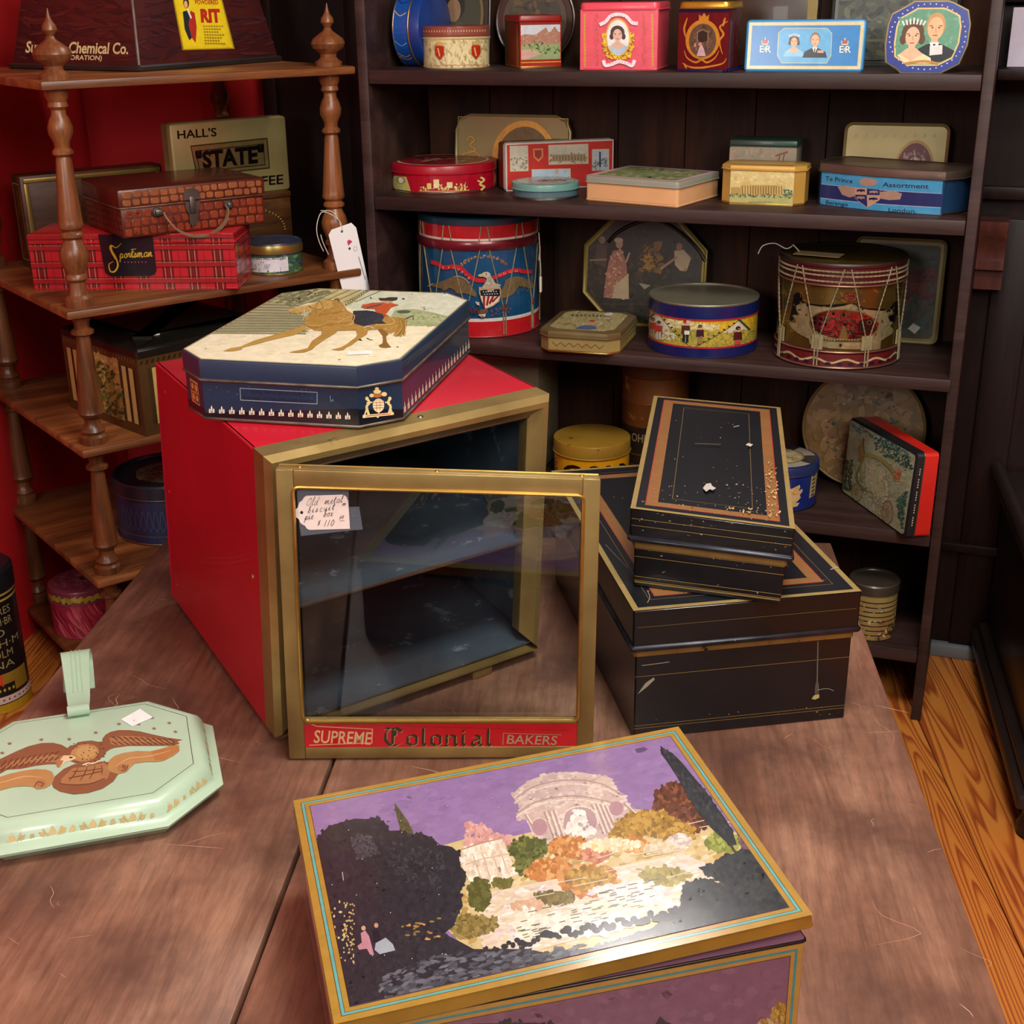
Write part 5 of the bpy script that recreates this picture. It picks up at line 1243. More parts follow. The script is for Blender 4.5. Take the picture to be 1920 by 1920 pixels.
bust(A, 684, 250, 58, dress='8cc0dc', crown='e8e4d8'); bust(A, 798, 246, 68, hair='8a6a44', dress='181a22', male=True); A.rect(812, 272, 846, 286, 'c89a8a')
for x in (526, 958):
    A.text('E', x - 30, 284, 52, 'e8e4d0', bold=.01); A.text('R', x + 2, 284, 52, 'e8e4d0', bold=.01); A.text('II', x - 4, 276, 26, 'e8e4d0', bold=.02)
    A.ell(x, 228, 16, 11, 'b8443c', 12); A.line([(x - 16, 240), (x + 16, 240)], 5, 'e8dca8'); A.line([(x, 216), (x, 206)], 5, 'e8dca8'); A.line([(x - 16, 236), (x - 18, 222)], 4, 'e8dca8'); A.line([(x + 16, 236), (x + 18, 222)], 4, 'e8dca8')
A.build(t, 'front_print', front(w_), P_GLOSS)
t = thing('shaped_tin', 'royal couple portrait tin with blue scalloped rim, at the right end of the top shelf', 'tin box', tuple(bcp(1.0, .022, Z1 + .0005)), rot=(radians(-4), 0, -.26))
o4 = [(230, 940), (290, 995), (780, 995), (1000, 880), (1080, 650), (1090, 400), (1050, 235), (860, 140), (790, 120), (385, 120), (340, 150), (180, 240), (120, 270), (80, 400), (65, 650), (90, 860)]
k4 = .139 / 1025; ol = [((x - 65) * k4, (995 - y) * k4) for x, y in o4]
upright(t, ol, .038, mm('1a1c24'), paint('cream_gilt_rim', 'c8b888', .35, .2, 'a89a6c', 10), lidd=.012)
A = Art(.139, .12, quad=[(65, 995), (1090, 995), (1090, 120), (65, 120)], view=(0, 0, 1), clip=offset_poly(ol, -.001)); A.full('2a3c8c')
def sc(f, cx=578, cy=556): return [(cx + (x - cx) * f, cy + (y - cy) * f) for x, y in o4]
for k in range(40): a = k / 40 * 2 * pi; A.ell(578 + 470 * cos(a), 556 + 395 * sin(a), 10, 10, 'c8c4d8', 6)
A.poly(sc(.80), 'd8bc78'); A.poly(sc(.76), '5c9478'); A.clip = clip_convex([A.M(p) for p in [(205, 330), (150, 640), (200, 760), (330, 880), (740, 880), (900, 800), (970, 640), (950, 340), (780, 215), (400, 215)]], A.clip) or A.clip
A.dabs(120, ['5f987c', '568c72', '68a084'], 30, [(200, 250), (960, 250), (960, 700), (200, 700)])
bust(A, 672, 575, 300, hair='b89058', dress='20262c', male=True, skin='dcb084'); bust(A, 395, 665, 290, hair='5a3c28', dress='dcd4a8', crown='e0e0d0', skin='dcb492')
A.poly([(620, 665), (775, 655), (782, 765), (625, 782)], 'e8d8d8')
A.clip = offset_poly(ol, -.001); A.line([(330, 880), (560, 850), (740, 880)], 30, 'b8843c', 4)
A.build(t, 'portrait_print', front(.139), P_GLOSS)
t = thing('tin_box', 'dim brown upright tin with a yellow stripe behind the blue royal tin', 'tin box', tuple(bcp(.694, .22, Z1)), BCY)
part(t, 'body', bx(0, .158, 0, .05, 0, .14, .004), mm('3a2c1e', c2='2c2016')); A = Art(.158, .14); A.rect(.138, 0, .156, .14, '8a7434'); A.build(t, 'stripe', front(.158), P_SATIN)
t = thing('scenic_tray', 'dark green scenic tray standing behind the royal couple tin on the top shelf', 'tray', tuple(bcp(.875, .235, Z1)), rot=(radians(-6), 0, BCY))
upright(t, rect(.235, .17, .02, 4), .012, mm('2c3028', c2='1e221c'))
A = Art(.235, .17); A.real = True; P = [(.012, .012), (.223, .012), (.223, .158), (.012, .158)]; A.poly(P, '3a4034'); A.dabs(260, ['3c4438', '4a5040', '2c322a', '565a44', '1e241e'], .012, P, .5); A.rect(.012, .045, .223, .05, '5a5c48')
A.build(t, 'scene', front(.235), P_SATIN)
# ---------------------------------------------------------------- second shelf
t = thing('round_tin', 'glossy crimson round tin with gold castle and crests, left end of the second shelf', 'tin box', (-.1391, 2.9333, Z2))
r, h = .1135, .0565; CR = mm('a00c22', c2='940a1e')
tin(t, circle(r, 72), h, .018, CR, CR, TIN, lid_bev=.003, lid_off=.0018)
a0 = face_to_cam(-.1391, 2.9333)
A = Acyl(r, h - .019, 830, 100, 326, 364, 5, 6); A.full('a40c24'); g = 'd8c070'
A.poly([(734, 345), (738, 330), (762, 330), (770, 362), (740, 362)], 'b8b468'); A.ell(751, 338, 9, 8, '8c8a58', 10); A.ell(751, 338, 5, 6, 'e0d8b8', 10)
for k in range(90): x = random.uniform(786, 872); y = 350 + random.uniform(-5, 8); A.rect(x, y - random.uniform(1, 6), x + 2.4, y, random.choice((g, 'c8a850', '7c3020', 'e8dca0')))
A.rect(812, 334, 822, 352, 'e0cf98'); A.rect(800, 342, 808, 354, g); A.rect(836, 340, 846, 352, 'e0cf98'); A.line([(786, 358), (876, 358)], 1.2, g)
A.line([(898, 334), (904, 340), (896, 348), (904, 354), (898, 360)], 4, g, 3); A.line([(892, 340), (898, 344)], 3, g)
cyl_build(A, t, 'wall_print', r, .0005, a0, label='gold castle and crests')
A = Art(.2, .2); A.real = True; A.clip = circle(.1, 40, .1, .1); A.ell(.1, .1, .1, .1, 'ddd2b0', 48); A.ell(.1, .1, .094, .094, '8c1424', 48); A.dabs(60, ['5c1424', 'a8444c', '3c2c34', 'b8a070'], .012, [(.04, .05), (.16, .05), (.16, .15), (.04, .15)])
A.build(t, 'lid_print', plane_fn((-.1, -.1, h), (1, 0, 0), (0, 1, 0)), P_GLOSS)
t = thing('shaped_tray', 'champagne gold tray with clipped corners leaning at the back of the second shelf', 'tray', tuple(bcp(.079, .245, Z2)), rot=(radians(-7), 0, BCY))
w_, h_ = .265, .146
upright(t, rect(w_, h_, .034, 2), .014, paint('champagne_gold_tin', '968a5c', .34, .25, '867a50', 6))
A = Art(w_, h_, quad=[(855, 330), (1078, 340), (1072, 218), (858, 218)]); A.border(.006, .0015, 'a8985c'); A.ell(985, 285, 60, 58, 'c8a850', 36); A.ell(985, 287, 50, 50, '6c6a4c', 36); A.dabs(70, ['5a5c44', '7c7450', '4c4c3a'], 6, [(950, 260), (1020, 260), (1020, 310), (950, 310)])
for P in ([(878, 262), (884, 254), (892, 260), (884, 268), (894, 276), (880, 282)], [(870, 284), (890, 278), (905, 290)], [(868, 290), (884, 296), (930, 290)]): A.line(P, 2.6, 'c8a850', 4)
A.build(t, 'tray_print', front(w_), P_METAL)
t = thing('flat_tin', 'red tin with city views in panels standing upright on the second shelf', 'tin box', (-.0031, 2.8443, Z2 + .0004), .271)
w_, h_ = .238, .0965
SCR = mm('7c2c20', c2='6a241a'); upright(t, rect(w_, h_, .006, 3), .06, SCR, mm('b8b0a4'), lidd=.014)
A = Art(w_, h_, quad=[(862, 1140), (1500, 1120), (1505, 852), (865, 858)], view=(680, 0, .3125), vq=True); A.full('b3261c'); A.border(0, .0022, 'c8c4b8')
def vign(x0, y0, x1, y1, sky, cols, n=40, s=10):
    A.rect(x0, y0, x1, y1, 'c0b090'); A.rect(x0 + 4, y0 + 4, x1 - 4, y1 - 4, sky); A.dabs(n, cols, s, [(x0 + 8, y1 - 8), (x0 + 8, (y0 + y1) / 2), (x1 - 8, (y0 * .6 + y1 * .4)), (x1 - 8, y1 - 8)])
vign(888, 870, 1000, 1022, 'b8b4a0', ['8a8474', 'a49a84', '6c6a5c', 'c8beA4'.lower()], 60); vign(1122, 872, 1358, 988, 'b8b8a4', ['8c7a5c', 'a89474', '746450', 'b8a888'], 90)
A.rect(1140, 930, 1340, 970, '9c8a68'); [A.rect(1150 + k * 18, 935, 1156 + k * 18, 966, '6c5c44') for k in range(11)]
vign(1378, 905, 1478, 1030, 'a8b4bc', ['5c6468', '7c8484'], 30); A.rect(1420, 920, 1430, 1010, '2c3438'); vign(1018, 1012, 1252, 1130, 'a8c0cc', ['8a8c8c', 'b8b0a4', '5c7484'], 60); A.ell(1170, 1030, 12, 16, 'b8a898', 10)
A.poly([(1028, 890), (1090, 890), (1090, 940), (1060, 970), (1030, 940)], 'c87a50'); A.poly([(1038, 900), (1080, 900), (1080, 936), (1060, 955), (1040, 936)], '8c2a1c')
A.build(t, 'view_print', front(w_), P_SATIN)
t = thing('round_tin', 'small flat teal round tin in front of the red city-view tin', 'tin box', (.0773, 2.7733, Z2))
r, h = .0672, .0305
tin(t, circle(r, 56), h, .013, mm('4c6c74', c2='44626a'), mm('6c9c94', c2='5e8c86'), TIN, lid_bev=.002)
A = Art(.12, .12); A.real = True; A.clip = circle(.059, 40, .06, .06); A.full('8cacac'); A.dabs(60, ['a8b8b0', '6c8c88', 'c8c0a8'], .008, A.clip); A.dabs(60, ['3c3430', '7c6450', '2c2c30', '9a7c64'], .006, [(.04, .05), (.10, .04), (.11, .08), (.05, .08)])
A.build(t, 'lid_print', plane_fn((-.06, -.06, h), (1, 0, 0), (0, 1, 0)), P_GLOSS)
t = thing('flat_tin', 'peach sided square tin with a pink and green lid, middle of the second shelf', 'tin box', (.156, 2.706, Z2), -.60)
w_, d_, h_ = .207, .178, .049
tin(t, rect(w_, d_, .006, 3), h_, .013, mm('d8a878', c2='cf9e6e'), mm('8f9484', c2='85897a'), None, lid_bev=.002)
A = Art(w_, d_); A.full('c8a8b0'); A.clip = [(.014, .014), (w_ - .014, .014), (w_ - .014, d_ - .014), (.014, d_ - .014)]; A.full('7c8a58'); A.dabs(260, ['7c8a58', '94a070', '5c6c40', 'a8a874', 'b09c80'], .009, A.clip); A.build(t, 'lid_print', topf(h_), P_SATIN)
A = Art(w_, .03); A.line([(.003, .005), (w_ - .003, .005)], .0006, '9a7450'); A.build(t, 'wall_line', front(w_), P_SATIN)
t = thing('small_tin', 'small pale tin with a dark green lid behind the yellow palace tin', 'tin box', tuple(bcp(.70, .19, Z2)), BCY)
w_, d_, h_ = .133, .075, .112
tin(t, rect(w_, d_, .004, 2), h_, .013, mm('a8a08c', c2='9c947e'), mm('2c4c40', c2='264238'), None, lid_bev=.003)
A = Art(w_, .095, quad=[(1371, 355), (1497, 357), (1497, 274), (1371, 274)]); A.full('aaa48e'); A.dabs(90, ['b4aa94', 'a49c84', 'b8a08c', '9aa08c'], 7, [(1373, 276), (1494, 276), (1494, 320), (1373, 320)])
for x in (1466, 1474): A.line([(x, 282), (x - 3, 303)], 2, '6c4c38')
A.line([(1458, 286), (1480, 279)], 3, '8a5c44'); A.build(t, 'front_print', front(w_, .001), P_SATIN)
t = thing('palace_tin', 'yellow tin with clipped corners and a palace printed on its front, second shelf', 'tin box', (.4153, 2.637, Z2), BCY)
w_, d_, h_ = .1605, .088, .0755
YL = paint('yellow_tin', 'c8a050', .35, .2, 'b88c3c', 8, '7c5c2c', .7, 40)
ol = rect(w_, d_, .019, 1); tin(t, ol, h_, .010, YL, YL, GOLDEDGE, lid_bev=.004)
A = Art(w_ - .038, .066, quad=[(342, 1105), (658, 1118), (668, 895), (350, 885)], view=V5, vq=True); A.full('cdbd7c'); A.rect(330, 1050, 680, 1130, 'a8a868')
A.dabs(60, ['d8c88c', 'c4b070', 'ccb878'], 16, [(350, 890), (665, 895), (660, 980), (345, 970)]); A.rect(400, 985, 620, 1050, 'b89c58'); A.rect(350, 1000, 400, 1050, 'b09450'); A.rect(408, 965, 450, 1050, 'c4ac68'); A.rect(575, 980, 615, 1050, 'c4ac68')
for k in range(16): A.rect(406 + k * 13, 990, 411 + k * 13, 1046, '7c6434')
A.dabs(70, ['4c5c3c', '6c7844', '3c5458'], 7, [(344, 1030), (420, 1046), (660, 1040), (660, 1066), (344, 1062)]); [A.rect(440 + k * 12, 1090, 447 + k * 12, 1096, '7c7444') for k in range(10)]
A.dabs(40, ['2c5a48', '3c6a54'], 6, [(615, 1010), (655, 1020), (655, 1050), (620, 1045)]); A.build(t, 'palace_print', plane_fn((.019, 0, .001), (1, 0, 0), (0, 0, 1)), P_SATIN)
A = Art(w_, .012); [A.ell(.02 + k * .005, .006, .003, .003, '2c4434', 6) for k in range(24)]; A.build(t, 'lid_edge_print', plane_fn((0, .0015, h_ - .0003), (1, 0, 0), (0, 1, 0)), P_SATIN)
t = thing('blue_assortment_tin', 'large blue shaped tin with a leopard shield and worn brown lid, second shelf', 'tin box', (.6052, 2.6129, Z2), -.676)
ol = [(0, 0), (.06, -.011), (.122, -.016), (.184, -.011), (.244, 0), (.264, .040), (.264, .10), (.244, .13), (0, .13), (-.024, .10), (-.024, .04)]
h_ = .079; tin(t, ol, h_, .016, mm('1c3a5c', c2='16304e'), paint('worn_brown_lid', '6c5a50', .35, .5, '54443c', 8, '9a8c80', .68, 50), TIN, lid_bev=.004, lid_off=.003, rimh=.0015)
BLW = .2455
def bulge_fn(x, y, d):
    u = x / BLW; X = .244 * u; Y = -.0165 * (1 - abs(2 * u - 1) ** 1.75); return (X, Y - d - .0006, .001 + y)
A = Art(BLW, .062, quad=[(808, 1100), (1408, 1150), (1430, 940), (822, 890)], view=V5, vq=True); A.full('3a8ab4')
A.poly([(760, 965), (1440, 1020), (1440, 1105), (760, 1055)], '1c2a5c'); A.poly([(760, 965), (1440, 1020), (1440, 1024), (760, 969)], '8a9cb4'); A.poly([(760, 1055), (1440, 1105), (1440, 1110), (760, 1060)], '8a9cb4')
bp = '9a7c6c'
A.poly([(915, 985), (960, 975), (1010, 990), (1020, 1035), (980, 1050), (940, 1035)], bp); A.poly([(1135, 1010), (1200, 1000), (1240, 1020), (1230, 1055), (1180, 1060), (1130, 1050)], bp); A.ell(1078, 950, 46, 26, bp, 14)
A.poly([(1010, 985), (1138, 995), (1134, 1060), (1072, 1110), (1008, 1055)], 'b08c74'); A.poly([(1072, 990), (1136, 996), (1134, 1030), (1070, 1030)], '1c2a5c'); A.poly([(1010, 1030), (1070, 1030), (1072, 1106), (1010, 1055)], '1c2a5c')
for x, y in ((1040, 1005), (1105, 1012), (1038, 1050), (1102, 1055)): A.poly([(x - 20, y + 8), (x - 22, y - 6), (x, y - 10), (x + 20, y - 8), (x + 22, y + 6), (x + 8, y + 2), (x + 4, y + 10), (x - 6, y + 2)], bp if (x > 1070) == (y < 1030) else '241c3c')
ck = '1c2438'
A.text('Te Prince', 845, 948, 40, ck, ang=4.5, width=152, bold=.01); A.text('Assortment', 1150, 976, 40, ck, ang=3.5, width=210, bold=.01); A.text('Berengo', 845, 1098, 36, ck, ang=4, width=125, bold=.01); A.text('London.', 1172, 1132, 36, ck, ang=3.5, width=130, bold=.01)
A.poly([(800, 880), (826, 890), (814, 1106), (790, 1100)], '1c2a5c'); A.poly([(800, 900), (816, 930), (806, 970), (812, 1040), (800, 1080), (794, 1000)], bp); A.poly([(1424, 940), (1450, 940), (1440, 1160), (1405, 1150)], '1c2a5c'); A.poly([(1440, 960), (1452, 980), (1440, 1040), (1446, 1100), (1424, 1140), (1414, 1110), (1430, 1040)], bp)
A.build(t, 'front_print', bulge_fn, P_GLOSS, strip=.02)
t = thing('flat_tray', 'cream rectangular tray with a dark red medallion standing behind the big blue tin', 'tray', tuple(bcp(.916, .24, Z2)), rot=(radians(-5), 0, BCY))
w_, h_ = .2, .144
upright(t, rect(w_, h_, .016, 4), .016, paint('cream_gold_tray', '94875a', .33, .4, '86784c', 8, '5c5434', .72, 50))
A = Art(w_, h_, quad=[(1581, 330), (1784, 336), (1784, 236), (1582, 232)]); A.ell(1721, 296, 38, 40, 'b08c3c', 32); A.ell(1721, 297, 35, 37, '5c1420', 32); A.ell(1721, 312, 20, 34, 'b8a888', 24); A.dabs(30, ['8a5c5c', '6c2c34', '9a8478'], 4, [(1700, 270), (1740, 270), (1740, 290), (1700, 290)])
for k in range(9): A.ell(1602 + k * 19, 250, 2.4, 2.4, 'c8bc8c', 6)
A.build(t, 'medallion_print', front(w_), P_SATIN)
# ---------------------------------------------------------------- third shelf
t = thing('toy_drum', 'red white and blue drum tin with a spread eagle and zigzag cords, third shelf', 'drum', (-.064, 2.8871, Z3))
r, h = .1290, .195; a0 = face_to_cam(-.064, 2.8871)
part(t, 'shell', lathe(bmesh.new(), [(r - .004, 0), (r, .001), (r, .246)], 72), mm('14486c', c2='0e3a5a'))
bm = bmesh.new(); loft(bm, circle(r, 72), [(-.001, .185), (.0035, .186), (.0055, .191), (.0055, .200), (.0035, .205), (-.001, .206)], False, False)
part(t, 'hoop', bm, paint('maroon_hoop', '6c1c28', .28, .3, '54141e', 6, coat=.3))
part(t, 'lid', lathe(bmesh.new(), [(r + .0005, .236), (r + .002, .237), (r + .002, .249), (r - .001, .252), (r - .008, .2515), (r - .01, .248)], 72), mm('14384a', c2='102e3e'))
part(t, 'foot_bead', loft(bmesh.new(), circle(r, 72), [(0, 0)] + bead(.0025, .0022, .0003) + [(0, .005)], False, False), mm('9a1c24'))
A = Acyl(r, .185, 899, 113, 462, 634, 12, 17, view=(780, 420, .130208)); A.full('11486f')
R2 = 'b81c24'
def band(A, y0, y1, col, h, real=True):
    rr = A.real; A.real = True; n = 24; W = A.w
    for k in range(n): A.d += (k == 0); A.raw([(W * k / n, y0), (W * (k + 1) / n, y0), (W * (k + 1) / n, y1), (W * k / n, y1)], col)
    A.real = rr
band(A, 0, .035, R2, .185); band(A, .035, .042, 'd0ccc4', .185)
for k in range(120):
    a = random.uniform(200, 340); x = 975 + 340 * cos(radians(a)) * (1 if a < 270 else 1.0); y = 620 + 210 * sin(radians(a)); A.poly([(x + random.uniform(-22, 22), y + random.uniform(-40, 30)) for _ in range(3)], random.choice(('8a6848', 'a88460', '6c5034', 'b89a74', '7c4c38')))
A.line([(250, 500), (340, 520), (420, 570), (560, 550), (660, 580), (760, 680), (860, 750), (980, 760)], 62, 'b82430', 5); A.line([(1110, 720), (1200, 690), (1320, 640), (1440, 630), (1520, 660), (1640, 680)], 58, 'b82430', 5)
for tx, x, y, an in (('E', 400, 590, 0), ('P', 480, 590, -3), ('L', 545, 585, 5), ('U', 600, 600, 20), ('R', 650, 640, 35), ('I', 705, 680, 42), ('B', 740, 725, 42), ('U', 1180, 705, -12), ('N', 1240, 690, -14), ('U', 1320, 670, -8), ('M', 1400, 665, 0), ('.', 1470, 665, 3)): A.text(tx, x, y, 56, 'd89a80', ang=an)
W1, W2, W3 = '6a5c40', '8c7c56', '4a3c2a'
A.poly([(870, 960), (800, 850), (760, 780), (700, 710), (620, 690), (560, 695), (460, 745), (360, 790), (220, 850), (190, 880), (280, 870), (380, 890), (420, 920), (500, 870), (560, 900), (600, 960), (680, 950), (760, 960), (850, 1010)], W1)
A.poly([(1180, 980), (1240, 860), (1270, 770), (1320, 735), (1420, 720), (1520, 745), (1580, 800), (1660, 860), (1690, 910), (1620, 930), (1540, 900), (1460, 870), (1420, 920), (1380, 980), (1300, 1030), (1220, 1040)], W1)
for k in range(150):
    l = k % 2; x = random.uniform(380, 820) if l else random.uniform(1240, 1640); y = random.uniform(740, 930)
    A.line([(x, y), (x + (-30 if l else 26), y + random.uniform(40, 66))], 9, random.choice((W2, W1, W3, 'a09068')), 0, True)
A.poly([(200, 860), (280, 812), (285, 822), (225, 868)], 'a89870'); A.line([(570, 700), (640, 690), (720, 730), (770, 790)], 9, 'a8a490', 4)
A.poly([(940, 850), (990, 800), (1010, 720), (985, 690), (1000, 640), (1050, 660), (1090, 730), (1120, 800), (1200, 830), (1130, 900), (1060, 880), (960, 880)], 'a49c88'); A.ell(1000, 668, 58, 42, 'b8b09c', 18); A.poly([(892, 670), (930, 652), (970, 664), (970, 690), (930, 700), (900, 692)], 'b8a868'); A.ell(1002, 660, 9, 8, '1c1c1c', 8)
A.dabs(40, ['c8c0ac', '8c8470'], 14, [(1000, 700), (1080, 740), (1120, 830), (960, 860)])
A.poly([(900, 850), (960, 860), (1030, 880), (1110, 870), (1190, 860), (1200, 950), (1170, 1080), (1080, 1150), (980, 1190), (930, 1060), (900, 940)], 'a8946c')
A.poly([(915, 900), (1060, 890), (1180, 890), (1180, 1000), (925, 985)], '141c30')
for j in range(2):
    for k in range(6): A.ell(960 + k * 34 + j * 14, 925 + j * 36, 9, 9, 'c8c8c8', 6)
A.poly([(922, 985), (1180, 1002), (1150, 1080), (1070, 1140), (985, 1175), (935, 1060)], 'd8ccb8')
for k in range(4): A.poly([(950 + k * 62, 988 + k * 4), (982 + k * 62, 990 + k * 4), (985 + k * 36 - 10, 1170 - k * 26), (972 + k * 36 - 20, 1150 - k * 26)], '8c2420')
A.poly([(920, 1190), (990, 1180), (1020, 1200), (985, 1280), (940, 1310), (880, 1270)], '6c4c38'); A.poly([(880, 1270), (985, 1260), (975, 1305), (930, 1312)], 'd0c8b8'); A.poly([(845, 1070), (900, 1080), (905, 1130), (870, 1120)], 'c0b8a8')
A.dabs(60, ['5c2c24', '7c3c30', '3c2c28'], 14, [(760, 1180), (860, 1120), (900, 1240), (800, 1260)]); A.dabs(70, ['5c2c24', '7c3c30', '8a5c50'], 12, [(1040, 1180), (1330, 1160), (1340, 1240), (1060, 1290)])
cyl_build(A, t, 'eagle_print', r, .0005, a0, P_GLOSS, label='painted eagle with striped shield and red ribbon')
A = Art(2.9 * r, .032); A.full('a81c22'); band(A, 0, .005, 'c8c0b0', .032); cyl_build(A, t, 'top_band', r, .205, a0)
CORD = paint('tan_cord', '8c8060', .9, 0, '6c6248', 60, bmp=0)
def drum_cords(t, rr, a0, n, off, ztop, zbot, zlow, thk, dt=.075, db=.02, ears=True, kink=False):
    for k in range(n):
        ab = a0 + off + k * 2 * pi / n; at = ab + pi / n
        for s0, s1, aa in ((ab + db, at - dt, 1), (ab - db, ab - (pi / n) + dt, 1)):
            P = []
            for q in range(7):
                u = q / 6; a = s0 + (s1 - s0) * u; P.append((rr * cos(a), rr * sin(a), zbot + (ztop - zbot) * u))
            bm = bmesh.new(); tube(bm, P, thk, 5); part(t, 'cord', bm, CORD)
        for s in (-db, db):
            a = ab + s; bm = bmesh.new(); tube(bm, [(rr * cos(a), rr * sin(a), zbot), (rr * cos(a), rr * sin(a), zlow)], thk, 5); part(t, 'cord', bm, CORD)
        if ears:
            a = ab; bm = bmesh.new(); tube(bm, [((rr + .001) * cos(a), (rr + .001) * sin(a), zbot + .006), ((rr + .001) * cos(a), (rr + .001) * sin(a), zbot - .006)], thk * 2.4, 8); part(t, 'leather_ear', bm, mm('5c2c20'))
drum_cords(t, r + .0025, a0, 10, .40, .188, .066, .006, .0015)
for k in range(10):
    for s in (-.05, .05):
        a = a0 + .40 + pi / 10 + k * 2 * pi / 10 + s; a2 = a + s * .7; bm = bmesh.new(); tube(bm, [((r + .002) * cos(a2), (r + .002) * sin(a2), .206), ((r + .002) * cos(a), (r + .002) * sin(a), .236)], .0014, 5); part(t, 'cord', bm, CORD)
bm = bmesh.new(); aa = a0 + 1.2; q = lambda x, z, y=0: ((r + .008 + x) * cos(aa) - y * sin(aa), (r + .008 + x) * sin(aa) + y * cos(aa), z)
tube(bm, [q(0, .208), q(.002, .18), q(.001, .165, .004), q(.001, .15, -.003), q(.003, .165, -.003), q(.002, .15, .002), q(.004, .125), q(.003, .112)], .0013, 6, 3)
hang = part(t, 'hanging_string', bm, STRING); part(hang, 'folded_tag', bx(-.004, .004, -.002, .002, 0, .034, .001), CREAM_PAPER).location = q(.004, .080)
hang.children[0].rotation_euler = (0, 0, aa + pi / 2)
t = thing('octagonal_tray', 'dark octagonal tray painted with colonial figures, black curved handle, third shelf back', 'tray', tuple(bcp(.378, .235, Z3 + .0005)), rot=(radians(-6), 0, BCY))
w_, h_ = .272, .236
upright(t, rect(w_, h_, .066, 1), .014, paint('olive_gold_edge', '8a7c34', .4, .3, '6c6028', 10), rim=.003)
V7 = (760, 380, .28125)
A = Art(w_, h_, quad=[(1185, 815), (1990, 815), (1990, 100), (1185, 100)], view=V7, vq=True); A.clip = offset_poly(rect(w_, h_, .066, 1), -.010); A.full('24261c')
A.dabs(500, ['2a2a1e', '1e2018', '34301e', '3c3620', '2c3024'], 26, [(1200, 120), (1980, 120), (1980, 800), (1200, 800)]); A.dabs(90, ['5c4820', '7c5e24', '4c3c1c'], 22, [(1560, 280), (1680, 260), (1720, 450), (1560, 460)]); A.dabs(50, ['a0782c', '8a6828'], 14, [(1590, 350), (1650, 350), (1660, 440), (1580, 440)])
A.poly([(1380, 330), (1440, 320), (1475, 420), (1490, 560), (1500, 640), (1330, 640), (1340, 500), (1355, 400)], '9a6a54'); A.dabs(70, ['a87460', '8a5c48', 'b88a70', 'c0a488'], 16, [(1380, 330), (1440, 320), (1470, 440), (1480, 640), (1330, 640), (1345, 500)]); A.poly([(1400, 560), (1490, 470), (1500, 640), (1390, 640)], 'b0a07c')
A.ell(1420, 285, 24, 30, 'b08c70', 12); A.ell(1415, 262, 30, 18, 'c0a890', 12); A.line([(1470, 400), (1490, 340)], 12, 'b08c70'); A.poly([(1270, 290), (1340, 300), (1340, 440), (1260, 420)], '4c4030'); A.ell(1305, 265, 22, 26, '8a7058', 12); A.line([(1230, 400), (1340, 390)], 10, '8a7058')
A.poly([(1780, 310), (1840, 300), (1890, 350), (1870, 430), (1840, 450), (1790, 400)], 'a89878'); A.line([(1800, 350), (1700, 430)], 16, '9a7458'); A.line([(1860, 420), (1830, 510)], 16, '9a7458'); A.ell(1812, 285, 20, 26, '8a6248', 12); A.poly([(1780, 430), (1870, 440), (1900, 700), (1760, 700)], '2c2c24')
A.poly([(1560, 530), (1640, 540), (1600, 570)], '8a8470'); A.line([(1200, 690), (1900, 650)], 4, '4c4830')
A.build(t, 'painted_scene', front(w_), P_SATIN)
bm = bmesh.new(); tube(bm, [(.055 + .215 * u, -.004 - .008 * sin(pi * u), .178 + .052 * sin(pi * u) ** .7 + (.0 if u < .5 else -.03 * (u - .5) * 2)) for u in [k / 16 for k in range(17)]], .0035, 8); part(t, 'handle', bm, mm('14120e', metal=0))
t = thing('small_octagonal_tin', 'small weathered cream and brown octagonal tin in front of the figure tray', 'tin box', (.058, 2.646, Z3), -.306)
w_, d_, h_ = .166, .195, .045; ol = rect(w_, d_, .022, 1)
tin(t, ol, h_, .014, paint('weathered_cream_tin', 'a8935c', .4, .1, '8c7844', 8, '4c3c24', .68, 40), paint('weathered_brown_lid', '7c6c44', .38, .3, '5c4c30', 8, '3c2c1c', .68, 40), GOLDEDGE, lid_bev=.006, lid_off=.002)
A = Art(w_ - .03, d_ - .03, quad=[(900, 770), (1330, 815), (1440, 660), (1010, 650)], view=V7, vq=True); A.clip = rect(w_ - .03, d_ - .03, .018, 1); A.full('9c9464'); A.dabs(120, ['a8a074', '8c8454', 'b0a888', '7c7c54'], 16, [(900, 650), (1450, 650), (1340, 815), (900, 780)])
A.poly([(1060, 780), (1090, 760), (1130, 755), (1190, 762), (1210, 785), (1150, 790)], '4c5c84'); A.ell(1165, 735, 26, 18, 'b88a6c', 12); A.ell(1165, 722, 22, 8, '9a4434', 10); A.line([(985, 745), (1030, 740)], 9, '9a6040'); [A.line([(x, 765), (x, 785)], 5, '8c5c48') for x in (1230, 1250, 1300)]
[A.rect(1030 + k * 26, 676, 1046 + k * 26, 690, '6c5c3c') for k in range(10)]; A.poly([(1240, 668), (1290, 655), (1308, 668), (1285, 682), (1245, 680)], 'c8c4c0')
A.build(t, 'lid_print', topf(h_, .015, .015), P_SATIN)
A = Art(w_ - .044, .030); [A.line([(.008 + k * .018, .020), (.017 + k * .018, .012), (.026 + k * .018, .020)], .0012, '5c4c2c') for k in range(6)]; A.line([(0, .004), (.12, .004)], .0009, '6c5c34'); A.build(t, 'front_print', plane_fn((.022, 0, .001), (1, 0, 0), (0, 0, 1)), P_SATIN)
A = Art(d_ - .044, .030); [A.line([(.008 + k * .018, .020), (.017 + k * .018, .012), (.026 + k * .018, .020)], .0012, '5c4c2c') for k in range(8)]; A.build(t, 'side_print', plane_fn((w_, .022, .001), (0, 1, 0), (0, 0, 1)), P_SATIN)
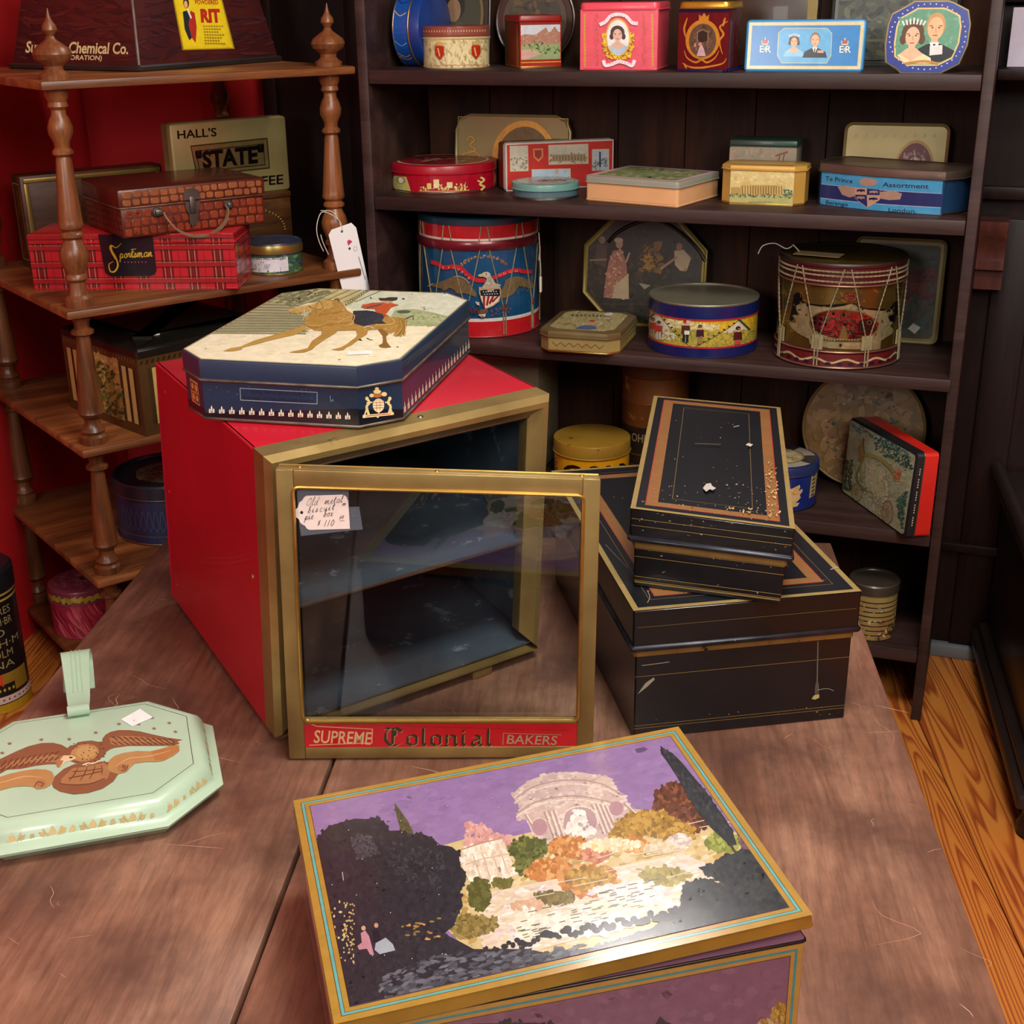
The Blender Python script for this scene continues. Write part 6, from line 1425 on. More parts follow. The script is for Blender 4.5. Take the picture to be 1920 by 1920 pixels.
# open round soldier tin
t = thing('round_tin', 'blue and yellow round drum tin with camp scenes and a silver dished top, third shelf', 'tin box', (.3981, 2.6779, Z3))
r, h = .110, .1065; a0 = face_to_cam(.3981, 2.6779)
NV = mm('141c54', c2='10184a')
part(t, 'body', lathe(bmesh.new(), [(r - .004, 0), (r, .001), (r, h - .003), (r - .0005, h)], 72, cap1=False), mm('b8a040'))
part(t, 'dished_top', lathe(bmesh.new(), [(r, h - .003), (r + .0018, h - .001), (r + .001, h + .001), (r - .002, h), (r - .003, h - .010), (r - .010, h - .013), (0.001, h - .0135)], 72), paint('dull_silver_top', '8c8a78', .42, .6, '74725f', 8, '54503c', .7, 30))
part(t, 'foot_bead', loft(bmesh.new(), circle(r, 72), [(0, 0)] + bead(.002, .0018, .0005) + [(0, .004)], False, False), TIN)
Vs = (1200, 520, .125)
A = Acyl(r, h - .004, 1319.5, 103, 576, 672, 18, 22, view=Vs, amax=1.5); A.full('b8a03c')
A.dabs(500, ['d0a81c', 'c89c18', 'd8b428'], 40, [(100, 480), (900, 600), (1750, 520), (1750, 780), (900, 800), (100, 700)], .3); A.dabs(200, ['c8c4a0', 'd8d4b4'], 30, [(400, 640), (1200, 720), (1200, 800), (400, 780)], .3)
A.dabs(420, ['8a8c3c', '9a9444', 'a89c4c', '7c7c34'], 34, [(100, 780), (1750, 790), (1750, 1100), (100, 1000)], .35)
A.poly([(270, 540), (640, 950), (330, 960), (130, 900), (110, 700)], 'c8c4b0'); A.poly([(1480, 650), (1640, 790), (1560, 780), (1380, 830), (1240, 830)], 'c8c0a8')
def rop(P): A.line(P, 7, '2c3424'); [A.ell(P[0][0] + (P[-1][0] - P[0][0]) * u, P[0][1] + (P[-1][1] - P[0][1]) * u, 20, 13, '34402a', 8) for u in [k / 9 for k in range(10)]]
rop([(280, 545), (780, 1050)]); rop([(840, 1060), (1480, 640)]); rop([(160, 640), (270, 540)]); rop([(1490, 640), (1640, 780)])
def soldier(x, y, H_, hat, coat, leg, drum=False):
    A.rect(x - H_ * .11, y - H_ * .4, x - H_ * .01, y, leg); A.rect(x + H_ * .03, y - H_ * .4, x + H_ * .13, y, leg); A.poly([(x - H_ * .17, y - H_ * .72), (x + H_ * .17, y - H_ * .72), (x + H_ * .2, y - H_ * .36), (x - H_ * .18, y - H_ * .36)], coat); A.ell(x + H_ * .02, y - H_ * .80, H_ * .085, H_ * .09, 'd0a080', 10); A.ell(x, y - H_ * .89, H_ * .11, H_ * .09, hat, 10)
    if drum: A.rect(x - H_ * .05, y - H_ * .5, x + H_ * .17, y - H_ * .33, 'd8d4c0')
soldier(710, 980, 350, 'b0241c', '4c3028', '1c2430', True); soldier(920, 1000, 300, '3c4440', '3c1c28', '8c6c4c'); soldier(1470, 1060, 340, '2c1c18', '4c1c20', '4c2c24'); A.poly([(1430, 940), (1510, 930), (1520, 1000), (1420, 1010)], 'b84c38'); soldier(215, 930, 300, '3c2c2c', 'b03c38', 'a8905c'); soldier(310, 960, 290, '343030', 'b03c38', 'c8c0a8'); A.ell(745, 670, 30, 36, 'c0b4a0', 10)
A.real = True
band(A, 0, .019, '141c54', 1); band(A, .019, .0225, 'a82830', 1); band(A, .078, .103, '141c54', 1); band(A, .075, .078, 'a82830', 1)
cyl_build(A, t, 'camp_print', r, .0015, a0, P_GLOSS, amax=1.5, label='yellow band with soldiers and tents')
# gold drum
t = thing('toy_drum', 'gold drum tin with a heraldic shield and twisted cords, right end of the third shelf', 'drum', (.6548, 2.5899, Z3))
r, h = .1185, .2005; a0 = face_to_cam(.6548, 2.5899)
GD_ = paint('dark_gold_lacquer', '7c6430', .26, .75, '5c4820', 5, '3c2c14', .72, 40)
part(t, 'shell', lathe(bmesh.new(), [(r - .004, 0), (r, .001), (r, h)], 72), GD_)
MAR = paint('maroon_rim', '4c1416', .35, .1, '3a0e10', 8)
part(t, 'lower_hoop', loft(bmesh.new(), circle(r, 72), [(0, .001), (.0045, .002), (.0055, .004), (.004, .0065), (.002, .008), (.002, .030), (.004, .0315), (.005, .034), (.0035, .0365), (0, .037)], False, False), MAR)
part(t, 'upper_hoop', loft(bmesh.new(), circle(r, 72), [(0, h - .042), (.004, h - .041), (.0055, h - .0385), (.004, h - .036), (.002, h - .035), (.002, h - .006), (.004, h - .004), (.004, h)], False, False), MAR)
for z, oo_ in ((.0345, .0048), (.004, .0055), (h - .0385, .0055)):
    part(t, 'wire_bead', loft(bmesh.new(), circle(r, 72), bead(z, .0018, oo_ - .001), False, False), paint('coppery_wire', 'a88470', .3, .8, '8a6450', 10))
part(t, 'lid', lathe(bmesh.new(), [(r + .002, h - .001), (r + .0045, h), (r + .003, h + .003), (r - .004, h + .002), (r - .006, h - .001), (.001, h - .0015)], 72), paint('dark_drum_top', '2c281e', .45, .3, '1e1c16', 6))
Vd = (1440, 450, .145833)
A = Acyl(r, .122, 1577, 118, 531, 668, 20, 24, view=Vd); A.dabs(90, ['8c7038', '6c5628'], 60, [(140, 440), (1780, 500), (1760, 1300), (140, 1200)], .4)
CM = 'b0a478'; CMD = '5c5030'
A.ell(400, 730, 62, 76, '14141c', 16); A.poly([(340, 760), (460, 760), (500, 800), (420, 980), (340, 1090), (300, 1080), (330, 900)], '14141c'); A.poly([(1560, 860), (1620, 760), (1660, 740), (1680, 900), (1660, 1060), (1600, 1100)], '16121c')
A.poly([(520, 800), (700, 812), (900, 790), (1060, 768), (1130, 770), (1240, 830), (1500, 850), (1560, 850), (1560, 900), (520, 860)], '181018')
OUT = [(385, 850), (440, 812), (500, 800), (560, 822), (700, 838), (860, 838), (980, 812), (1090, 772), (1180, 830), (1300, 856), (1500, 872), (1570, 842), (1616, 870), (1606, 930), (1560, 960), (1590, 1030), (1640, 1050), (1600, 1100), (1650, 1150), (1640, 1220), (1560, 1270), (1500, 1320), (1500, 1450), (1300, 1480), (1260, 1450), (860, 1450), (600, 1410), (580, 1330), (470, 1280), (360, 1210), (294, 1130), (320, 1100), (400, 1100), (380, 1040), (345, 1010), (360, 990), (430, 980), (390, 910)]
A.poly(OUT, CM); A.dabs(160, ['b8ac80', 'a89c70', 'c0b488'], 26, OUT, .6)
for q in range(len(OUT)): A.line([OUT[q - 1], OUT[q]], 6, CMD)
A.ell(1010, 1090, 440, 232, '8a7a4c', 40, .06); A.ell(1010, 1090, 420, 214, '5c1c20', 40, .06)
A.dabs(200, ['a82424', '8c2020', 'b83830', '4c3c2c', '6c5438'], 34, [(650, 1000), (900, 880), (1200, 900), (1420, 1060), (1200, 1280), (800, 1260)], .7)
A.poly([(820, 900), (1000, 870), (1210, 900), (1210, 1000), (1000, 1010), (820, 980)], 'a82820')
for x, y in ((650, 1010), (720, 1015), (780, 1020), (650, 1080), (715, 1095), (780, 1095), (1320, 1045), (870, 930), (1000, 940), (1025, 1085)): A.ell(x, y, 19, 26, '1c1014', 12)
A.ell(1290, 1090, 110, 100, '3c2420', 20); A.ell(1325, 1045, 36, 36, '7c5c38', 12); A.ell(1325, 1045, 18, 20, '1c1014', 10)
for p in ([(640, 1180), (760, 1200), (880, 1210)], [(700, 1220), (860, 1240)], [(1130, 1210), (1260, 1220)], [(850, 1260), (960, 1140), (1010, 1100)], [(1100, 1160), (1150, 1280)]): A.line(p, 14, '1c1218' if p[0][0] != 850 else 'a8383a')
A.poly([(960, 1300), (1000, 1100), (1030, 1110), (1080, 1310)], '8a7040'); A.line([(620, 1300), (900, 1330), (1240, 1320)], 26, CMD, 4); [A.rect(650 + k * 36, 1296 + k * 2.2 * (1 if k < 8 else 0), 668 + k * 36, 1320 + k * 2.2 * (1 if k < 8 else 0), CM) for k in range(16)]
A.ell(990, 1395, 18, 24, '3c2c1c', 8); A.ell(1060, 670, 90, 62, '7c3428', 18); A.dabs(50, ['94443a', '6c2c24', 'a86c4c'], 18, [(990, 630), (1130, 620), (1150, 720), (990, 720)]); A.ell(920, 680, 34, 34, '6c4c2c', 12); A.ell(1200, 690, 34, 34, '6c4c2c', 12)
A.poly([(180, 1160), (260, 1170), (260, 1330), (150, 1300)], 'a89c70')
cyl_build(A, t, 'shield_print', r, .036, a0, P_METAL, label='cream scrollwork around a red heraldic oval')
A = Art(2.9 * r, .022); A.full('5c1418'); nn = 40
for k in range(nn): x0 = A.w * k / nn; A.line([(x0, .009 + .004 * sin(k * .9)), (x0 + A.w / nn, .009 + .004 * sin((k + 1) * .9))], .004, 'a89c70')
for k in range(16): A.ell(A.w * (k + .5) / 16, .004, .006, .003, '181028', 10)
cyl_build(A, t, 'hem_print', r + .002, .008, a0, P_SATIN)
for z in (h - .012, h - .020, h - .031):
    bm = bmesh.new(); n = 260; rr = r + .0035
    for st in (0, 1):
        tube(bm, [((rr + .0012 * cos(k * 2.1 + st * pi)) * cos(2 * pi * k / n), (rr + .0012 * cos(k * 2.1 + st * pi)) * sin(2 * pi * k / n), z + .0014 * sin(k * 2.1 + st * pi)) for k in range(n)], .0011, 4, closed=True)
    part(t, 'twisted_rope', bm, CORD)
def twist_cord(t, P, thk, n=26):
    bm = bmesh.new(); P = [Vector(p) for p in P]; L = [(P[0].lerp(P[-1], k / n)) for k in range(n + 1)]
    for k, p in enumerate(L): 
        R_ = sqrt(p.x ** 2 + p.y ** 2); f = (r + .0045) / R_; p.x *= f; p.y *= f
    ax = (P[-1] - P[0]).normalized(); u = Vector((-ax.y, ax.x, 0)); u = ax.orthogonal().normalized(); v = ax.cross(u)
    for st in (0, 1): tube(bm, [p + (u * cos(k * 1.9 + st * pi) + v * sin(k * 1.9 + st * pi)) * thk * .6 for k, p in enumerate(L)], thk * .62, 4)
    part(t, 'cord', bm, CORD)
for k in range(8):
    ab = a0 + .479 + k * 2 * pi / 8; at = ab + pi / 8
    for s0, s1 in ((ab + .03, at - .05), (ab - .03, ab - pi / 8 + .05)):
        twist_cord(t, [((r + .004) * cos(s0), (r + .004) * sin(s0), .062), ((r + .004) * cos(s1), (r + .004) * sin(s1), h - .006)], .0014)
    bm = bmesh.new()
    Pb = [((r + .0015) * cos(a), (r + .0015) * sin(a)) for a in (ab - .09, ab - .045, ab, ab + .045, ab + .09)]
    for (x, y) in Pb: pass
    vs0 = [bm.verts.new((x, y, .038)) for x, y in Pb]; vs1 = [bm.verts.new((x, y, .066)) for x, y in Pb]; k2 = (r + .004) / (r + .0015); vo0 = [bm.verts.new((x * k2, y * k2, .038)) for x, y in Pb]; vo1 = [bm.verts.new((x * k2, y * k2, .066)) for x, y in Pb]
    for i in range(4): bm.faces.new((vo0[i], vo0[i + 1], vo1[i + 1], vo1[i])); bm.faces.new((vs1[i], vs1[i + 1], vo1[i + 1], vo1[i])); bm.faces.new((vs0[i], vo0[i], vo0[i + 1], vs0[i + 1]))
    bm.faces.new((vs0[0], vs1[0], vo1[0], vo0[0])); bm.faces.new((vs0[4], vo0[4], vo1[4], vs1[4]))
    part(t, 'leather_ear', bm, paint('cream_leather', '8f8660', .6, 0, '7c7350', 20))
    for s in (-.025, .025): a = ab + s; bm = bmesh.new(); tube(bm, [((r + .0055) * cos(a), (r + .0055) * sin(a), .062), ((r + .0062) * cos(a), (r + .0062) * sin(a), .006)], .0016, 5); part(t, 'cord', bm, CORD)
tg = part(None, 'price_tag', bx(-.045, .045, -.02, .02, 0, .0012, 0), paint('buff_card', '8a7a54', .8, 0, '7c6c48', 10)); tag(tg, 'buff card tag with a loose string lying on the gold drum', 'tag'); tg.location = (.602, 2.573, Z3 + h + .0035); tg.rotation_euler.z = -.5
bm = bmesh.new(); tube(bm, [(-.04, .004, .002), (-.055, .012, .012), (-.06, .02, .008), (-.07, .012, .004), (-.09, .004, .014), (-.11, -.008, .010), (-.118, -.012, -.006)], .0011, 6, 4); part(tg, 'string', bm, STRING)
t = thing('picture_tin', 'dark green picture tin with a cream rim behind the gold drum', 'tin box', tuple(bcp(.955, .255, Z3 + .0005)), rot=(radians(-3), 0, BCY))
w_, h_ = .178, .212
upright(t, rect(w_, h_, .014, 4), .022, paint('pale_rim', '8a7c50', .4, .2, '74683f', 10))
A = Art(w_, h_); A.real = True; A.clip = rect(w_ - .024, h_ - .024, .008, 3, .012, .012); A.full('34382c'); A.dabs(300, ['3a4034', '2c3028', '44382c', '30443c'], .012, A.clip); A.dabs(140, ['4c1814', '5c2018', '3c1210'], .010, [(.08, .09), (.165, .09), (.165, .15), (.08, .15)]); A.poly([(.118, .030), (.128, .042), (.143, .034), (.133, .020)], 'b8b4ac')
A.build(t, 'scene_print', front(w_), P_SATIN)
# ---------------------------------------------------------------- fourth shelf
t = thing('tall_canister', 'tall olive-grey square canister mostly hidden behind the red cabinet, fourth shelf', 'canister', tuple(bcp(.155, .10, Z4)), BCY)
tin(t, rect(.168, .14, .003, 2), .262, .02, mm('6c6650', c2='5c5644'), mm('6c6650', c2='5c5644'), TIN)
A = Art(.168, .22); A.real = True; A.dabs(12, ['2c3c2c', '3c4434'], .008, [(.09, .13), (.13, .13), (.13, .17), (.09, .17)]); A.build(t, 'front_print', front(.168), P_SATIN)
t = thing('rusty_canister', 'tall rust-stained round canister at the back of the fourth shelf', 'canister', tuple(bcp(.556, .214, Z4)))
r = .073; h = .255
part(t, 'body', lathe(bmesh.new(), [(r - .003, 0), (r, .002), (r, .05), (r + .001, .052), (r, .054), (r, .165), (r + .0012, .168), (r, .171), (r, h - .03)], 56), paint('rusty_tin', '7c4c20', .5, .35, '4c2c14', 5, '9a6c34', .60, 14, bmp=.3))
part(t, 'lid', lathe(bmesh.new(), [(r, h - .032), (r + .002, h - .03), (r + .002, h - .004), (r - .002, h), (0.001, h - .001)], 56), paint('rusty_lid', '6c4420', .5, .35, '4c2c14', 8))
cw_ = bcp(.556, .214); a0 = face_to_cam(cw_.x, cw_.y); A = Art(2.9 * r, .12); A.rect(0, 0, 2.9 * r, .085, '241c14'); A.text('OHN', .052, .052, .026, '8a7c5c', down=False, width=.045, bold=.02); cyl_build(A, t, 'label_print', r, .03, a0, P_SATIN)
t = thing('yellow_canister', 'bright yellow round canister with black lettering and a stained lid, fourth shelf', 'canister', (.1757, 2.7331, Z4))
r, h = .0815, .1035; YE = paint('mustard_tin', 'c8921c', .35, .1, 'b87e14', 10, '6c4c14', .70, 40)
tin(t, circle(r, 64), h, .030, mm('d89c10', c2='cf9208'), paint('stained_mustard_lid', 'a8842c', .4, .2, '8a6a24', 7, '4c3c18', .62, 30), mm('3c3014'), lid_bev=.003, lid_off=.002)
A = Acyl(r, .07, 1110, 70, 862, 925, 8, 10); A.full('dea012'); [A.text(q_, x_, 906, 50, '14120c', bold=.03) for q_, x_ in (('O', 1056), ('S', 1102), ('L', 1134), ('M', 1158))]; [A.rect(1040, 866 + k * 6, 1045 + k % 2 * 2, 869 + k * 6, '5c4414') for k in range(6)]; cyl_build(A, t, 'wall_print', r, .0005, face_to_cam(.1757, 2.7331))
t = thing('round_tin', 'dark blue round tin with a cream griffin and chequered lid, beside the small deed box', 'tin box', (.5592, 2.6026, Z4))
r, h = .079, .096
tin(t, circle(r, 64), h, .020, mm('14246c', c2='101e5c'), mm('1c2c5c', c2='18264e'), DARKTIN, lid_bev=.003)
A = Acyl(r, .072, 1461, 76, 898, 962, 9, 10, view=(1470, 710, .166667)); A.full('15266c')
A.poly([(60, 1240), (110, 1230), (150, 1210), (190, 1190), (200, 1220), (180, 1260), (225, 1240), (230, 1270), (200, 1310), (215, 1340), (160, 1400), (205, 1400), (180, 1440), (120, 1450), (80, 1400)], 'c8a878'); A.line([(170, 1220), (120, 1290), (170, 1300)], 12, 'c88c2c', 3)
A.poly([(322, 1110), (390, 1060), (378, 1340), (310, 1365)], 'a89860')
for k in range(6): A.ell(350, 1110 + k * 44, 22, 9, '1c2040', 8, -.5)
cyl_build(A, t, 'wall_print', r, .0005, face_to_cam(.5592, 2.6026))
A = Art(.15, .15); A.clip = circle(.073, 40, .075, .075); A.full('2c2c30')
for k in range(8):
    if k % 2 == 0: A.poly([(.075, .075)] + [(.075 + .073 * cos(2 * pi * (k + u) / 8), .075 + .073 * sin(2 * pi * (k + u) / 8)) for u in (0, .33, .66, 1)], 'a8a494')
A.ell(.075, .075, .05, .05, '6c6440', 32); A.ell(.075, .075, .046, .046, 'b0a078', 32); A.dabs(50, ['c8bc98', '8c7c50', 'a89458'], .009, circle(.04, 16, .075, .075)); A.build(t, 'lid_print', plane_fn((-.075, -.075, h), (1, 0, 0), (0, 1, 0)), P_GLOSS)
t = thing('round_tray', 'large faded round lid with a floral wreath leaning at the right of the fourth shelf', 'tray', tuple(bcp(.875, .225, Z4 + .0005)), rot=(radians(-9), 0, BCY))
R0 = .128
upright(t, circle(R0, 72, R0, R0), .024, paint('faded_tan_tin', '8c6c3c', .45, .2, '74582f', 5, '5c4424', .68, 30))
A = Art(2 * R0, 2 * R0); A.real = True; A.clip = circle(R0 - .006, 48, R0, R0)
A.dabs(240, ['94744a', '8a6a3c', '9c7c50', '7c603a'], .018, A.clip)
for k in range(110): a = random.uniform(0, 2 * pi); q = .072 + random.uniform(-.014, .014); A.ell(R0 + q * cos(a), R0 + q * sin(a), random.uniform(.002, .005), random.uniform(.0015, .004), random.choice(('4c5434', '5c5c3c', '8c5448', 'a89468', '3c4430')), 7)
for k in range(72): a = k / 72 * 2 * pi; A.ell(R0 + .052 * cos(a), R0 + .052 * sin(a), .0012, .0012, '6c5430', 5)
A.build(t, 'floral_print', front(2 * R0), P_SATIN)
# carriage tin: standing on end, picture face turned left, red wall towards the room
CO_ = Vector((.7662, 2.3818, Z4 + .0005)); t = thing('picture_tin', 'red sided tin with a garden carriage scene, right end of the fourth shelf', 'tin box', tuple(CO_))
c8 = [(.7662, 2.3818, 0), (.8165, 2.3851, 0), (.757, 2.644, 0), (.7036, 2.6408, 0), (.775, 2.385, .172), (.819, 2.389, .172), (.764, 2.645, .168), (.709, 2.637, .1665)]
tm_ = tri_map([(x - CO_.x, y - CO_.y, z) for x, y, z in c8]); CWd, CDd, CHd = .052, .265, .172
cm = lambda x, y, z: tm_(x / CWd, y / CDd, z / CHd)
ylz = rect(CDd, CHd, .008, 4)
def side_loft(prof): # outline in y,z; profile along x
    return loft(bmesh.new(), ylz, prof)
sw2 = lambda a, b, c_: cm(c_, a, b)
part(t, 'body', side_loft([(0, .016), (0, CWd - .002), (-.004, CWd)]), mm('c0241a', c2='b01e16'), warp=sw2, label='bright red tin wall')
part(t, 'lid', side_loft([(-.003, -.001), (-.0008, 0), (.001, .002), (.0015, .015), (.0015, .0165), (-.002, .017)]), mm('1c1c20', c2='141418'), warp=sw2)
part(t, 'bead', loft(bmesh.new(), ylz, bead(.0175, .0012, .0008), False, False), TIN, warp=sw2)
Vc = (1470, 710, .166667)
A = Art(CDd, CHd, quad=[(640, 1290), (1390, 1800), (1500, 830), (760, 395)], view=Vc, vq=True); A.clip = rect(CDd - .008, CHd - .008, .008, 3, .004, .004); A.full('9a9c7c')
allq = [(640, 1290), (1390, 1800), (1500, 830), (760, 395)]
A.dabs(500, ['a0a284', '92967a', 'a8a88c', '8c8e6c'], 30, allq); A.dabs(120, ['5c7870', '4c6c68', '6c8c84'], 26, [(760, 400), (1480, 830), (1440, 900), (760, 520)], .4, 28)
A.dabs(200, ['2c4c40', '3c5c4c', '24403a'], 18, [(1030, 640), (1180, 640), (1380, 800), (1460, 1000), (1380, 1010), (1280, 900), (1160, 860), (1050, 760)]); A.dabs(120, ['3c5c4c', '2c4c40', '54745c'], 22, [(1290, 1330), (1400, 1260), (1370, 1700), (1330, 1600)]); A.dabs(160, ['4c4c34', '3c3c2c', '5c5c40'], 22, [(690, 880), (790, 900), (770, 1280), (650, 1240)], .4, 80)
A.line([(930, 820), (1060, 860), (1180, 940), (1250, 1020)], 40, '8c8248', 4); A.line([(900, 900), (830, 1100), (900, 1220), (950, 1280)], 24, '6c6a44', 4); A.line([(930, 830), (880, 1000), (900, 1150)], 20, '8c8248', 4)
A.poly([(940, 900), (1150, 1010), (1200, 1300), (1080, 1340), (930, 1200)], 'a8a480'); A.dabs(160, ['b8b090', 'a89c74', '94885c', 'c0b8a0'], 22, [(940, 900), (1180, 1010), (1230, 1600), (1080, 1600), (930, 1300)], .4, 80)
for cx, cy, rx, ry in ((840, 1280, 62, 110), (1200, 1500, 60, 140)):
    for q in range(20): a = q / 20 * 2 * pi; A.line([(cx + rx * cos(a), cy + ry * sin(a)), (cx + rx * cos(a + .32), cy + ry * sin(a + .32))], 10, 'a05c38' if cx > 1000 else '8c7444')
    for q in range(6): a = q / 6 * pi; A.line([(cx - rx * cos(a), cy - ry * sin(a)), (cx + rx * cos(a), cy + ry * sin(a))], 5, '9a7c50')
A.dabs(60, ['b8643c', 'c87c50', 'a85434'], 14, [(1260, 1030), (1350, 990), (1330, 1130), (1280, 1130)]); A.dabs(60, ['a8683c', '8c7c40'], 14, [(850, 760), (930, 650), (930, 900), (860, 900)]); A.line([(918, 640), (930, 820)], 7, '3c3c34')
A.build(t, 'carriage_print', lambda x, y, d: cm(.000 - d, CDd - x, y), P_SATIN, label='garden scene with an open carriage and figures', eps=.0016)
A = Art(.017, CHd); [A.rect(.008, .02 + k * .0052, .0105, .0232 + k * .0052, 'a89c84') for k in range(24) if k % 5]; A.build(t, 'lid_lettering', lambda x, y, d: cm(x, -.0015 - d, y), P_SATIN)
# fifth shelf
t = thing('ribbed_canister', 'small ribbed cream and brown round canister on the lowest bookcase shelf', 'canister', (.7480, 2.4930, Z5))
r = .049; h = .124; pr = [(r - .003, 0), (r, .002)]
for k in range(8):
    z = .010 + k * .0105; pr += [(r, z), (r - .0018, z + .0015), (r, z + .003)]
pr += [(r, h - .022)]
part(t, 'body', lathe(bmesh.new(), pr, 48), paint('mottled_cream_label', '94844c', .5, .1, '8c5c34', 12, '3c3018', .56, 18))
part(t, 'lid', lathe(bmesh.new(), [(r, h - .023), (r + .0025, h - .022), (r + .0025, h - .003), (r, h), (r - .006, h - .001), (r - .007, h - .003), (.001, h - .0032)], 48), mm('3c342c', c2='2c261f', rough=.4))
A = Art(2.9 * r, .09)
for k in range(8): A.rect(0, .011 + k * .0105, 2.9 * r, .0132 + k * .0105, '2c2418')
A.dabs(60, ['b8a46c', 'a87c44', '8c6c44', '74744c'], .005, [(0, 0), (2.9 * r, 0), (2.9 * r, .09), (0, .09)]); cyl_build(A, t, 'label_print', r, .001, face_to_cam(.748, 2.493), P_SATIN)
# ================================================================= WHAT-NOT CONTENTS
ZA, ZBs, ZC, ZD, ZE = WZ
# tapered dye display box
DO = Vector((-.7071, 2.6924, ZA)); t = thing('display_box', 'tapered dark red dye merchant box lettered in cream, on top of the what-not', 'display box', tuple(DO), 1.028)
DWd, DDd, DHd, TP = .4137, .3629, .27, .05
def taper(x, y, z):
    f = z / DHd * TP; return (x + f * (1 - 2 * x / DWd), y + f * (1 - 2 * y / DDd), z)
DBX = paint('streaked_oxblood_paint', '2e1013', .38, 0, '4c1814', 7, '7c6c64', .74, 30, coat=.15)
part(t, 'body', bx(0, DWd, 0, DDd, .010, DHd, .002), DBX, warp=taper)
part(t, 'base_rail', loft(bmesh.new(), rect(DWd + .006, DDd + .006, .004, 2, -.003, -.003), [(0, 0), (.003, .003), (.003, .009), (0, .012)]), mm('242220', c2='181614'), label='black base moulding')
bm = bmesh.new(); tube(bm, [taper(0, 0, .012), taper(0, 0, DHd)], .003, 6); part(t, 'corner_seam', bm, paint('scuffed_seam', '6c5c54', .5, .1, '3c2420', 40))
Hs = .148
A = Art(DDd, Hs, quad=[(23, 128), (262, 137), (240, 0), (18, 0)])
A.dabs(150, ['3c1412', '461613', '341114', '521c16'], 22, [(25, 0), (240, 0), (262, 120), (25, 110)], .14, 5)
cr = 'd8c890'
A.text('Sunbeam Chemical Co.', 43, 99, 27, cr, ang=1.6, width=196, bold=.025); A.text('(CORPORATION)', 92, 112, 11.5, cr, ang=1.6, width=98, bold=.02)
A.build(t, 'side_lettering', lambda x, y, d: (lambda p: (p[0] - d, p[1], p[2]))(taper(0, DDd - x, y)), P_SATIN, eps=.001)
A = Art(DWd, Hs, quad=[(262, 137), (524, 114), (505, 0), (240, 0)])
A.dabs(110, ['341418', '3c161a', '2c1014', '441a1e'], 24, [(245, 0), (500, 0), (520, 100), (262, 120)], .12, -4)
Q = [(349, 97), (443, 93), (430, 7), (332, 6)]; A.poly([(346, 99), (446, 95), (432, 5), (329, 4)], '9a7c14'); A.poly(Q, 'dcc018'); A.poly([(353, 92), (438, 89), (427, 11), (337, 10)], 'e2c71c')
A.text('POWDERED', 377, 24, 9.5, 'a8301c', width=48, bold=.03); A.text('RIT', 386, 52, 28, 'b02a1a', width=40, bold=.06)
for k in range(7):
    for j in range(8 - k % 3): A.rect(390 + j * 5, 58 + k * 4.6, 393.6 + j * 5, 60.4 + k * 4.6, '9a7c20')
A.poly([(350, 36), (358, 34), (366, 50), (370, 74), (360, 82), (352, 64)], '1c2830'); A.poly([(366, 34), (374, 38), (376, 60), (372, 86), (364, 76), (360, 56)], 'a82c20'); A.ell(358, 22, 6, 8, '2c1c14', 12); A.ell(357, 24, 4, 6, 'd8a880', 10); A.line([(360, 32), (366, 46)], 3, 'e8e0d0')
A.build(t, 'sign_print', lambda x, y, d: (lambda p: (p[0], p[1] - d, p[2]))(taper(x, 0, y)), P_SATIN, 'yellow dye advertisement with a woman in a shawl', eps=.001)
# plaid gift tin
t = thing('plaid_tin', 'long red tartan tin with a black script label, on the what-not under the little case', 'tin box', (-.9492, 2.635, ZBs), -.029)
w_, d_, h_ = .4095, .14, .1105
PLR = mm('b01e24', c2='a81a20'); tin(t, rect(w_, d_, .003, 2), h_, .018, PLR, PLR, None, lid_bev=.002, lid_off=.0008)
def plaid(A, w_, h_, ph=0):
    A.full('b8202a'); n = int(w_ / .05) + 2
    for k in range(n):
        x = .008 + ph + k * .0508
        A.rect(x, 0, x + .022, h_, '8a1a20')
        for q, c_ in ((.001, '1c1014'), (.0045, 'b8a070'), (.0085, '2c1418'), (.0125, '2c1418'), (.016, 'b8a070'), (.020, '1c1014')): A.rect(x + q, 0, x + q + (.0014 if c_[0] != 'b' else .0009), h_, c_)
    for y in (.012, .044, .078, .100):
        for q, c_ in ((0, '2c1418'), (.005, '2c1418'), (.010, 'a86c50'), (.013, '2c1418')): A.rect(0, y + q, w_, y + q + .0009, c_)
        A.rect(0, y + .002, w_, y + .009, '9a1c22')
    for x in [k * .0508 - .012 for k in range(n + 1)]: A.rect(x + .004, 0, x + .0046, h_, '7c2028')
A = Art(w_, h_); plaid(A, w_, h_)
A.d += 2; x0, x1 = .146, .250; A.poly([(x0 - .004, h_), (x0 + .001, .036), (x0 + .006, .030), (x0 + .012, .028), (x1 - .012, .028), (x1 - .004, .031), (x1, .038), (x1, h_)], '14121a')
A.real = False; A.H = homog([(300, 1050), (830, 1050), (830, 690), (300, 690)], [(.1475, .028), (.250, .028), (.249, .098), (.1455, .098)]); A.view = (0, 0, 1)
A.line([(510, 715), (450, 760), (405, 740), (400, 790), (430, 860), (440, 940), (400, 1000), (355, 1000), (350, 930), (400, 900)], 17, 'c8a430', 5, True); A.line([(405, 740), (390, 760), (402, 810), (428, 870)], 22, 'c8a430', 4)
script(A, 'portsman', 470, 865, 74, 'c8a430', 8.5, .15, -.04, .04); A.line([(600, 780), (650, 775)], 8, 'c8a430'); [A.rect(510 + k * 36, 902, 522 + k * 36, 914, '8c5058') for k in range(7)]
A.build(t, 'plaid_print', front(w_), P_GLOSS, 'red, black and cream tartan with gold script')
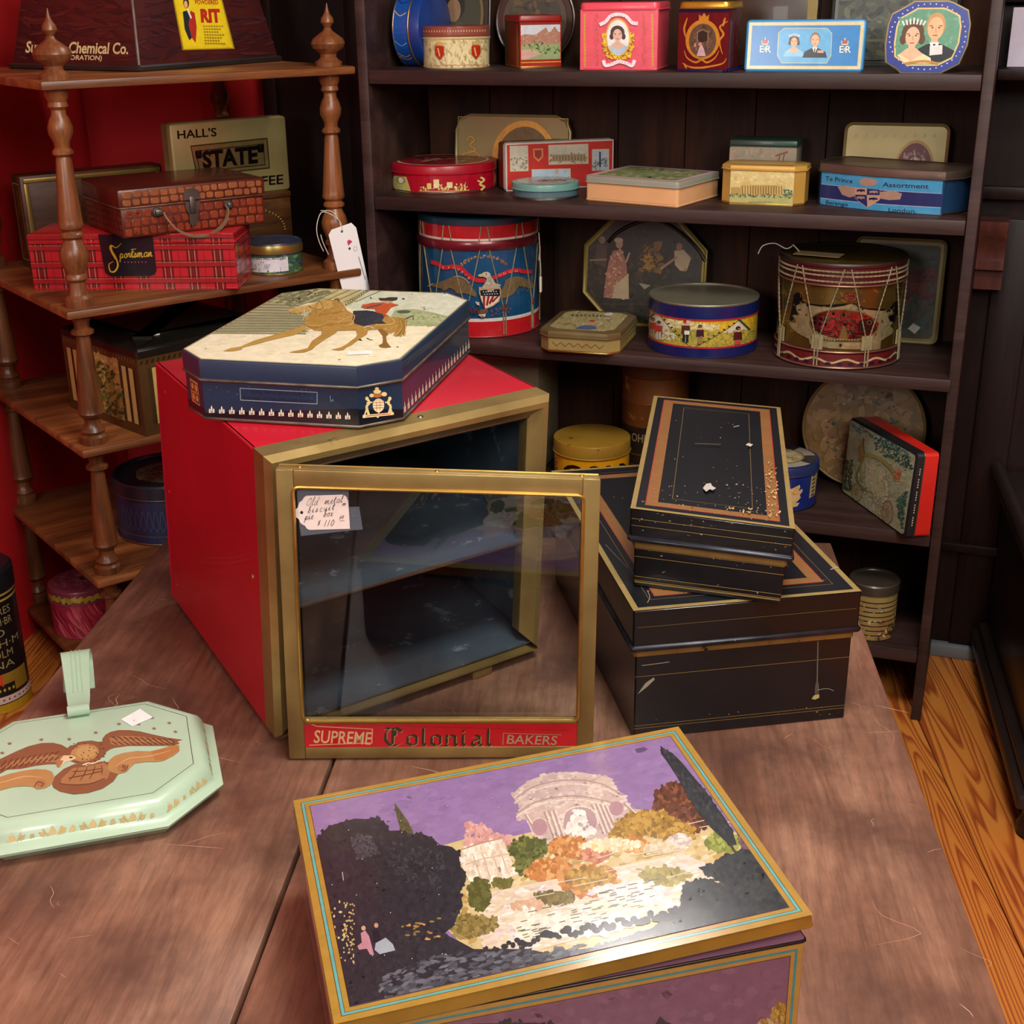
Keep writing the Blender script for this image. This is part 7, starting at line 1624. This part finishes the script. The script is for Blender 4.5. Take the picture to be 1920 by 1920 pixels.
A = Art(d_, h_); plaid(A, d_, h_, .01); A.build(t, 'side_plaid', rightf(w_), P_GLOSS)
# little crocodile case on the plaid tin
zp = ZBs + h_ + .0008
t = thing('crocodile_case', 'small reddish brown crocodile-patterned tin case with strap handle, lying on the tartan tin', 'case', (-.7418, 2.5653, zp), .596)
w_, d_, h_ = .303, .224, .0915
CRC = paint('crocodile_brown', '5a2418', .38, .1, '44180f', 8, '7c5c48', .74, 40, coat=.2)
part(t, 'body', bx(.003, w_ - .003, .003, d_ - .003, 0, h_ - .034, .003), CRC)
part(t, 'lid', bx(0, w_, 0, d_, h_ - .036, h_, .004), CRC)
part(t, 'lid_edge', loft(bmesh.new(), rect(w_, d_, .004, 2), bead(h_ - .0345, .0015, .0002), False, False), paint('worn_edge', '7c5a44', .4, .3, '4c2c20', 30))
def scales(L, z0, z1, rows, fn, cols):
    """raised crocodile scales joined in one sheet"""
    bm = bmesh.new(); rh = (z1 - z0) / rows
    for rI in range(rows):
        x = random.uniform(0, .006); 
        while x < L - .004:
            ww = min(random.uniform(.014, .022), L - x); z = z0 + rI * rh + random.uniform(-.001, .001); g_ = .0012
            k = .45 * min(ww, rh) * .5
            P = [(x + g_ + k, z + g_), (x + ww - g_ - k * .6, z + g_ + random.uniform(-.0006, .0006)), (x + ww - g_, z + g_ + k), (x + ww - g_, z + rh - g_ - k * .7), (x + ww - g_ - k, z + rh - g_), (x + g_ + k * .6, z + rh - g_), (x + g_, z + rh - g_ - k), (x + g_, z + g_ + k * .7)]
            cxm = sum(p[0] for p in P) / 8; czm = sum(p[1] for p in P) / 8
            a = [bm.verts.new(fn(p[0], p[1], .0002)) for p in P]; b = [bm.verts.new(fn(cxm + (p[0] - cxm) * .8, czm + (p[1] - czm) * .8, .0016)) for p in P]
            for i in range(8): bm.faces.new((a[i], a[(i + 1) % 8], b[(i + 1) % 8], b[i]))
            bm.faces.new(b); x += ww
    return bm
SCL = paint('crocodile_scale', '8a3c22', .32, .1, '6a2a18', 20, '4a1c12', .6, 60, coat=.3); SCL2 = paint('crocodile_scale_lid', '9a6038', .32, .15, '7c4426', 14, '4a1c12', .64, 60, coat=.3)
fr_ = lambda yy: (lambda x, z, d: (x, yy - d, z))
lf_ = lambda xx: (lambda x, z, d: (xx - d, d_ - x, z))
part(t, 'front_scales', scales(w_ - .012, .002, h_ - .038, 3, lambda x, z, d: (x + .006, .003 - d, z), 0), SCL, kind='stuff', smooth=0)
part(t, 'lid_scales', scales(w_ - .012, h_ - .032, h_ - .003, 2, lambda x, z, d: (x + .006, 0 - d, z), 0), SCL2, kind='stuff', smooth=0)
part(t, 'side_scales', scales(d_ - .012, .002, h_ - .038, 4, lambda x, z, d: (.003 - d, d_ - .006 - x, z), 0), CRC, kind='stuff', smooth=0)
STL = paint('dull_steel', '6c6864', .4, .8, '4c4844', 20)
hsp = part(t, 'hasp', loft(bmesh.new(), [(x + .145, z) for x, z in [(-.005, .012), (.005, .012), (.009, .02), (.009, .034), (.016, .046), (.016, .058), (-.014, .058), (-.014, .046), (-.008, .034), (-.009, .02)]], [(0, 0), (0, .0025)]), STL, warp=lambda x, y, z: (x, -.001 - z, y))
part(hsp, 'latch_plate', loft(bmesh.new(), [(x + .145, z) for x, z in [(-.017, .062), (.018, .062), (.016, .078), (.004, .084), (-.01, .082), (-.017, .074)]], [(0, 0), (0, .004)]), STL, warp=lambda x, y, z: (x, -.001 - z, y))
part(hsp, 'latch_bar', bx(.139, .151, -.008, -.002, .036, .068, .002), STL)
for x in (.073, .222):
    bm = bmesh.new(); dome(bm, (x, -.001, .044), .010, (0, -1, 0), 14); part(t, 'handle_stud', bm, STL)
    part(t, 'handle_bracket', bx(x - .005, x + .012 if x < .1 else x + .005, -.010, -.001, .038, .050, .003), STL)
hpts = catmull([(.083, -.010, .044), (.085, -.018, .034), (.10, -.028, .012), (.125, -.034, -.002), (.15, -.036, -.005), (.175, -.034, 0), (.20, -.028, .016), (.212, -.018, .036), (.212, -.010, .044)], 4)
part(t, 'handle_strap', ribbon(bmesh.new(), hpts, (0, 1, .3), .009, .003), paint('tan_leather_strap', '7c6448', .6, 0, '5c4830', 30))
# brown box and coffee tin behind
p = wnp(.43, .245, ZBs); t = thing('brown_box', 'dark brown striped wooden-looking box at the back right of the what-not shelf', 'box', tuple(p), WY)
BRW = wood('brown_burl', '2a170c', '4c2c14', '6c4420', 0, 8, 5, .4)
part(t, 'body', bx(0, .17, 0, .17, 0, .120, .003), BRW); part(t, 'lid', bx(-.002, .172, -.002, .172, .1205, .134, .004), BRW)
A = Art(.17, .12); [A.ell(.05 + .10 * cos(a), .05 + .055 * sin(a), .0022, .0012, 'b89a4c', 6, a) for a in [k / 26 * pi * .9 for k in range(27)]]; A.build(t, 'dotted_line', front(.17), P_SATIN)
p = wnp(.337, .262, ZBs + .1348); t = thing('coffee_tin', 'flat gold coffee tin lettered in black, standing upright behind the crocodile case', 'tin box', tuple(p), WY)
w_, h_ = .272, .158
upright(t, rect(w_, h_, .006, 2), .05, paint('brassy_coffee_tin', 'a8965c', .34, .3, '8a7848', 5, '4c3c20', .72, 30), paint('brassy_coffee_lid', 'b0a068', .34, .3, '8f7f50', 5), lidd=.016)
A = Art(w_, h_, quad=[(885, 1000), (1512, 968), (1482, 640), (875, 642)], view=(0, 0, .364583), vq=True)
A.text("HALL'S", 908, 708, 52, '1e1c14', ang=-.5, width=216, bold=.02); A.poly([(978, 742), (1392, 728), (1404, 868), (1002, 886)], '4c4228'); A.poly([(984, 748), (1386, 734), (1398, 862), (1008, 880)], '9c8a54'); A.poly([(1004, 766), (1372, 752), (1380, 852), (1018, 868)], '574a2c'); A.poly([(1010, 772), (1366, 758), (1374, 846), (1024, 862)], '94824e')
A.text('"STATE"', 1004, 848, 104, '15130e', ang=-2, width=372, bold=.045); A.text('COFFEE', 1190, 952, 62, '1e1c14', ang=-2, width=286, bold=.02)
A.build(t, 'coffee_lettering', front(w_), P_METAL, 'black lettering around a framed word')
t = thing('round_tin', 'small round tin with gold rimmed navy lid and white price sticker, on the what-not', 'tin box', (-.4936, 2.8038, ZBs))
r, h = .0565, .0665
tin(t, circle(r, 56), h, .024, mm('3c5c44', c2='2c4450'), mm('1c2438', c2='2c3c5c'), paint('brass_lid_rim', 'a8904c', .3, .8, '8a743c', 12), lid_bev=.004, dish=.004)
part(t, 'lid_rim', loft(bmesh.new(), circle(r, 56), [(.001, h - .024), (.003, h - .023), (.0034, h - .012), (.001, h - .003), (.0, h - .004)], False, False), paint('brass_lid_rim', 'a8904c'))
A = Acyl(r, .042, 515, 55, 476, 518, 4, 6); A.full('3c5c44'); A.dabs(60, ['2c3c6c', '4c7c44', '3c2c5c', '5c8c5c'], 5, [(460, 474), (568, 474), (568, 518), (460, 518)]); A.rect(463, 480, 540, 509, 'd8d4dc'); A.text('WISHING WELL ANTIQUES', 464, 485, 6.5, '241c1c', width=72, bold=.02); A.text('Date', 465, 506, 6, '5c5c6c'); script(A, '110', 490, 504, 10, '6c5c8c', .9); cyl_build(A, t, 'wall_print', r, .0006, face_to_cam(-.4936, 2.8038))
p = wnp(.058, .42, ZBs); t = thing('wooden_frame_box', 'brown and gold framed box standing at the back left of the what-not shelf', 'box', tuple(p), WY)
part(t, 'body', bx(0, .318, 0, .06, 0, .195, .003), BRW); 
for a in ((.006, .312, .180, .190), (.006, .312, .006, .016), (.006, .016, .016, .180), (.302, .312, .016, .180)): part(t, 'moulding', bx(a[0], a[1], -.005, 0, a[2], a[3], .002), GOLDT)
A = Art(.05, .17); A.border(.004, .0015, 'a89050'); A.build(t, 'side_line', leftf(.055, .012), P_SATIN)
# white tag on the right hand post
t = thing('swing_tag', 'long white swing tag tied with string to the right what-not post', 'tag', tuple(wnp(.565, -.036, .545)), WY)
st = lambda x, y, z: (x, -z, y)
pl = [(-.033 + .0, -.012), (-.031 + .05, -.34), ]
OUTL = [(-.032, -.014), (-.006, -.13), (-.006 + .02, -.20), (.014 + .066, -.20), (.058, -.125), (.034, -.012), (.026, .004), (-.026, -.004)]
part(t, 'card', loft(bmesh.new(), [(-.032, -.016), (-.004, -.15), (.062, -.15), (.035, -.008), (.024, .003), (-.024, -.006)], [(0, 0), (0, .0008)]), WHITE_PAPER, warp=st)
A = Art(.1, .17); A.real = True; A.clip = [(-1, -1), (1, -1), (1, 1), (-1, 1)]; A.ell(.0, -.012, .003, .003, '3c3c3c', 12); A.poly([(.011, -.034), (.016, -.031), (.024, -.036), (.013, -.044)], 'c83c64'); A.ell(.016, -.050, .003, .003, '3c3c64', 8); A.ell(.03, -.052, .0045, .0055, 'a8a8c0', 12); A.ell(.03, -.052, .0033, .0043, 'f2f2f2', 12); A.line([(.037, -.07), (.05, -.12)], .0016, '5c6488')
A.build(t, 'stamp_marks', lambda x, y, d: (x, -.0008 - d, y), P_MATT, eps=.0003)
bm = bmesh.new(); tube(bm, [(0, -.001, -.012), (-.002, -.001, .006), (-.016, .004, .022), (-.036, .012, .03), (-.05, .008, .016), (-.058, .002, -.006), (-.054, 0, -.03), (-.047, -.002, -.048)], .0009, 6, 4); tube(bm, [(0, -.001, -.012), (-.004, .004, .012), (-.012, .016, .028), (-.03, .03, .03)], .0009, 6, 4); tube(bm, [(-.048, .004, -.014), (-.046, 0, -.03), (-.036, -.002, -.056)], .0009, 6, 3)
part(t, 'string', bm, STRING)
# landscape box
t = thing('landscape_box', 'old brown tin box with painted country landscapes and columns, third what-not shelf', 'tin box', (-.7276, 2.5172, ZC), .793)
w_, d_, h_ = .33, .299, .181
OLD = paint('aged_brown_tin', '4c3418', .42, .2, '34220e', 7, '7c6844', .70, 40); DKL = paint('dark_lid_tin', '26241e', .28, .4, '1a1814', 6, '5c584c', .72, 30)
part(t, 'body', bx(.002, w_ - .002, .002, d_ - .002, 0, h_ - .022, .002), OLD)
part(t, 'lid', loft(bmesh.new(), rect(w_, d_, .003, 1), [(0, h_ - .022), (.002, h_ - .021), (.002, h_ - .008), (-.004, h_ - .003), (-.05, h_ + .004), (-.054, h_ + .010)]), DKL, smooth=20)
A = Art(d_, h_ - .022, quad=[(135, 762), (271, 815), (259, 672), (114, 620)]); A.full('4a3216'); Q = lambda u, v: ((135 + (271 - 135) * u) * (1 - v) + (114 + (259 - 114) * u) * v, (762 + (815 - 762) * u) * (1 - v) + (620 + (672 - 620) * u) * v)
def qr(u0, v0, u1, v1, c_): A.poly([Q(u0, v0), Q(u1, v0), Q(u1, v1), Q(u0, v1)], c_)
qr(.03, .12, .97, .86, '3a2a14'); qr(.24, .10, .74, .90, 'a88c48')
P = [Q(.25, .11), Q(.73, .11), Q(.73, .89), Q(.25, .89)]; A.dabs(90, ['b89c58', 'a89050', 'c0a868'], 7, [Q(.25, .5), Q(.73, .5), Q(.73, .89), Q(.25, .89)]); A.dabs(160, ['4c5824', '5c6c2c', '3c4820', '74803c', '8a8440'], 7, [Q(.25, .11), Q(.73, .11), Q(.73, .5), Q(.6, .8), Q(.45, .75), Q(.4, .5), Q(.25, .45)])
for u in (.05, .135, .78, .87): qr(u, .12, u + .055, .84, 'b89c5c'); qr(u + .06, .12, u + .07, .84, '241c0c')
for k in range(26): qr(.02 + k * .037, .92, .036 + k * .037, .97, '6c4c24')
A.build(t, 'side_landscape', leftf(d_, .001, 0, d_), P_SATIN)
A = Art(w_, h_ - .022); A.full('4a3216'); A.rect(.02, .02, .31, .135, '3a2a14')
for x in (.030, .052): A.rect(x, .02, x + .016, .135, 'b89c5c')
A.rect(.09, .016, .25, .14, 'a08848'); A.dabs(120, ['5c6c2c', '8a8440', 'a89458'], .012, [(.09, .016), (.25, .016), (.25, .09), (.09, .09)])
for k in range(26): A.poly([(.004 + k * .0125, .145), (.010 + k * .0125, .145), (.013 + k * .0125, .153), (.007 + k * .0125, .153)], '2c1c0c')
A.build(t, 'front_landscape', front(w_, .001, 0, .0012), P_SATIN)
part(t, 'price_sticker', bx(.05, .085, .05, .062, h_ - .0005, h_ + .006, 0), WHITE_PAPER)
# open round blue tin on the fourth board
p = Vector((-.7519, 2.7333, ZD)); t = thing('round_tin', 'large blue round tin with a domed glassy lid rim, low on the what-not', 'tin box', tuple(p))
r, h = .1175, .1345
part(t, 'body', lathe(bmesh.new(), [(r - .004, 0), (r, .001), (r, h - .03)], 64), mm('242c4c', c2='1c2440', rough=.4))
part(t, 'foot_bead', loft(bmesh.new(), circle(r, 64), bead(.003, .0022, .0008), False, False), TIN)
part(t, 'lid', lathe(bmesh.new(), [(r, h - .032), (r + .003, h - .031), (r + .003, h - .004), (r, h), (r - .006, h), (r - .008, h - .006), (.001, h - .008)], 64), mm('1c2430', c2='141c28'))
part(t, 'lid_rim', loft(bmesh.new(), circle(r, 64), bead(h - .031, .0012, .0028), False, False), TIN)
A = Art(2 * r, 2 * r); A.clip = circle(r - .010, 48, r, r); A.full('6c6c50'); A.dabs(150, ['74745a', '5c5c44', '8a8468'], .014, A.clip); A.dabs(90, ['6c3c2c', '8a5444', '4c3028'], .010, circle(.045, 16, r, r)); A.build(t, 'lid_print', plane_fn((-r, -r, h - .0072), (1, 0, 0), (0, 1, 0)), P_GLOSS)
A = Art(2.9 * r, .09)
for k in range(22):
    x = .02 + k * .0142; A.line([(x, .03), (x + .006, .045), (x, .075), (x - .006, .045), (x, .03)], .0007, '5c6484', 3)
for k in range(60): A.ell(.01 + k * .0055, .018, .0012, .0012, '8a7c5c', 5)
cyl_build(A, t, 'wall_print', r, .003, face_to_cam(p.x, p.y), P_SATIN)
# pink tin on the lowest board
t = thing('round_tin', 'pink and magenta floral round tin on the lowest what-not board', 'tin box', (-.9835, 2.7507, ZE))
r, h = .0725, .117
tin(t, circle(r, 56), h, .034, mm('a83044', c2='94283c'), mm('7c3444', c2='8a4050'), None, lid_bev=.010, lid_off=.002)
A = Acyl(r, .082, 156, 68, 1130, 1205, 12, 14); A.full('a02c40')
for k in range(44): x = random.uniform(90, 215); y = random.uniform(1120, 1180); A.line([(x, y), (x + 6, y + 18), (x + 16, y + 34)], random.uniform(2, 5), random.choice(('c84c5c', 'd8606c', '8a1c30', 'b83c50')), 3, True)
cyl_build(A, t, 'wall_print', r, .001, face_to_cam(-.9835, 2.7507)); A = Art(2.9 * r, .03); A.full('7c3444'); [A.ell(k * .0045, .014 + .003 * sin(k * 1.7), .005, .006 + .002 * sin(k * 2.3), random.choice(('a89430', '9a8428', 'b8a040')), 7) for k in range(48)]; cyl_build(A, t, 'lid_band', r + .002, h - .034, face_to_cam(-.9835, 2.7507))
A = Art(.14, .14); A.clip = circle(.062, 36, .07, .07); A.full('7c3848'); A.dabs(120, ['8a4454', '6c2c3c', '9a5460'], .008, A.clip); A.ell(.08, .075, .014, .009, '3c1c20', 12); A.ell(.083, .077, .008, .005, '8a7c34', 10); A.build(t, 'lid_print', plane_fn((-.07, -.07, h), (1, 0, 0), (0, 1, 0)), P_SATIN)
# black lettered canister standing on the floor at the left edge
t = thing('lettered_canister', 'black canister lettered with city names in cream, on the floor at the left edge', 'canister', (-1.1296, 2.5336, FLOOR))
r, h = .0772, .321
part(t, 'body', lathe(bmesh.new(), [(r - .004, 0), (r, .001), (r, h - .05)], 56), mm('121014', c2='0c0a0e'))
part(t, 'lid', lathe(bmesh.new(), [(r, h - .052), (r + .003, h - .051), (r + .003, h - .008), (r - .004, h - .001), (r - .02, h), (.001, h)], 56), mm('14161c', c2='0e1014'))
a0 = face_to_cam(-1.1296, 2.5336) ; A = Art(2.9 * r, .27); gg = '8a7c4c'
for z in (.262, .250): A.rect(0, z, 2.9 * r, z + .005, 'a08438')
for k, s in enumerate(('BUENOS AIRES', 'AMSTERDAM\u00b7BR', 'TOKYO', 'ZURICH\u00b7M', 'STOCKHOLM', 'VIENNA')): A.text(s, .03 + .012 * (k % 2), .222 - k * .024, .024, gg, down=False, width=.150 - (k % 3) * .012)
A.rect(.02, .045, .2, .090, '8a6c24'); A.rect(.09, .062, .135, .090, 'b8401c'); A.rect(.09, .040, .118, .062, '2c4468'); A.rect(.118, .040, .16, .066, '14120e'); [A.ell(.125 + k * .01, .053, .003, .004, 'a89830', 6) for k in range(4)]; A.rect(0, .022, 2.9 * r, .038, 'c8b8b0'); [A.ell(.01 + k * .012, .030, .0025, .0025, '9a2430', 6) for k in range(18)]; A.rect(0, 0, 2.9 * r, .02, 'b08c1c')
cyl_build(A, t, 'wall_lettering', r, .001, a0, P_SATIN)
